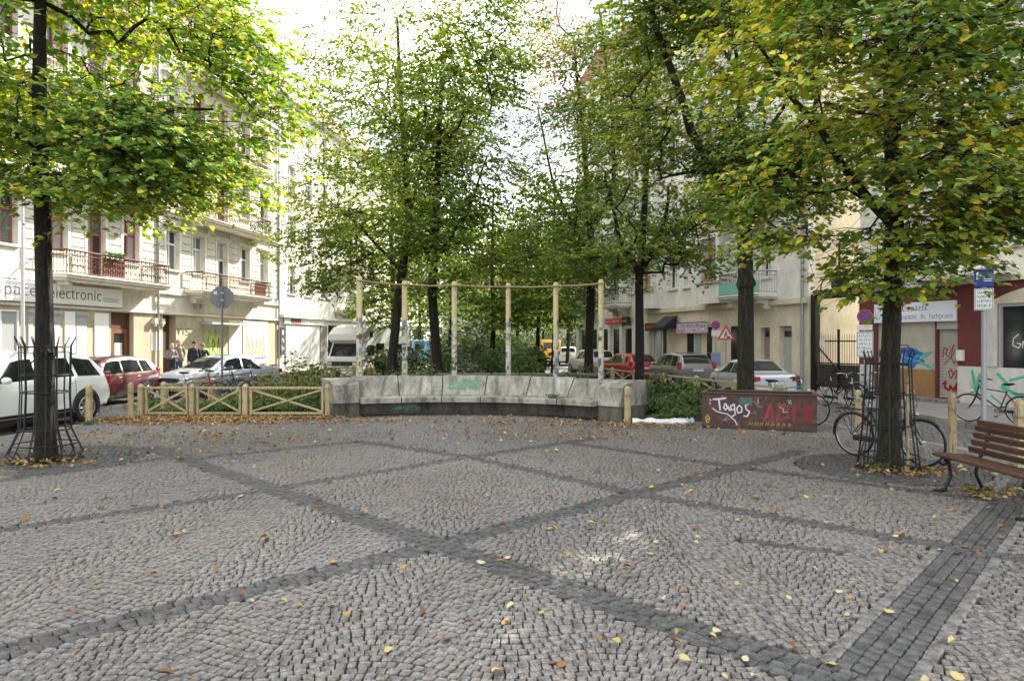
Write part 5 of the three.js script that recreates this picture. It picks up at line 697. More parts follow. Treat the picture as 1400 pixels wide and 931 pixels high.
for (let i = 0; i < 7; i++) { const d0 = 16.2 + i * 2.1, a = V(edgeR(d0) - 0.35, 0, -d0), d1 = d0 + 2.06, b = V(edgeR(d1) - 0.35, 0, -d1); fencePanel(a, b, 'crossed yellow fence panel along the parked cars, ' + ['first', 'second', 'third', 'fourth', 'fifth', 'sixth', 'seventh'][i] + ' counted from the graffiti box', 'fence along the right street', i === 6, i); }
// rusty steel box covered in graffiti
{
  const a = V(3.94, 0, -14.5), o = thing('graffiti_box', 'long rusty brown steel box covered in white and red graffiti', 'planter', [3.94, 0, -14.5], -0.373), W = 2.19, H = 0.70, D = 0.85;
  const rust = worn(0.085, 0.04, 0.028, 0.75, 0.004), rim = worn(0.10, 0.055, 0.045, 0.7);
  const art = print(canvasTex(1400, 448, (c, w, h) => {
    const r = rng(9); c.fillStyle = '#4a332b'; c.fillRect(0, 0, w, h);
    for (let i = 0; i < 500; i++) { c.globalAlpha = 0.12 + r() * 0.2; c.fillStyle = ['#5c3e33', '#38261f', '#6a4a3a', '#2c211d', '#54453f'][Math.floor(r() * 5)]; c.beginPath(); c.ellipse(r() * w, r() * h, 6 + r() * 60, 4 + r() * 34, r() * 3, 0, 7); c.fill(); } c.globalAlpha = 1;
    for (let i = 0; i < 70; i++) { c.globalAlpha = 0.25 + r() * 0.5; const x = r() * w, y = 30 + r() * (h - 60); strokeOn(c, Array.from({ length: 4 }, () => [x + (r() - 0.5) * 110, y + (r() - 0.5) * 90]), ['#8d8688', '#6e2a2c', '#75706a', '#2a2322', '#8a3a36', '#59605a', '#a59f9c'][Math.floor(r() * 7)], 3 + r() * 9); } c.globalAlpha = 1;
    const L = '#cfcdd6'; strokeOn(c, [[150, 80], [260, 70], [300, 60]], L, 22); strokeOn(c, [[215, 78], [232, 210]], L, 22); strokeOn(c, [[330, 190], [300, 130], [275, 180], [300, 215], [335, 170], [350, 220]], L, 18); strokeOn(c, [[400, 140], [365, 160], [370, 215], [415, 200], [410, 140], [420, 270], [380, 300]], L, 17); strokeOn(c, [[470, 150], [440, 190], [455, 250], [500, 235], [505, 175], [470, 150]], L, 17); strokeOn(c, [[590, 130], [545, 150], [560, 200], [600, 230], [570, 290], [530, 285]], L, 17);
    strokeOn(c, [[140, 200], [190, 240], [330, 270], [420, 350], [440, 400]], L, 14); strokeOn(c, [[105, 90], [112, 96]], L, 16); strokeOn(c, [[100, 130], [108, 136]], L, 16);
    c.globalAlpha = 0.85; for (let i = 0; i < 3; i++) strokeOn(c, [[480 + i * 56, 130], [490 + i * 56, 50], [520 + i * 52, 60], [515 + i * 52, 130], [490 + i * 56, 95]], '#3f7a72', 20);
    const R = '#8f2a30'; strokeOn(c, [[780, 330], [850, 120], [890, 330]], R, 36); strokeOn(c, [[800, 250], [880, 250]], R, 28); strokeOn(c, [[950, 330], [955, 130], [1050, 160], [1060, 280], [950, 325]], R, 36); strokeOn(c, [[1130, 330], [1135, 130]], R, 38); strokeOn(c, [[1110, 200], [1200, 140]], R, 26); strokeOn(c, [[790, 322], [848, 140]], '#b5483f', 10); c.fillStyle = '#7d2026'; c.fillRect(1230, 120, 120, 220);
    strokeOn(c, [[960, 150], [1010, 180], [1000, 220], [1050, 215]], '#b9b4b8', 12); const Y = '#a08a3a'; for (let i = 0; i < 8; i++) strokeOn(c, [[590 + i * 68, 400], [600 + i * 68, 360], [625 + i * 66, 395], [640 + i * 64, 362]], Y, 9); strokeOn(c, [[60, 390], [45, 330], [75, 290], [100, 330], [85, 390], [60, 390], [70, 330], [95, 350]], '#b0a23a', 14); strokeOn(c, [[1060, 60], [1075, 110], [1090, 60], [1100, 115]], '#b9b0a8', 9); strokeOn(c, [[700, 60], [705, 120]], '#d2cdbd', 10);
  }), 0.6);
  part(o, 'front_panel', new THREE.PlaneGeometry(W, H).translate(W / 2, H / 2 + 0.015, 0.004), art); part(o, 'front_plate', box(0, W, 0.01, H, -0.03, 0), rust); part(o, 'back_plate', box(0, W, 0.01, H, -D, -D + 0.03), rust);
  part(o, 'end_plate', box(0, 0.03, 0.01, H, -D + 0.032, -0.032), rust); part(o, 'end_plate', box(W - 0.03, W, 0.01, H, -D + 0.032, -0.032), rust); part(o, 'soil', box(0.032, W - 0.032, 0.3, 0.62, -D + 0.032, -0.032), M.soil);
  part(o, 'rim', [rbox(-0.03, W + 0.03, H + 0.002, H + 0.04, -0.07, 0.03, 0.01), rbox(-0.03, W + 0.03, H + 0.002, H + 0.04, -D - 0.03, -D + 0.07, 0.01), rbox(-0.028, 0.07, H + 0.003, H + 0.039, -D + 0.07, -0.07, 0.01), rbox(W - 0.07, W + 0.028, H + 0.003, H + 0.039, -D + 0.07, -0.07, 0.01)], rim); part(o, 'foot', box(0.05, W - 0.05, -0.05, 0.009, -D + 0.1, -0.1), M.blackIron);
}
// iron guards around the two near trees
function guard(base, label, H, profile, n, tilt) {     // profile: [y, radius]
  const o = thing('tree_guard', label, 'tree guard', [base[0], 0, -base[1]], 0);
  for (let i = 0; i < n; i++) { const a = i / n * 6.2832 + 0.1, wob = (i * 37 % 11 - 5) * 0.003; part(o, 'bar', tube([...profile.map(([y, r]) => [Math.cos(a) * (r + wob), y, Math.sin(a) * (r + wob), 0.0105]), [Math.cos(a) * (profile[profile.length - 1][1] + tilt), H, Math.sin(a) * (profile[profile.length - 1][1] + tilt), 0.006]], 5), M.iron); }
  return o;
}
const ringAt = (o, y, r) => part(o, 'ring', ring(r, 0.011, 24, 5).rotateX(Math.PI / 2).translate(0, y, 0), M.iron);
{
  const g1 = guard([-7.07, 10.6], 'dark iron tree guard flaring out at the ground round the yellow-green lime', 1.86, [[0.0, 0.40], [0.10, 0.49], [0.46, 0.335], [1.0, 0.315], [1.72, 0.33]], 14, 0.07); ringAt(g1, 0.46, 0.335); ringAt(g1, 0.24, 0.43); ringAt(g1, 1.02, 0.315); ringAt(g1, 1.28, 0.318); ringAt(g1, 1.70, 0.33); part(g1, 'stay', rod([-0.31, 1.35, 0.05], [0.02, 1.62, 0.1], 0.012), M.iron);
  const g2 = guard([5.33, 9.9], 'slim iron tree guard round the dark lime beside the bicycle', 1.66, [[0.0, 0.40], [0.55, 0.335], [1.1, 0.30], [1.5, 0.285]], 13, 0.04); ringAt(g2, 0.18, 0.385); ringAt(g2, 0.62, 0.33); ringAt(g2, 1.05, 0.303); ringAt(g2, 1.47, 0.287); part(g2, 'curl', ring(0.05, 0.009, 12, 4).translate(0.30, 1.62, 0.05), M.iron); part(g2, 'curl', ring(0.05, 0.009, 12, 4).rotateY(1).translate(-0.22, 1.62, 0.2), M.iron);
  const st = thing('tree_stake', 'pale yellow wooden stake tied inside the slim tree guard', 'stake', [5.56, 0, -9.82], 0); part(st, 'shaft', tube([[0, -0.1, 0, 0.022], [-0.01, 1.3, 0, 0.02]], 7), yWood[1]); part(st, 'tie', ring(0.03, 0.006, 10, 4).rotateX(1.57).translate(0, 1.2, 0), M.rubber);
}
// wooden bench on cast iron legs
{
  const o = thing('park_bench', 'brown slatted wooden bench on curved black iron legs', 'bench', [5.42, 0, -7.68], Math.PI / 2 * -1), Ln = 1.78, wTex = rep(tex(256, 64, (u, v) => { const n = 0.78 + 0.2 * tileNoise(u * 0.5, v, 24, 3) + 0.2 * fbm(u * 0.4, v, 10, 6); return [n, n * 0.93, n * 0.88]; }), 1.2, 8);
  const wd = [mat(0.135, 0.07, 0.05, 0.6, { map: wTex, bumpMap: bumpRep, bumpScale: 0.003 }), mat(0.11, 0.058, 0.042, 0.62, { map: wTex, bumpMap: bumpRep, bumpScale: 0.003 }), mat(0.165, 0.085, 0.058, 0.6, { map: wTex, bumpMap: bumpRep, bumpScale: 0.003 })];
  // local: x along the bench, z towards its front
  const slat = (name, y, z, w, t, tilt, k) => { const m = part(o, name, rbox(-Ln / 2, Ln / 2, -t / 2, t / 2, -w / 2, w / 2, 0.008), wd[k % 3]); m.position.set(0, y, z); m.rotation.x = tilt; };
  [[0.420, 0.235], [0.418, 0.150], [0.410, 0.065], [0.402, -0.02], [0.396, -0.105]].forEach(([y, z], i) => slat('seat_slat', y, z, 0.075, 0.034, i === 0 ? 0.25 : -0.06, i));
  [[0.475, -0.185], [0.56, -0.215], [0.645, -0.242], [0.73, -0.268], [0.80, -0.29]].forEach(([y, z], i) => slat('back_slat', y, z, 0.07, 0.032, -Math.PI / 2 + 0.30 + Math.PI, i + 1));
  for (const s of [-1, 1]) {
    const x = s * 0.68, L = part(o, 'leg', [tube([[x, 0.0, 0.30, 0.026], [x, 0.04, 0.24, 0.024], [x, 0.18, 0.17, 0.02], [x, 0.32, 0.19, 0.022], [x, 0.385, 0.24, 0.024]], 7), tube([[x, 0.0, -0.26, 0.026], [x, 0.05, -0.20, 0.024], [x, 0.20, -0.13, 0.02], [x, 0.36, -0.15, 0.024]], 7), tube([[x, 0.385, 0.25, 0.02], [x, 0.375, 0.05, 0.018], [x, 0.36, -0.15, 0.024], [x, 0.50, -0.225, 0.02], [x, 0.70, -0.29, 0.018], [x, 0.83, -0.325, 0.016]], 7)], M.blackIron);
    part(L, 'foot', rbox(x - 0.04, x + 0.04, -0.005, 0.025, 0.22, 0.36, 0.01), M.blackIron); part(L, 'foot', rbox(x - 0.04, x + 0.04, -0.005, 0.025, -0.32, -0.18, 0.01), M.blackIron); part(L, 'scroll', ring(0.045, 0.014, 14, 5).rotateY(Math.PI / 2).translate(x, 0.36, 0.26), M.blackIron);
  }
}
// rolled white sheet of plastic on the ground by the seat
{
  const g = new THREE.CylinderGeometry(0.075, 0.09, 1.15, 18, 22).rotateZ(Math.PI / 2), p = g.attributes.position; for (let i = 0; i < p.count; i++) { const x = p.getX(i), n = 1 + noise3.noise(x * 5, p.getY(i) * 9, p.getZ(i) * 9) * 0.6 + noise3.noise(x * 13, p.getY(i) * 20, 3) * 0.25; p.setXYZ(i, x, p.getY(i) * n * 0.8, p.getZ(i) * n * 1.35); } g.computeVertexNormals(); const m = g.clone();
  const q = at(902, 15.05), o = thing('plastic_sheet', 'crumpled white plastic sheet rolled up on the ground beside the seat', 'rubbish', [q.x, 0.055, q.z], -0.14); part(o, 'roll', g, mat(0.66, 0.66, 0.65, 0.45)); part(o, 'end', m.clone().scale(0.16, 1.1, 1.1).translate(0.62, 0.01, 0), mat(0.35, 0.42, 0.50, 0.5), 'pale blue crumpled end');
}
// ------------------------------------------------------------------ traffic signs
function signPole(name, label, p, r, h, y0 = 0, m = M.galv) { const o = thing(name, label, 'traffic sign', [p.x, y0, p.z]); part(o, 'pole', tube([[0, -0.1, 0, r], [0, h, 0, r]], 10), m); return o; }
const faceTo = (o, tx, tz) => { o.rotation.y = Math.atan2(tx - o.position.x, tz - o.position.z); };
{
  const p = at(303, 21.4), o = signPole('stop_sign', 'grey back of an eight-sided traffic sign on a tall pole in the planting', p, 0.035, 3.45, 0, mat(0.16, 0.165, 0.17, 0.5, { metalness: 0.4 })); const s = new THREE.Shape(); for (let i = 0; i < 8; i++) { const a = (i + 0.5) / 8 * 6.2832; s[i ? 'lineTo' : 'moveTo'](Math.cos(a) * 0.36, Math.sin(a) * 0.36); } s.closePath();
  part(o, 'plate', new THREE.ExtrudeGeometry(s, { depth: 0.012, bevelEnabled: false }).translate(0, 3.12, -0.055), mat(0.17, 0.175, 0.185, 0.5, { metalness: 0.3 })); part(o, 'clamp', box(-0.05, 0.05, 3.0, 3.06, -0.042, 0.045), M.galv); part(o, 'clamp', box(-0.05, 0.05, 3.22, 3.28, -0.042, 0.045), M.galv); part(o, 'sticker', box(-0.24, -0.14, 3.2, 3.3, -0.0425, -0.041), M.white); faceTo(o, 0, 0);
}
const noStop = canvasTex(128, 128, (c) => { c.clearRect(0, 0, 128, 128); c.fillStyle = '#b3282c'; c.beginPath(); c.arc(64, 64, 63, 0, 7); c.fill(); c.fillStyle = '#2c4c9a'; c.beginPath(); c.arc(64, 64, 50, 0, 7); c.fill(); strokeOn(c, [[28, 28], [100, 100]], '#b3282c', 13); strokeOn(c, [[100, 28], [28, 100]], '#b3282c', 13); });
const plateText = (rows, seed) => print(canvasTex(128, 160, (c, w, h) => { c.fillStyle = '#d9d9d7'; c.fillRect(0, 0, w, h); c.strokeStyle = '#444'; c.lineWidth = 3; c.strokeRect(4, 4, w - 8, h - 8); for (let i = 0; i < rows; i++) marks(c, 16, 14 + i * (h - 24) / rows, w - 32, (h - 40) / rows * 0.8, '#3a3f4c', 7, seed + i); }));
{
  const p = at(1183, 20.4), o = signPole('no_stopping_sign', 'round red and blue no stopping sign with white plates before the burgundy house', p, 0.03, 2.75, WALK_R); part(o, 'disc', new THREE.CylinderGeometry(0.21, 0.21, 0.01, 24).rotateX(Math.PI / 2).translate(0, 2.66, 0.04), M.galv); part(o, 'face', new THREE.CircleGeometry(0.205, 24).translate(0, 2.66, 0.047), paint(noStop)); part(o, 'plate', box(-0.2, 0.2, 2.26, 2.42, 0.034, 0.042), M.white); part(o, 'plate', box(-0.22, 0.22, 1.48, 2.22, 0.034, 0.042), M.white); part(o, 'print', plane(-0.21, 0.21, 1.5, 2.2, 0.0445), plateText(5, 40)); faceTo(o, 0, 0);
  const p2 = at(979, 30.2), b = signPole('no_stopping_sign', 'small no stopping sign on a pole before the cafe house', p2, 0.03, 2.75, WALK_R); part(b, 'disc', new THREE.CylinderGeometry(0.19, 0.19, 0.01, 20).rotateX(Math.PI / 2).translate(0, 2.62, 0.04), M.galv); part(b, 'face', new THREE.CircleGeometry(0.185, 20).translate(0, 2.62, 0.047), paint(noStop)); part(b, 'plate', box(-0.18, 0.18, 2.15, 2.38, 0.034, 0.042), M.white); part(b, 'bin', rbox(-0.2, 0.2, 0.9, 1.45, 0.04, 0.3, 0.02), mat(0.18, 0.22, 0.34, 0.5)); faceTo(b, 0, 0);
  const p3 = at(993, 27.4), t = signPole('road_works_sign', 'red and white triangular road works sign by the parked cars', p3, 0.028, 2.5, WALK_R); const tri = (r) => { const s = new THREE.Shape(); for (let i = 0; i < 3; i++) { const a = Math.PI / 2 + i * 2.0944; s[i ? 'lineTo' : 'moveTo'](Math.cos(a) * r, Math.sin(a) * r); } s.closePath(); return s; };
  part(t, 'plate', new THREE.ExtrudeGeometry(tri(0.40), { depth: 0.01, bevelEnabled: false }).translate(0, 2.18, 0.035), mat(0.55, 0.04, 0.035, 0.5)); part(t, 'face', new THREE.ExtrudeGeometry(tri(0.27), { depth: 0.004, bevelEnabled: false }).translate(0, 2.18, 0.046), M.white); part(t, 'symbol', [rod([-0.06, 2.08, 0.055], [0.0, 2.27, 0.055], 0.02, 4), rod([0.0, 2.27, 0.055], [0.04, 2.1, 0.055], 0.014, 4), new THREE.SphereGeometry(0.05, 8, 6).scale(1.4, 0.7, 0.2).translate(0.09, 2.09, 0.055), new THREE.SphereGeometry(0.025, 8, 6).scale(1, 1, 0.3).translate(0.0, 2.31, 0.055)], M.plastic); faceTo(t, 0, 0);
  const p4 = at(1346, 16.3), k = signPole('parking_sign', 'blue parking sign with white plate on a thick grey pole', p4, 0.058, 3.45, WALK_R, mat(0.36, 0.36, 0.38, 0.5, { metalness: 0.3 })); part(k, 'blue_plate', rbox(-0.19, 0.19, 3.20, 3.62, 0.06, 0.075, 0.005), mat(0.03, 0.07, 0.30, 0.45)); part(k, 'print', plane(-0.18, 0.18, 3.21, 3.61, 0.0775), print(canvasTex(128, 128, (c) => { c.fillStyle = '#24408f'; c.fillRect(0, 0, 128, 128); c.fillStyle = '#e6e8ee'; c.font = 'bold 84px sans-serif'; c.fillText('P', 6, 74); c.fillRect(62, 70, 60, 6); c.fillRect(62, 84, 60, 5); }), 0.4)); part(k, 'white_plate', rbox(-0.19, 0.19, 2.66, 3.17, 0.06, 0.075, 0.005), M.white); part(k, 'print', plane(-0.18, 0.18, 2.67, 3.16, 0.0775), plateText(4, 60)); faceTo(k, 0, 0);
  const p5 = at(30, 21.5); const lp = thing('pole', 'slim pale grey pole standing on the kerb before the electronics shop', 'pole', [p5.x, ROAD_L, p5.z]); part(lp, 'shaft', tube([[0, -0.1, 0, 0.055], [0, 3.2, 0, 0.05], [0, 6.4, 0, 0.04]], 10), mat(0.5, 0.5, 0.5, 0.5)); part(lp, 'sleeve', tube([[0, 0, 0, 0.075], [0, 1.0, 0, 0.07]], 10), mat(0.4, 0.4, 0.4, 0.5)); part(lp, 'door', box(-0.03, 0.03, 0.4, 0.8, 0.068, 0.08), M.galv);
}
// ------------------------------------------------------------------ bicycles
// local: x forward, y up; wheels of 0.34 m
function bicycle(label, group, frameMat, o = {}) {
  const b = thing('bicycle', label, 'bicycle', [0, 0, 0], 0, group), R = 0.34, H = [0.55, R], B = [-0.52, R], bb = [-0.07, 0.285], st = [-0.235, 0.78], ht = [0.33, 0.90], hb = [0.375, 0.70];
  const hi = o.detail, tyreM = o.tyre ?? M.rubber;
  for (const [n, [x, y]] of [['rear_wheel', B], ['front_wheel', H]]) {
    const w = part(b, n, ring(R - 0.036, 0.0055, hi ? 40 : 20, 5).scale(1, 1, 1.6), M.steel); w.position.set(x, y, 0);
    part(w, 'tyre', ring(R - 0.018, 0.018, hi ? 44 : 22, hi ? 8 : 5), tyreM); const sp = [], k = hi ? 28 : 10; for (let i = 0; i < k; i++) { const a = i / k * 6.2832, s = i % 2 ? 0.025 : -0.025; sp.push(rod([Math.cos(a + 0.6) * 0.025, Math.sin(a + 0.6) * 0.025, s], [Math.cos(a) * (R - 0.04), Math.sin(a) * (R - 0.04), 0], hi ? 0.0013 : 0.002, 3)); } const spk = part(w, 'spokes', sp, M.steel); spk.userData.kind = 'stuff'; part(w, 'hub', disc(0.022, 0.09, 10).rotateX(Math.PI / 2), M.steel);
  }
  const T = (p, q, r, z0 = 0, z1 = 0) => rod([...p, z0], [...q, z1], r, 7);
  const fr = [T(bb, st, 0.015), T(hb, [-0.10, 0.33], 0.018), T(hb, ht, 0.019)]; fr.push(o.step ? tube([[0.345, 0.80, 0, 0.013], [0.10, 0.55, 0, 0.013], [-0.13, 0.46, 0, 0.013]], 7) : T([0.345, 0.83], [-0.225, 0.75], 0.014));
  for (const s of [-0.045, 0.045]) fr.push(T(bb, B, 0.009, s * 0.6, s), T([-0.215, 0.72], B, 0.008, s * 0.4, s)); part(b, 'frame', fr, frameMat);
  part(b, 'fork', [tube([[0.38, 0.68, 0.035, 0.012], [0.45, 0.50, 0.045, 0.011], [H[0], H[1], 0.045, 0.009]], 6), tube([[0.38, 0.68, -0.035, 0.012], [0.45, 0.50, -0.045, 0.011], [H[0], H[1], -0.045, 0.009]], 6), T([0.375, 0.69], [0.385, 0.67], 0.03)], o.forkMat ?? frameMat);
  part(b, 'handlebar', [T(ht, [0.315, 0.99], 0.013), tube([[0.24, 1.02, -0.29, 0.011], [0.34, 1.04, -0.2, 0.011], [0.34, 0.99, 0, 0.012], [0.34, 1.04, 0.2, 0.011], [0.24, 1.02, 0.29, 0.011]], 7)], M.steel); for (const s of [-1, 1]) part(b, 'grip', T([0.25, 1.022], [0.14, 1.0], 0.017, s * 0.288, s * 0.31), M.rubber);
  { const g = new THREE.SphereGeometry(1, 14, 8), p = g.attributes.position; for (let i = 0; i < p.count; i++) { const x = p.getX(i), k = x > 0 ? 1 - 0.75 * x : 1; p.setXYZ(i, x * 0.135, p.getY(i) * 0.032 + (x < -0.4 ? 0.012 : 0), p.getZ(i) * 0.078 * k); } g.computeVertexNormals(); const s = part(b, 'saddle', g, M.rubber); s.position.set(-0.26, 0.935, 0); } part(b, 'seat_post', T(st, [-0.275, 0.915], 0.012), M.steel);
  const arc = (c, r, a0, a1, w) => { const pos = [], idx = [], n = 14; for (let i = 0; i <= n; i++) { const a = lerp(a0, a1, i / n); for (const [dz, dr] of [[-w, -0.008], [0, 0], [w, -0.008]]) pos.push(c[0] + Math.cos(a) * (r + dr), c[1] + Math.sin(a) * (r + dr), dz); if (i < n) for (let k = 0; k < 2; k++) { const q = i * 3 + k; idx.push(q, q + 3, q + 1, q + 1, q + 3, q + 4); } } const g = new THREE.BufferGeometry(); g.setAttribute('position', new THREE.Float32BufferAttribute(pos, 3)); g.setIndex(idx); g.computeVertexNormals(); return g; };
  const mg = o.guardMat ?? M.plastic; mg.side = THREE.DoubleSide; part(b, 'mudguard', arc(B, R + 0.022, 0.35, 3.3, 0.024), mg); part(b, 'mudguard', arc(H, R + 0.022, 0.75, 2.7, 0.024), mg);
  part(b, 'chain_guard', rbox(-0.50, 0.04, 0.255, 0.33, 0.05, 0.062, 0.008), o.guardMat ?? M.plastic); part(b, 'crank', [disc(0.085, 0.006, 20).rotateX(Math.PI / 2).translate(...bb, 0.045), rod([...bb, 0.07], [bb[0] + 0.10, bb[1] - 0.13, 0.075], 0.009), rod([...bb, -0.07], [bb[0] - 0.10, bb[1] + 0.13, -0.075], 0.009)], M.steel); part(b, 'pedal', rbox(bb[0] + 0.06, bb[0] + 0.14, bb[1] - 0.145, bb[1] - 0.12, 0.08, 0.17, 0.005), M.rubber); part(b, 'pedal', rbox(bb[0] - 0.14, bb[0] - 0.06, bb[1] + 0.12, bb[1] + 0.145, -0.17, -0.08, 0.005), M.rubber);
  part(b, 'rack', [rbox(-0.78, -0.34, 0.725, 0.737, -0.06, -0.05, 0.003), rbox(-0.78, -0.34, 0.725, 0.737, 0.05, 0.06, 0.003), rbox(-0.78, -0.74, 0.724, 0.738, -0.05, 0.05, 0.003), rbox(-0.45, -0.43, 0.726, 0.736, -0.05, 0.05, 0.003), rbox(-0.60, -0.58, 0.726, 0.736, -0.05, 0.05, 0.003), rod([-0.72, 0.72, 0.06], [B[0], B[1], 0.07], 0.005, 5), rod([-0.72, 0.72, -0.06], [B[0], B[1], -0.07], 0.005, 5), rod([-0.5, 0.72, 0.06], [B[0], B[1], 0.07], 0.005, 5)], M.blackIron);
  part(b, 'head_lamp', new THREE.SphereGeometry(0.035, 10, 8).scale(1.2, 1, 1).translate(0.47, 0.74, 0), M.steel); part(b, 'rear_reflector', rbox(-0.80, -0.785, 0.66, 0.70, -0.04, 0.04, 0.004), mat(0.35, 0.02, 0.02, 0.3)); if (hi) { part(b, 'side_reflector', rbox(-0.38, -0.33, 0.50, 0.56, -0.05, -0.04, 0.004), mat(0.75, 0.26, 0.02, 0.35)); part(b, 'brake_cable', tube([[0.33, 1.02, -0.12, 0.003], [0.42, 1.0, -0.1, 0.003], [0.47, 0.86, -0.04, 0.003], [0.42, 0.72, -0.02, 0.003]], 4), M.rubber); part(b, 'brake_cable', tube([[0.33, 1.03, 0.15, 0.003], [0.50, 1.08, 0.13, 0.003], [0.53, 0.9, 0.05, 0.003], [0.40, 0.74, 0.03, 0.003]], 4), M.rubber); }
  part(b, 'kickstand', rod([-0.30, 0.30, 0.05], [-0.34, 0.01, 0.16], 0.009), M.blackIron); return b;
}
const placeBike = (b, rear, front, y, lean = 0) => { const dx = front[0] - rear[0], dd = front[1] - rear[1], L = Math.hypot(dx, dd), f = 0.52 / 1.07; b.position.set(lerp(rear[0], front[0], f), y, -lerp(rear[1], front[1], f)); b.rotation.set(lean, Math.atan2(dd, dx), 0, 'YXZ'); };
const blackPaint = mat(0.02, 0.021, 0.024, 0.35, { metalness: 0.2 }), greyPaint = mat(0.25, 0.26, 0.28, 0.35, { metalness: 0.5 }), redPaint = mat(0.22, 0.02, 0.02, 0.35), bluePaint = mat(0.03, 0.06, 0.16, 0.35), tealPaint = mat(0.05, 0.20, 0.20, 0.4);
const nearBike = bicycle('black bicycle with silver rims leaning on the slim tree guard', undefined, blackPaint, { detail: true, step: false }); placeBike(nearBike, [5.31, 11.0], [5.92, 9.9], 0.005, 0.06);
const poleBike = bicycle('dark bicycle standing at the thick parking sign pole', 'parked bicycles', blackPaint, { detail: true }); placeBike(poleBike, [11.70, 16.0], [11.0, 16.85], WALK_R + 0.01, -0.04);
const rest = [
  [[9.65, 20.3], [9.95, 19.3], WALK_R, greyPaint, 'grey bicycle chained at the no stopping sign'], [[9.35, 20.9], [9.75, 19.9], WALK_R, blackPaint, 'black bicycle beside the grey one before the iron gate'], [[10.3, 20.9], [10.75, 19.95], WALK_R, bluePaint, 'blue bicycle nearest the burgundy wall'],
  [[-8.75, 19.6], [-7.75, 19.9], 0.012, blackPaint, 'black bicycle lying close to the stop sign pole in the planting'], [[-8.15, 21.7], [-7.2, 21.9], 0.012, greyPaint, 'silver bicycle locked at the stop sign pole'], [[-8.9, 18.4], [-7.9, 18.7], 0.012, redPaint, 'red bicycle behind the middle yellow fence panel'], [[-8.6, 20.6], [-7.6, 20.9], 0.012, bluePaint, 'blue bicycle behind the yellow fence posts'], [[-6.9, 23.6], [-6.0, 23.2], 0.012, blackPaint, 'bicycle half hidden by the yellow-green shrub'],
  [[5.35, 15.0], [6.3, 14.75], 0.0, tealPaint, 'bicycle leaning behind the graffiti box'],
];
rest.forEach(([r, f, y, m, label], i) => placeBike(bicycle(label, 'parked bicycles', m, { step: i % 3 === 1 }), r, f, y, (i % 2 ? 0.05 : -0.05)));
// ------------------------------------------------------------------ vehicles
const carPaint = (r, g, b, metal = 0.0) => new THREE.MeshPhysicalMaterial({ color: col(r, g, b), roughness: 0.38, metalness: metal, clearcoat: 1, clearcoatRoughness: 0.05 });
const carGlass = new THREE.MeshPhysicalMaterial({ color: col(0.012, 0.016, 0.018), roughness: 0.04, specularIntensity: 1 }), lampGlass = new THREE.MeshPhysicalMaterial({ color: col(0.62, 0.64, 0.66), roughness: 0.12, clearcoat: 1 }), tailRed = new THREE.MeshPhysicalMaterial({ color: col(0.32, 0.012, 0.012), roughness: 0.15, clearcoat: 1 }), alloy = mat(0.5, 0.5, 0.51, 0.3, { metalness: 0.8 }), seamM = mat(0.02, 0.02, 0.02, 0.7), plateM = mat(0.72, 0.72, 0.70, 0.5);
const plateFace = print(canvasTex(256, 56, (c) => { c.fillStyle = '#dcdcd8'; c.fillRect(0, 0, 256, 56); c.fillStyle = '#2a4a9a'; c.fillRect(0, 0, 24, 56); marks(c, 34, 6, 210, 44, '#23252a', 7, 77); }), 0.5);
const keyAt = (keys, x) => { if (x <= keys[0][0]) return keys[0][1]; for (let i = 1; i < keys.length; i++) if (x <= keys[i][0]) { const t = (x - keys[i - 1][0]) / (keys[i][0] - keys[i - 1][0]); return lerp(keys[i - 1][1], keys[i][1], t); } return keys[keys.length - 1][1]; };
const soft = (keys, x, q) => (keyAt(keys, x - q) + 2 * keyAt(keys, x) + keyAt(keys, x + q)) / 4;
function wheelOf(parent, x, z, r, spokes, side) {
  const w = part(parent, 'wheel', merge([disc(r * 0.66, 0.02, 22).rotateX(Math.PI / 2).translate(0, 0, side * 0.081)]), seamM); w.position.set(x, r, z);
  const prof = [[r * 0.66, -0.10], [r * 0.93, -0.105], [r, -0.07], [r, 0.07], [r * 0.93, 0.105], [r * 0.66, 0.10]].map(([a, b]) => new THREE.Vector2(a, b)); part(w, 'tyre', new THREE.LatheGeometry(prof, 30).rotateX(Math.PI / 2), M.rubber);
  const sp = [ring(r * 0.645, 0.014, 26, 6).translate(0, 0, side * 0.098), disc(r * 0.16, 0.03, 14).rotateX(Math.PI / 2).translate(0, 0, side * 0.098)]; for (let i = 0; i < spokes; i++) { const a = i / spokes * 6.2832; for (const q of [-0.10, 0.10]) sp.push(rbox(r * 0.1, r * 0.63, -0.014, 0.014, -0.012, 0.012, 0.006).rotateZ(a + q).translate(0, 0, side * 0.1)); } part(w, 'rim', sp, alloy); return w;
}
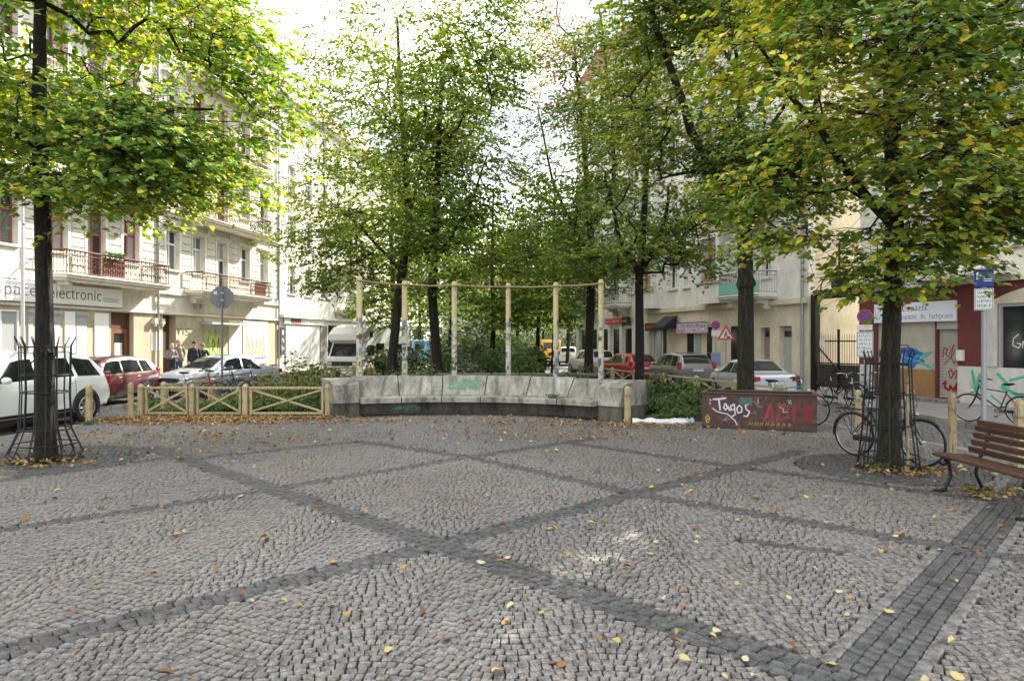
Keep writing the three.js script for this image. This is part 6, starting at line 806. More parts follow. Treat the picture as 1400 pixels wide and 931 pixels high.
function car(name, label, c, paintMat) {
  const o = thing(name, label, 'car', [0, 0, 0], 0, c.group), L = c.L / 2, n = 56, pos = [], idx = [];
  const S = (x) => { const q = c.soft ?? 0.07, top = soft(c.top, x, q), w = soft(c.w, x, q), belt = Math.min(soft(c.belt, x, q), top - 0.035), bot = soft(c.bot, x, q), cab = Math.max(0, Math.min(1, (top - belt - 0.06) / 0.35)), rw = w * lerp(0.93, c.roofW ?? 0.735, cab);
    return [[w * 0.86, bot], [w * 0.975, bot + 0.10], [w * 1.0, lerp(bot, belt, 0.52)], [w * 0.985, belt - 0.07], [w * 0.955, belt], [rw, lerp(belt, top, 0.84)], [rw * 0.95, lerp(belt, top, 0.93)], [rw * 0.84, lerp(belt, top, 0.985)], [rw * 0.45, top + 0.006 * cab], [0, top + 0.012 * cab]]; };
  const m = 10; for (let i = 0; i <= n; i++) { const x = -L + 2 * L * i / n, s = S(x); for (const [z, y] of s) pos.push(x, y, z); for (let k = m - 2; k >= 0; k--) pos.push(x, s[k][1], -s[k][0]); }
  const w2 = 2 * m - 1; for (let i = 0; i < n; i++) for (let k = 0; k < w2 - 1; k++) { const a = i * w2 + k; idx.push(a, a + w2, a + 1, a + 1, a + w2, a + w2 + 1); } for (const e of [0, n]) { const b = e * w2; for (let k = 1; k < w2 - 1; k++) e ? idx.push(b, b + k, b + k + 1) : idx.push(b, b + k + 1, b + k); } for (let i = 0; i < n; i++) { const a = i * w2, b = a + w2 - 1; idx.push(a, b, a + w2, b, b + w2, a + w2); }
  let g = new THREE.BufferGeometry(); g.setAttribute('position', new THREE.Float32BufferAttribute(pos, 3)); g.setIndex(idx); g = toCreasedNormals(g, 0.6); part(o, 'body', g, paintMat);
  const grid = (fn, a, b) => { const p = [], id = []; for (let i = 0; i <= a; i++) for (let j = 0; j <= b; j++) { p.push(...fn(i / a, j / b)); if (i < a && j < b) { const q = i * (b + 1) + j; id.push(q, q + b + 1, q + 1, q + 1, q + b + 1, q + b + 2); } } const h = new THREE.BufferGeometry(); h.setAttribute('position', new THREE.Float32BufferAttribute(p, 3)); h.setIndex(id); h.computeVertexNormals(); return h; };
  const sideAt = (x, t, s, off) => { const q = S(x), a = q[4], b = q[5]; return [x, lerp(a[1], b[1], t), s * (lerp(a[0], b[0], t) + off)]; };
  for (const s of [-1, 1]) {
    for (const [xa, xb, xc, xd] of c.sideGlass) part(o, 'side_window', grid((u, v) => sideAt(lerp(lerp(xa, xb, u), lerp(xc, xd, u), v), lerp(0.07, 0.93, v), s, 0.007), 8, 4), carGlass);
    const low = (x, y0, y1, wd, name, mm) => part(o, name, grid((u, v) => { const X = x + (u - 0.5) * wd, y = lerp(y0, y1, v), q = S(X); let z = q[2][0]; for (let k = 0; k < 4; k++) if (y >= q[k][1] && y <= q[k + 1][1]) z = lerp(q[k][0], q[k + 1][0], (y - q[k][1]) / (q[k + 1][1] - q[k][1])); return [X, y, s * (z + 0.004)]; }, 2, 10), mm);
    for (const x of c.seams) low(x, 0.33, S(x)[4][1] - 0.01, 0.014, 'door_seam', seamM);
    low(0, 0.31, 0.38, c.wheels[1] - c.wheels[0] - c.r * 2.4, 'sill_trim', c.trim ?? seamM);
    for (const x of c.wheels) { const zz = s * (S(x)[2][0] + 0.006); part(o, 'wheel_arch', new THREE.RingGeometry(c.r * 0.95, c.r + (c.arch ?? 0.055), 30, 1, -0.25, Math.PI + 0.5).translate(x, c.r + 0.01, zz), c.trim ?? seamM).material.side = THREE.DoubleSide; part(o, 'wheel_well', new THREE.CircleGeometry(c.r + 0.035, 28, -0.3, Math.PI + 0.6).translate(x, c.r + 0.01, s * (S(x)[2][0] + 0.003)), seamM).material.side = THREE.DoubleSide; wheelOf(o, x, s * (S(x)[2][0] - 0.085), c.r, c.spokes ?? 7, s); }
    for (const x of c.handles) { const q = S(x); part(o, 'door_handle', rbox(x - 0.09, x + 0.09, q[3][1] - 0.055, q[3][1] - 0.025, s * q[3][0] - 0.012, s * q[3][0] + 0.028, 0.01), c.handleM ?? paintMat); }
    const mx = c.mirror, mq = S(mx); part(o, 'mirror', new THREE.SphereGeometry(1, 12, 8).scale(0.07, 0.075, 0.11).translate(mx, mq[4][1] + 0.08, s * (mq[4][0] + 0.13)), c.mirrorM ?? paintMat);
    part(o, 'headlight', new THREE.SphereGeometry(1, 14, 10).scale(c.head[3], c.head[4], c.head[5]).translate(c.head[0], c.head[1], s * c.head[2]), lampGlass); part(o, 'tail_light', rbox(-c.tail[3], c.tail[3], -c.tail[4], c.tail[4], -c.tail[5], c.tail[5], 0.03).translate(c.tail[0], c.tail[1], s * c.tail[2]), tailRed);
    if (c.rails) part(o, 'roof_rail', tube([[-1.5, S(-1.5)[5][1] + 0.05, s * S(-1.5)[6][0] * 0.97, 0.016], [-1.2, S(-1.2)[7][1] + 0.03, s * S(-1.2)[6][0] * 0.97, 0.016], [0.2, S(0.2)[7][1] + 0.04, s * S(0.2)[6][0] * 0.97, 0.016], [0.42, S(0.42)[5][1] + 0.03, s * S(0.42)[6][0] * 0.97, 0.016]], 6), alloy);
  }
  const glassX = (x0, x1, name) => part(o, name, grid((u, v) => { const x = lerp(x0, x1, u), q = S(x), z = lerp(-1, 1, v) * q[7][0] * 1.02, az = Math.abs(z); const y = az > q[8][0] ? lerp(q[8][1], q[7][1], (az - q[8][0]) / (q[7][0] - q[8][0])) : lerp(q[9][1], q[8][1], az / q[8][0]); return [x + Math.sign(x1 - x0) * -0.004, y + 0.007, z]; }, 10, 12), carGlass);
  glassX(c.screen[0], c.screen[1], 'windscreen'); glassX(c.rearGlass[0], c.rearGlass[1], 'rear_window');
  part(o, 'number_plate', rbox(L - 0.02, L + 0.012, 0.42, 0.53, -0.26, 0.26, 0.006), plateM); part(o, 'number_plate', rbox(-L - 0.012, -L + 0.03, c.plateY ?? 0.72, (c.plateY ?? 0.72) + 0.11, -0.26, 0.26, 0.006), plateM); part(o, 'plate_print', new THREE.PlaneGeometry(0.5, 0.1).rotateY(Math.PI / 2).translate(L + 0.0145, 0.475, 0), plateFace); part(o, 'plate_print', new THREE.PlaneGeometry(0.5, 0.1).rotateY(-Math.PI / 2).translate(-L - 0.0145, (c.plateY ?? 0.72) + 0.055, 0), plateFace); part(o, 'plate_frame', rbox(-L - 0.006, -L + 0.02, (c.plateY ?? 0.72) - 0.02, (c.plateY ?? 0.72) + 0.13, -0.28, 0.28, 0.006), seamM);
  part(o, 'grille', rbox(L - 0.08, L + 0.005, 0.56, 0.70, -0.42, 0.42, 0.02), seamM); part(o, 'bumper_strip', rbox(-L - 0.008, -L + 0.1, 0.36, 0.50, -c.w[0][1] * 0.93, c.w[0][1] * 0.93, 0.03), c.bumperM ?? paintMat); part(o, 'exhaust', rod([-L + 0.2, 0.28, 0.45], [-L + 0.02, 0.28, 0.45], 0.025, 8), M.steel); part(o, 'underbody', box(-L + 0.3, L - 0.3, 0.17, 0.30, -c.w[2][1] * 0.8, c.w[2][1] * 0.8), seamM);
  return o;
}
const suvSpec = { L: 4.75, r: 0.375, spokes: 10, arch: 0.06, roofW: 0.72, rails: true, top: [[-2.375, 0.84], [-2.33, 1.02], [-2.05, 1.44], [-1.88, 1.56], [-1.4, 1.635], [-0.5, 1.67], [0.15, 1.65], [0.55, 1.55], [1.28, 1.13], [1.9, 1.03], [2.2, 0.93], [2.375, 0.66]], belt: [[-2.375, 0.80], [-2.15, 1.06], [-0.8, 1.08], [1.1, 1.02], [1.4, 1.02], [2.2, 0.86], [2.375, 0.6]], w: [[-2.375, 0.80], [-2.2, 0.91], [-1.5, 0.965], [1.5, 0.965], [2.1, 0.90], [2.375, 0.68]], bot: [[-2.375, 0.42], [-2.0, 0.30], [2.0, 0.28], [2.375, 0.38]],
  sideGlass: [[-1.98, -1.22, -1.82, -1.18], [-1.12, -0.14, -1.08, -0.18], [-0.04, 1.0, -0.08, 0.42]], seams: [-1.1, -0.1, 1.02], handles: [-0.95, 0.05], mirror: 0.85, screen: [1.22, 0.52], rearGlass: [-2.26, -1.93], wheels: [-1.42, 1.42], head: [2.2, 0.80, 0.68, 0.13, 0.10, 0.17], tail: [-2.24, 0.98, 0.80, 0.07, 0.11, 0.10], plateY: 0.78, trim: mat(0.03, 0.03, 0.03, 0.7) };
const hatchSpec = { L: 4.0, r: 0.30, top: [[-2.0, 0.78], [-1.95, 0.98], [-1.7, 1.26], [-1.45, 1.38], [-0.6, 1.46], [0.2, 1.42], [0.5, 1.33], [1.1, 0.98], [1.7, 0.86], [1.92, 0.72], [2.0, 0.52]], belt: [[-2.0, 0.72], [-1.8, 0.95], [0.9, 0.90], [1.2, 0.92], [1.8, 0.78], [2.0, 0.5]], w: [[-2.0, 0.70], [-1.8, 0.80], [-1.2, 0.845], [1.2, 0.845], [1.75, 0.79], [2.0, 0.58]], bot: [[-2, 0.34], [-1.7, 0.22], [1.7, 0.21], [2, 0.3]], sideGlass: [[-1.52, -1.05, -1.38, -1.0], [-0.97, -0.18, -0.94, -0.2], [-0.1, 0.85, -0.12, 0.4]], seams: [-0.95, -0.14, 0.88], handles: [-0.8, 0.02], mirror: 0.72, screen: [1.05, 0.47], rearGlass: [-1.90, -1.52], wheels: [-1.22, 1.25], head: [1.80, 0.66, 0.60, 0.15, 0.08, 0.13], tail: [-1.86, 0.92, 0.70, 0.08, 0.13, 0.07], plateY: 0.66 };
const sedanSpec = { L: 4.4, r: 0.305, top: [[-2.2, 0.72], [-2.12, 0.93], [-1.45, 0.99], [-1.25, 1.06], [-0.75, 1.36], [-0.3, 1.43], [0.2, 1.40], [0.48, 1.32], [1.15, 0.96], [1.85, 0.83], [2.1, 0.70], [2.2, 0.5]], belt: [[-2.2, 0.66], [-2.0, 0.91], [-1.2, 0.92], [1.0, 0.88], [1.3, 0.9], [2.0, 0.74], [2.2, 0.48]], w: [[-2.2, 0.68], [-2.0, 0.79], [-1.3, 0.855], [1.3, 0.855], [1.9, 0.80], [2.2, 0.58]], bot: [[-2.2, 0.32], [-1.8, 0.22], [1.8, 0.2], [2.2, 0.28]], sideGlass: [[-1.05, -0.24, -0.72, -0.26], [-0.14, 0.88, -0.17, 0.38]], seams: [-1.0, -0.19, 0.92], handles: [-0.82, 0.0], mirror: 0.74, screen: [1.10, 0.46], rearGlass: [-1.32, -0.74], wheels: [-1.32, 1.33], head: [1.98, 0.66, 0.58, 0.16, 0.075, 0.16], tail: [-2.06, 0.80, 0.66, 0.10, 0.085, 0.12], plateY: 0.60 };
const wagonSpec = { ...hatchSpec, L: 4.2, r: 0.315, top: [[-2.1, 0.85], [-2.05, 1.05], [-1.85, 1.38], [-1.65, 1.50], [-0.6, 1.58], [0.2, 1.54], [0.55, 1.42], [1.2, 1.04], [1.8, 0.90], [2.02, 0.75], [2.1, 0.55]], belt: [[-2.1, 0.8], [-1.9, 1.0], [1.0, 0.96], [1.3, 0.98], [1.9, 0.8], [2.1, 0.52]], w: [[-2.1, 0.74], [-1.9, 0.84], [-1.2, 0.88], [1.2, 0.88], [1.85, 0.82], [2.1, 0.6]], bot: [[-2.1, 0.36], [-1.8, 0.24], [1.8, 0.22], [2.1, 0.3]], sideGlass: [[-1.7, -1.12, -1.55, -1.08], [-1.02, -0.18, -0.98, -0.2], [-0.1, 0.95, -0.12, 0.46]], screen: [1.14, 0.5], rearGlass: [-2.0, -1.72], tail: [-1.97, 1.02, 0.76, 0.07, 0.16, 0.07], head: [1.9, 0.7, 0.62, 0.15, 0.09, 0.14], wheels: [-1.28, 1.3], plateY: 0.78 };
const drive = (o, x, d, hx, hd, y) => { o.position.set(x, y, -d); o.rotation.y = Math.atan2(hd, hx); };
drive(car('white_suv', 'white off-road style car with grey side trim behind the flared tree guard', suvSpec, carPaint(0.76, 0.76, 0.75)), -11.12, 15.1, -0.1445, -0.9895, ROAD_L + 0.005);
drive(car('red_hatchback', 'dark red hatchback parked behind the white car', hatchSpec, carPaint(0.085, 0.006, 0.012)), -12.55, 21.1, -0.146, -0.989, ROAD_L + 0.005);
drive(car('silver_sedan', 'silver blue saloon parked nose out before the graffiti windows', sedanSpec, carPaint(0.42, 0.47, 0.53, 0.35)), -10.25, 24.7, -0.42, -0.91, ROAD_L + 0.005);
drive(car('silver_saloon', 'pale silver saloon seen from behind beside the knotted tree trunk', { ...sedanSpec, L: 4.3 }, carPaint(0.56, 0.58, 0.62, 0.3)), 8.7, 25.6, -0.08, 1, ROAD_R + 0.005);
drive(car('grey_estate', 'grey estate car with tall tail lights under the road works sign', wagonSpec, carPaint(0.20, 0.195, 0.185, 0.4)), 7.55, 31.6, -0.14, 0.99, ROAD_R + 0.005);
drive(car('red_hatchback', 'bright red hatchback parked ahead of the grey estate car', hatchSpec, carPaint(0.36, 0.014, 0.02)), 6.1, 36.9, -0.28, 0.96, ROAD_R + 0.005);
drive(car('white_hatchback', 'white hatchback parked in front of the white house', wagonSpec, carPaint(0.72, 0.72, 0.72)), 4.75, 42, -0.25, 0.97, ROAD_R + 0.005);
drive(car('white_estate', 'white estate car far down the street past the yellow van', wagonSpec, carPaint(0.7, 0.7, 0.7)), 4.9, 61, 0.08, 1, ROAD_R + 0.005);
// box vehicles: a side profile swept across the width with rounded edges
function boxVehicle(name, label, category, profile, width, m, wheels, r) {
  const o = thing(name, label, category), s = new THREE.Shape(profile.map(([x, y]) => new THREE.Vector2(x, y))), bv = 0.10; const g = new THREE.ExtrudeGeometry(s, { depth: width - 2 * bv, bevelEnabled: true, bevelThickness: bv, bevelSize: bv, bevelSegments: 3, bevelOffset: -bv }).translate(0, 0, -width / 2 + bv); part(o, 'body', g, m);
  for (const x of wheels) for (const q of [-1, 1]) { part(o, 'wheel_well', new THREE.CircleGeometry(r + 0.05, 24).translate(x, r + 0.01, q * (width / 2 + 0.003)), seamM).material.side = THREE.DoubleSide; wheelOf(o, x, q * (width / 2 - 0.09), r, 6, q); }
  return o;
}
{
  const white = new THREE.MeshPhysicalMaterial({ color: col(0.70, 0.71, 0.70), roughness: 0.45, clearcoat: 0.4 });
  const c = boxVehicle('camper_van', 'old white camper van with a rounded bulge over the cab', 'camper van', [[-2.7, 0.35], [2.45, 0.35], [2.62, 0.55], [2.62, 1.0], [2.35, 1.12], [2.02, 1.75], [2.38, 1.95], [2.40, 2.25], [1.9, 2.62], [1.2, 2.78], [-2.4, 2.80], [-2.7, 2.6]], 2.06, white, [-1.5, 1.75], 0.33);
  const pn = (x0, x1, y0, y1, name, m) => { for (const q of [-1, 1]) part(c, name, rbox(x0, x1, y0, y1, q * 1.03 - 0.012, q * 1.03 + 0.012, 0.01), m); };
  pn(1.2, 1.85, 1.15, 1.68, 'cab_window', carGlass); pn(0.2, 1.02, 1.2, 1.78, 'side_window', carGlass); pn(-2.2, -1.0, 1.25, 1.75, 'side_window', carGlass); pn(1.35, 1.65, 2.1, 2.38, 'roof_window', carGlass); pn(-2.6, 2.3, 0.86, 0.92, 'side_strip', mat(0.12, 0.2, 0.35, 0.5));
  const ws = rbox(-0.36, 0.36, -0.01, 0.01, -0.88, 0.88, 0.01); ws.rotateZ(-1.075); ws.translate(2.215, 1.44, 0); part(c, 'windscreen', ws, carGlass); part(c, 'grille', rbox(2.60, 2.635, 0.62, 0.86, -0.86, 0.86, 0.02), seamM); for (const q of [-1, 1]) { part(c, 'headlight', rbox(2.62, 2.645, 0.66, 0.82, q * 0.72 - 0.1, q * 0.72 + 0.1, 0.02), lampGlass); part(c, 'mirror', rbox(2.0, 2.1, 1.3, 1.6, q * 1.18 - 0.07, q * 1.18 + 0.07, 0.03), M.plastic); part(c, 'mirror_arm', rod([2.02, 1.35, q * 1.02], [2.05, 1.42, q * 1.14], 0.012), M.plastic); } part(c, 'bumper', rbox(2.55, 2.72, 0.38, 0.56, -0.98, 0.98, 0.04), mat(0.3, 0.3, 0.3, 0.6)); part(c, 'number_plate', rbox(2.72, 2.73, 0.42, 0.52, -0.26, 0.26, 0.005), plateM); for (const y of [-0.3, 0.3]) part(c, 'wiper', rod([2.40, 1.17, y], [2.16, 1.5, y + 0.25], 0.01, 4), seamM);
  drive(c, -7.75, 38.0, -0.34, -0.94, ROAD_L + 0.005);
  const b = boxVehicle('blue_van', 'light blue panel van parked behind the camper van', 'van', [[-2.4, 0.35], [2.3, 0.35], [2.42, 0.9], [1.75, 1.15], [1.25, 1.95], [-2.3, 2.0], [-2.42, 1.7]], 1.9, carPaint(0.10, 0.28, 0.52), [-1.4, 1.5], 0.32); for (const q of [-1, 1]) { part(b, 'side_window', rbox(0.4, 1.2, 1.2, 1.7, q * 0.95 - 0.012, q * 0.95 + 0.012, 0.01), carGlass); part(b, 'headlight', rbox(2.34, 2.42, 0.72, 0.9, q * 0.7 - 0.12, q * 0.7 + 0.12, 0.02), lampGlass); } const w2 = rbox(-0.42, 0.42, -0.01, 0.01, -0.8, 0.8, 0.01); w2.rotateZ(-1.01); w2.translate(1.52, 1.56, 0); part(b, 'windscreen', w2, carGlass); drive(b, -6.95, 46, -0.1445, -0.9895, ROAD_L + 0.005);
  const y = boxVehicle('yellow_van', 'bright yellow delivery van at the end of the street', 'van', [[-2.4, 0.35], [2.3, 0.35], [2.42, 0.95], [1.85, 1.2], [1.45, 2.15], [-2.35, 2.2], [-2.42, 1.8]], 2.0, carPaint(0.72, 0.36, 0.01), [-1.4, 1.5], 0.33); part(y, 'rear_window', rbox(-2.435, -2.41, 1.3, 1.9, -0.8, 0.8, 0.01), carGlass); for (const q of [-1, 1]) { part(y, 'side_window', rbox(0.5, 1.4, 1.3, 1.85, q * 1.0 - 0.012, q * 1.0 + 0.012, 0.01), carGlass); part(y, 'tail_light', rbox(-2.44, -2.36, 0.9, 1.25, q * 0.92 - 0.05, q * 0.92 + 0.05, 0.02), tailRed); } drive(y, 3.55, 72, -0.15, 0.99, ROAD_R + 0.005);
}
// ------------------------------------------------------------------ four people talking before the house entrance
function person(label, o) {
  const h = o.h / 1.75, res = 72, size = 1.0, mc = new MarchingCubes(res, new THREE.MeshStandardMaterial(), false, false, 60000);
  // joints in metres, the figure faces +z
  const hipY = 0.92, sh = o.female ? 0.165 : 0.195, st = o.stance ?? 0.09, A = o.arms;
  const bones = [];     // [a, b, ra, rb, part]
  const B = (a, b, ra, rb, k) => bones.push([V(...a), V(...b), ra, rb, k]);
  B([0, 1.60, 0.02], [0, 1.68, 0.015], 0.088, 0.092, 'skin'); B([0, 1.545, 0.045], [0, 1.62, 0.03], 0.055, 0.075, 'skin'); B([0, 1.60, 0.11], [0, 1.575, 0.115], 0.013, 0.016, 'skin'); B([0, 1.42, -0.005], [0, 1.54, 0.01], 0.058, 0.055, 'skin'); for (const s of [-1, 1]) B([s * 0.088, 1.60, 0.0], [s * 0.092, 1.635, -0.005], 0.014, 0.018, 'skin');
  B([-sh + 0.04, 1.39, 0], [sh - 0.04, 1.39, 0], 0.075, 0.075, 'top'); B([0, 1.34, 0], [0, 1.10, 0.01], 0.135 + (o.bulk ?? 0), 0.125 + (o.bulk ?? 0), 'top'); B([-0.06, 1.10, 0], [0.06, 1.10, 0], 0.12 + (o.bulk ?? 0), 0.12 + (o.bulk ?? 0), 'top'); B([-0.07, 0.96, -0.005], [0.07, 0.96, -0.005], o.coat ? 0.145 : 0.125, o.coat ? 0.145 : 0.125, o.coat ? 'top' : 'leg');
  for (const s of [-1, 1]) {
    const [el, wr] = A[s < 0 ? 0 : 1]; B([s * sh, 1.38, 0], el, 0.062 + (o.bulk ?? 0) * 0.4, 0.05, 'top'); B(el, wr, 0.05, 0.036, 'top');
    const d = V(...wr).sub(V(...el)).normalize(), p = (k, q, w) => [wr[0] + d.x * k + q, wr[1] + d.y * k, wr[2] + d.z * k + w]; B(wr, p(0.07, 0, 0), 0.032, 0.036, 'skin'); for (let f = 0; f < 4; f++) B(p(0.08, 0, (f - 1.5) * 0.018), p(0.15 - Math.abs(f - 1.5) * 0.01, s * -0.015, (f - 1.5) * 0.02), 0.0105, 0.009, 'skin'); B(p(0.03, 0, 0.03), p(0.085, s * -0.02, 0.055), 0.012, 0.010, 'skin');
    const x = s * st, z = s * (o.step ?? 0.03); B([s * 0.08, 0.90, 0], [x, 0.50, z * 0.5 + 0.02], 0.098, 0.066, 'leg'); B([x, 0.50, z * 0.5 + 0.02], [x, 0.12, z], 0.064, 0.05, 'leg'); B([x, 0.07, z - 0.03], [x + s * 0.02, 0.045, z + 0.15], 0.045, 0.036, 'shoe');
  }
  const cols = { skin: [0.50, 0.31, 0.22], top: o.top, leg: o.leg, shoe: [0.03, 0.028, 0.025] }, f = mc.field, half = res / 2, S = 0.95, cy = 0.88, q = V(), ab = V();
  const dist = (x, y, z) => { let d = 0.06, best = 'top', bd = 9; q.set(x, y, z); for (const [a, b, ra, rb, k] of bones) { const mr = Math.max(ra, rb) + 0.07; if (x < Math.min(a.x, b.x) - mr || x > Math.max(a.x, b.x) + mr || y < Math.min(a.y, b.y) - mr || y > Math.max(a.y, b.y) + mr || z < Math.min(a.z, b.z) - mr || z > Math.max(a.z, b.z) + mr) continue; ab.subVectors(b, a); const L2 = ab.lengthSq(); let t = L2 ? Math.max(0, Math.min(1, ((q.x - a.x) * ab.x + (q.y - a.y) * ab.y + (q.z - a.z) * ab.z) / L2)) : 0; const dx = q.x - a.x - ab.x * t, dy = q.y - a.y - ab.y * t, dz = (q.z - a.z - ab.z * t) * (k === 'top' ? 1.25 : 1), v = Math.sqrt(dx * dx + dy * dy + dz * dz) - lerp(ra, rb, t); if (v < bd) { bd = v; best = k; } const kk = 0.022, h2 = Math.max(0, Math.min(1, 0.5 + 0.5 * (d - v) / kk)); d = lerp(d, v, h2) - kk * h2 * (1 - h2); } return [d, best]; };
  for (let z = 0; z < res; z++) { const wz = (z - half) / half * S * 0.42; for (let y = 0; y < res; y++) { const wy = (y - half) / half * S + cy; for (let x = 0; x < res; x++) { const wx = (x - half) / half * S * 0.5; f[x + y * res + z * res * res] = -dist(wx, wy, wz)[0]; } } }
  mc.isolation = 0; mc.update(); const n = mc.count, P = new Float32Array(n * 3), C = new Float32Array(n * 3);
  for (let i = 0; i < n; i++) { const x = mc.positionArray[i * 3] * S * 0.5, y = mc.positionArray[i * 3 + 1] * S + cy, z = mc.positionArray[i * 3 + 2] * S * 0.42; P.set([x, y, z], i * 3); let c = cols[dist(x, y, z)[1]]; if (c === cols.top && o.pattern) { const k = noise3.noise(x * 22, y * 22, z * 22) > 0.05 ? 1 : 0; c = k ? o.pattern : c; } if (c === cols.skin && y > 1.56 && z > 0.06) { if (Math.abs(Math.abs(x) - 0.034) < 0.013 && Math.abs(y - 1.625) < 0.009) c = [0.03, 0.025, 0.02]; if (Math.abs(x) < 0.026 && Math.abs(y - 1.555) < 0.007) c = [0.30, 0.11, 0.10]; } C.set(c, i * 3); }
  let g = new THREE.BufferGeometry(); g.setAttribute('position', new THREE.BufferAttribute(P, 3)); g.setAttribute('color', new THREE.BufferAttribute(C, 3)); g = mergeVertices(g, 1e-4); g.computeVertexNormals();
  const r = thing('person', label, 'person', [0, 0, 0], 0, 'people talking before the entrance'); part(r, 'body', g, new THREE.MeshStandardMaterial({ vertexColors: true, roughness: 0.85 }));
  const hg = new THREE.SphereGeometry(0.108, 20, 14, 0, 6.2832, 0, o.long ? 2.2 : 1.62), hp = hg.attributes.position; for (let i = 0; i < hp.count; i++) { let x = hp.getX(i), y = hp.getY(i), z = hp.getZ(i); const face = z > 0.035 && y < 0.055; if (face) { z = 0.02; x *= 0.98; } const k = 1 + noise3.noise(x * 30, y * 30, z * 30) * 0.07; hp.setXYZ(i, x * k * 0.95, y * k * (o.long && y < 0 ? 1.9 : 1.02), z * k * 1.03); } hg.computeVertexNormals(); part(r, 'hair', hg.translate(0, 1.665, 0.0), mat(...o.hair, 0.8, { side: THREE.DoubleSide })); r.scale.setScalar(h); return r;
}
const hang = [[[-0.26, 1.12, -0.02], [-0.24, 0.88, 0.05]], [[0.26, 1.12, -0.02], [0.24, 0.88, 0.05]]], pockets = [[[-0.30, 1.14, -0.05], [-0.20, 0.95, 0.08]], [[0.30, 1.14, -0.05], [0.20, 0.95, 0.08]]], crossed = [[[-0.25, 1.14, 0.02], [-0.02, 1.16, 0.17]], [[0.25, 1.14, 0.02], [0.03, 1.13, 0.19]]];
const put = (p, px, d, turn) => { const q = at(px, d); p.position.set(q.x, WALK_L + 0.004, q.z); p.rotation.y = turn; };
put(person('person with patterned grey blouse and dark trousers, arms folded', { h: 1.66, female: true, arms: crossed, top: [0.30, 0.29, 0.30], pattern: [0.10, 0.09, 0.11], leg: [0.02, 0.022, 0.035], hair: [0.10, 0.05, 0.025], long: true }), 234, 30.6, 0.75);
put(person('person in khaki jacket over a blue shirt and jeans', { h: 1.82, arms: pockets, top: [0.22, 0.19, 0.13], leg: [0.05, 0.08, 0.16], hair: [0.09, 0.07, 0.05], bulk: 0.012, coat: true }), 243.5, 31.3, 0.9);
put(person('person in a dark navy jacket with back turned', { h: 1.76, arms: hang, top: [0.018, 0.02, 0.035], leg: [0.025, 0.027, 0.035], hair: [0.03, 0.022, 0.018], bulk: 0.02, coat: true }), 265, 30.0, -2.3);
put(person('person in a dark green jacket beside the navy jacket', { h: 1.66, arms: pockets, top: [0.025, 0.032, 0.025], leg: [0.03, 0.03, 0.035], hair: [0.16, 0.12, 0.07], bulk: 0.015, coat: true }), 276, 30.9, -2.5);
// ------------------------------------------------------------------ shrubs, ground cover, fallen leaves
const smallLeaf = [leafGeo(0.2, 0.36, 5), leafGeo(0.05, 0.32, 6)];
const shrubPal = { green: [[0.06, 0.115, 0.016], [0.09, 0.155, 0.02], [0.13, 0.20, 0.028]], lime: [[0.13, 0.17, 0.02], [0.17, 0.19, 0.025], [0.10, 0.14, 0.02], [0.22, 0.20, 0.03]], dark: [[0.045, 0.085, 0.016], [0.06, 0.11, 0.02], [0.085, 0.135, 0.024]], pale: [[0.10, 0.16, 0.05], [0.14, 0.19, 0.06], [0.42, 0.42, 0.36]] };
function shrub(name, label, x, d, r, h, n, leaf, pal, seed, group, o = {}) {
  const q = rng(seed), root = thing(name, label, o.category ?? 'shrub', [x, o.y ?? 0.005, -d], 0, group), stems = [], list = [], k = Math.max(5, Math.round(n / 55));
  for (let s = 0; s < k; s++) {
    const a = q() * 6.2832, e = Math.sqrt(q()) * r, tx = Math.cos(a) * e, tz = Math.sin(a) * e * (o.flat ?? 1), ty = h * (0.45 + 0.55 * q()) * (1 - 0.45 * (e / r) ** 2), bx = tx * 0.25, bz = tz * 0.25;
    stems.push(tube([[bx, -0.03, bz, 0.012], [lerp(bx, tx, 0.5) + (q() - 0.5) * 0.1, ty * 0.55, lerp(bz, tz, 0.5), 0.008], [tx, ty, tz, 0.003]], 3, false));
    for (let i = 0; i < n / k; i++) { const f = Math.pow(q(), 0.7), sp = 0.12 + 0.16 * r, px = lerp(bx, tx, f) + (q() - 0.5) * 2 * sp, pz = lerp(bz, tz, f) + (q() - 0.5) * 2 * sp, py = Math.max(0.02, ty * f + (q() - 0.5) * 0.24 * Math.min(1, h)); list.push([px, py, pz]); }
  }
  const sm = part(root, 'stems', stems, barkDark); sm.userData.kind = 'stuff'; const N = V(), T = V(), S = V(), c = shrubPal[pal];
  for (let g = 0; g < 2; g++) { const sub = list.filter((_, i) => i % 2 === g), im = new THREE.InstancedMesh(smallLeaf[g], leafMat, sub.length); im.name = 'foliage'; im.userData = { kind: 'stuff' }; sub.forEach(([px, py, pz], i) => { N.set((q() - 0.5) * 1.6 + px / r * 0.5, 0.8, (q() - 0.5) * 1.6 + pz / r * 0.5).normalize(); T.set(q() - 0.5, q() - 0.6, q() - 0.5); T.addScaledVector(N, -T.dot(N)).normalize(); S.crossVectors(N, T); const s = leaf * (0.6 + q() * 0.8); im.instanceMatrix.array.set([S.x * s, S.y * s, S.z * s, 0, N.x * s, N.y * s, N.z * s, 0, T.x * s, T.y * s, T.z * s, 0, px, py, pz, 1], i * 16); const cc = c[Math.floor(q() * c.length)], b = 0.75 + q() * 0.5; im.setColorAt(i, col(cc[0] * b, cc[1] * b, cc[2] * b)); }); root.add(im); }
  return root;
}
const X = (px, d) => (px - CX) / F * d;
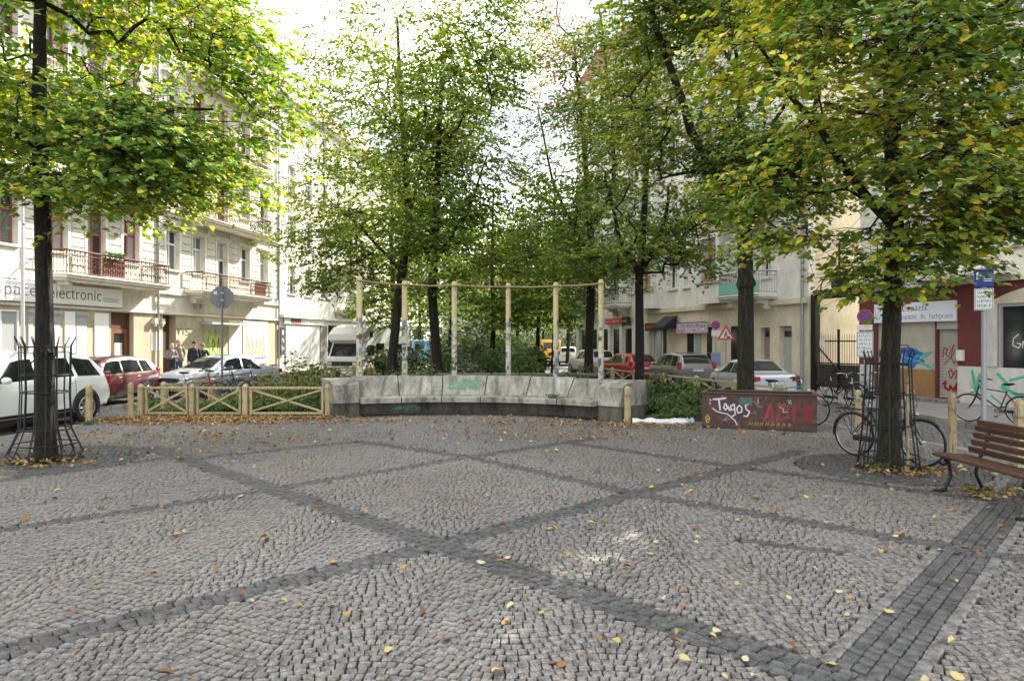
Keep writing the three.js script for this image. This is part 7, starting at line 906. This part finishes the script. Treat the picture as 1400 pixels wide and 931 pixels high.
const S0 = [
  [392, 18.6, 0.75, 0.95, 1500, 0.07, 'lime', 'broad yellow-green shrub behind the widest fence panel'], [428, 19.2, 0.8, 1.15, 1700, 0.07, 'lime', 'yellow-green shrub touching the end of the concrete seat'], [372, 20.6, 0.7, 0.9, 1200, 0.07, 'lime', 'yellow-green shrub beside the street fence'], [440, 21.0, 0.8, 1.25, 1500, 0.07, 'lime', 'tall yellow-green shrub in front of the camper van'],
  [405, 21.8, 0.5, 1.85, 420, 0.09, 'lime', 'thin upright shrub with sparse yellowing leaves'], [434, 22.3, 0.45, 1.6, 700, 0.09, 'green', 'fresh green shrub beside the sparse yellowing one'],
  [405, 17.2, 0.6, 0.5, 1100, 0.06, 'green', 'low green shrub in the widest fence panel'], [435, 17.1, 0.45, 0.55, 900, 0.06, 'dark', 'dark low shrub at the seat end block'], [318, 17.5, 0.55, 0.6, 1000, 0.065, 'green', 'bright green shrub behind the middle fence panel'], [370, 17.6, 0.6, 0.55, 1000, 0.065, 'green', 'green shrub behind the fence next to the leaf pile'], [280, 17.6, 0.5, 0.35, 700, 0.06, 'green', 'low green tuft behind the middle fence panel'], [228, 17.2, 0.6, 0.32, 800, 0.06, 'green', 'low green tuft behind the first fence panel'], [205, 18.2, 0.5, 0.3, 600, 0.06, 'green', 'low green tuft at the street corner of the planting'],
  [566, 21.5, 0.7, 1.35, 1500, 0.07, 'pale', 'pale flowering shrub between the two leaning trunks'], [590, 22.8, 0.6, 1.1, 1200, 0.07, 'green', 'green shrub at the foot of the dark leaning lime'], [535, 23.5, 0.7, 1.0, 1200, 0.07, 'green', 'green shrub at the foot of the tall leaning lime'], [505, 22.5, 0.8, 0.95, 1300, 0.07, 'lime', 'mixed shrub below the camper van front'],
  [640, 25.5, 0.8, 1.5, 1300, 0.09, 'pale', 'pale green shrub above the low stone wall'], [672, 26.5, 0.9, 1.9, 1600, 0.09, 'green', 'fresh green shrub rising over the low wall'], [705, 25.5, 0.8, 1.35, 1300, 0.09, 'green', 'green shrub at the middle of the low wall'], [650, 30, 0.7, 3.4, 700, 0.12, 'pale', 'slender pale sapling with large leaves'],
  [748, 22.5, 0.8, 0.75, 1200, 0.07, 'dark', 'dark shrub behind the fourth post'], [778, 21.5, 0.8, 0.95, 1300, 0.07, 'pale', 'pale leaved shrub behind the fifth post'], [800, 22.8, 0.8, 1.15, 1400, 0.07, 'dark', 'dark shrub at the foot of the browning lime'], [838, 18.8, 0.85, 0.85, 1000, 0.065, 'dark', 'dark hedge shrub behind the seat end'], [868, 17.6, 0.85, 0.72, 1000, 0.065, 'dark', 'dark hedge shrub before the forking lime'], [905, 17.4, 0.85, 0.66, 950, 0.065, 'green', 'low green hedge shrub above the plastic sheet'], [938, 17.0, 0.7, 0.6, 850, 0.065, 'green', 'low green hedge shrub beside the graffiti box'], [850, 16.4, 0.5, 0.4, 900, 0.06, 'green', 'low green tuft beside the seat footing'], [925, 16.0, 0.55, 0.35, 900, 0.06, 'green', 'low green tuft by the plastic sheet'], [895, 19.8, 0.9, 0.95, 1500, 0.07, 'dark', 'dark hedge shrub along the car fence'], [945, 19.0, 0.8, 0.8, 1300, 0.07, 'green', 'green hedge shrub along the car fence'],
];
S0.forEach(([px, d, r, h, n, leaf, pal, label], i) => shrub('shrub', label, X(px, d), d, r, h, n, leaf, pal, 300 + i, 'shrubs in the planting'));
// denser growth closing the park strip in the distance
[[-5.5, 33, 1.5, 1.9], [-2.5, 34, 1.8, 2.1], [0.2, 33, 1.6, 1.9], [-4, 41, 2, 2.6], [-1, 43, 2, 2.4], [1.2, 40, 1.3, 1.7], [-6, 52, 2.4, 3], [-2.5, 53, 2.4, 3], [0.3, 52, 2, 2.6], [-9, 66, 3, 3.5], [-4.5, 68, 3, 3.5], [-0.5, 67, 2.6, 3.2], [-8, 84, 4, 6], [-2.5, 86, 4, 6.5], [3, 88, 4, 6.5], [8.5, 88, 4, 6], [13, 86, 4, 5]].forEach(([x, d, r, h], i) => shrub('bush', 'dense green bush in the depth of the park strip', x, d, r, h, 1500, 0.11 + d * 0.0018, i % 3 ? 'green' : 'dark', 400 + i, 'bushes in the depth of the park strip', { y: d > 80 ? -0.3 : 0.005, category: 'bush' }));
shrub('weed_tuft', 'small weed tuft at the foot of the slim tree guard', 5.05, 9.62, 0.18, 0.13, 160, 0.03, 'lime', 501, 'weeds'); shrub('weed_tuft', 'small weed tuft under the wooden bench leg', 5.52, 8.28, 0.16, 0.10, 140, 0.03, 'lime', 502, 'weeds'); shrub('weed_tuft', 'small weed tuft at the bollard before the white car', X(121, 15.05), 15.05, 0.2, 0.11, 160, 0.035, 'green', 503, 'weeds'); shrub('weed_tuft', 'small weed tuft growing from the seat joint', X(756, 16.3), 16.42, 0.12, 0.16, 120, 0.035, 'green', 504, 'weeds', { y: 0.45 });
shrub('balcony_plant', 'green trailing plant in a balcony box of the cream house', 0, 0, 0.55, 0.30, 300, 0.07, 'green', 505, 'balcony plants', { flat: 0.25, category: 'plant' }); { const o = scene.children[scene.children.length - 1], e = V(Math.cos(turnL), 0, -Math.sin(turnL)), nn = V(0.9895, 0, 0.1445); const p = V(...originL).addScaledVector(e, 4.2).addScaledVector(nn, 0.96); o.position.set(p.x, 5.1, p.z); o.rotation.y = turnL; }
// grass and low cover on the planted ground
{
  const q = rng(91), n = 9000, im = new THREE.InstancedMesh(smallLeaf[1], leafMat, n); im.name = 'ground_cover'; im.userData = { kind: 'stuff', label: 'low green ground cover under the trees' }; const e = new THREE.Euler(), u = new THREE.Quaternion(), m = new THREE.Matrix4(); let i = 0; while (i < n) { const d = 16.9 + Math.pow(q(), 1.3) * 25, x = lerp(edgeL(d) + 0.4, edgeR(d) - 0.4, q()); if (x > -4.3 && x < 2.5 && d < 18.2) continue; if (noise3.noise(x * 0.7, 4, d * 0.7) < -0.1) continue; e.set(-0.2 - q() * 1.0, q() * 6.28, (q() - 0.5)); const s = 0.06 + q() * 0.08; im.setMatrixAt(i, m.compose(V(x, 0.02 + q() * 0.09, -d), u.setFromEuler(e), V(s, s, s))); const c = shrubPal.green[Math.floor(q() * 3)]; im.setColorAt(i, col(...c)); i++; } scene.add(im);
}
// fallen leaves: the ones that lie singly on the cobbles are things, the drifts are litter
{
  const q = rng(17), tones = [[0.46, 0.35, 0.08], [0.48, 0.39, 0.16], [0.36, 0.24, 0.06], [0.44, 0.37, 0.20], [0.24, 0.13, 0.045], [0.18, 0.09, 0.045], [0.50, 0.43, 0.26]], mats = tones.map((c) => { const m = leafMat.clone(); m.transmission = 0.1; m.color.setRGB(...c); return m; }), geos = [leafGeo(0.55, 0.42, 8), leafGeo(-0.4, 0.44, 9), leafGeo(0.8, 0.36, 10)];
  const list = []; while (list.length < 190) { const d = 3.6 + Math.pow(q(), 1.25) * 10.5, x = (q() - 0.5) * 1.5 * d; if (!inPlaza(x, -d) || Math.abs(x) > 0.74 * d) continue; if (q() > 0.35 + 0.65 * smooth(x, -3, 5)) continue; list.push([x, d]); }
  list.forEach(([x, d], i) => { const k = Math.floor(q() * 7), m = top('fallen_leaf', geos[i % 3], mats[k], ['golden yellow', 'pale yellow', 'ochre', 'dull cream', 'orange-brown', 'dark brown', 'bleached cream'][k] + ' leaf lying singly on the plaza cobbles', 'leaf', 'leaves fallen on the plaza'); m.position.set(x, 0.022 + q() * 0.006, -d); m.rotation.set((q() - 0.5) * 0.5, q() * 6.28, (q() - 0.5) * 0.6); m.scale.setScalar(0.036 + q() * 0.036); });
  const spots = []; const drift = (x, d, rx, rd, n) => { for (let i = 0; i < n; i++) { const a = q() * 6.28, r = Math.sqrt(q()); spots.push([x + Math.cos(a) * r * rx, d + Math.sin(a) * r * rd]); } };
  drift(X(265, 16.0), 15.95, 2.2, 0.5, 2900); drift(X(260, 15.4), 15.4, 2.2, 0.6, 900); drift(X(400, 16.2), 16.2, 1.2, 0.3, 650); drift(X(420, 15.6), 15.6, 1.6, 0.7, 260); drift(-1, 15.9, 3.2, 0.9, 170); drift(1.2, 15.3, 2.4, 0.6, 200); drift(-3, 14, 5.5, 2.0, 380); drift(2.5, 13.6, 3, 1.4, 200); drift(5.5, 9.6, 1.0, 0.45, 110); drift(5.2, 9.4, 0.35, 0.25, 50); drift(-6.9, 10.2, 1.0, 0.4, 90); drift(-7.3, 10.3, 0.4, 0.3, 50); drift(5.75, 8.1, 0.5, 0.35, 90); drift(-6.5, 12, 2.6, 2.0, 260); drift(0, 9, 6, 5, 120); drift(X(900, 14.6), 14.6, 1.4, 0.4, 240); drift(-10.5, 18, 1.4, 3, 120); drift(-6, 20, 2.4, 3, 900); drift(4, 19, 1.6, 2.5, 700);
  for (let g = 0; g < 3; g++) { const sub = spots.filter((_, i) => i % 3 === g), im = new THREE.InstancedMesh(geos[g], leafMat.clone(), sub.length); im.material.transmission = 0.1; im.name = numbered('leaf_litter'); im.userData = { kind: 'stuff', label: 'drift of orange and brown fallen leaves' }; const e = new THREE.Euler(), u = new THREE.Quaternion(), m = new THREE.Matrix4(); sub.forEach(([x, d], i) => { const far = x < edgeL(d) ? ROAD_L : 0; e.set((q() - 0.5) * 0.9, q() * 6.28, (q() - 0.5) * 0.9); const s = 0.035 + q() * 0.04; im.setMatrixAt(i, m.compose(V(x, far + 0.022 + q() * 0.03, -d), u.setFromEuler(e), V(s, s, s))); const c = q() < 0.55 ? [0.33, 0.17, 0.065] : tones[Math.floor(q() * 7)], b = 0.7 + q() * 0.5; im.setColorAt(i, col(c[0] * b, c[1] * b, c[2] * b)); }); scene.add(im); }
}
// houses closing the view far behind the park strip
{
  const o = thing('far_house', 'pale house closing the far end of the street behind the trees', 'house', [0, -0.3, -104]); part(o, 'wall', wallGeo(-30, 34, 0, 12, Array.from({ length: 40 }, (_, i) => { const x = -28 + (i % 20) * 3, y = 2 + Math.floor(i / 20) * 4.6; return [x, x + 1.2, y, y + 2]; }), 0.4), worn(0.45, 0.42, 0.37)); part(o, 'roof', box(-30, 34, 12.003, 13, -8, 0.4), roofTile); part(o, 'rear_wall', box(-30, 34, 0, 12, -8, -0.402), M.soil);
  for (let i = 0; i < 40; i++) { const x = -28 + (i % 20) * 3, y = 2 + Math.floor(i / 20) * 4.6; windowAt(o, [x, x + 1.2, y, y + 2], whiteFrame, [M.glassDark], { sill: false }); }
}
shade(scene);
renderer.render(scene, camera);
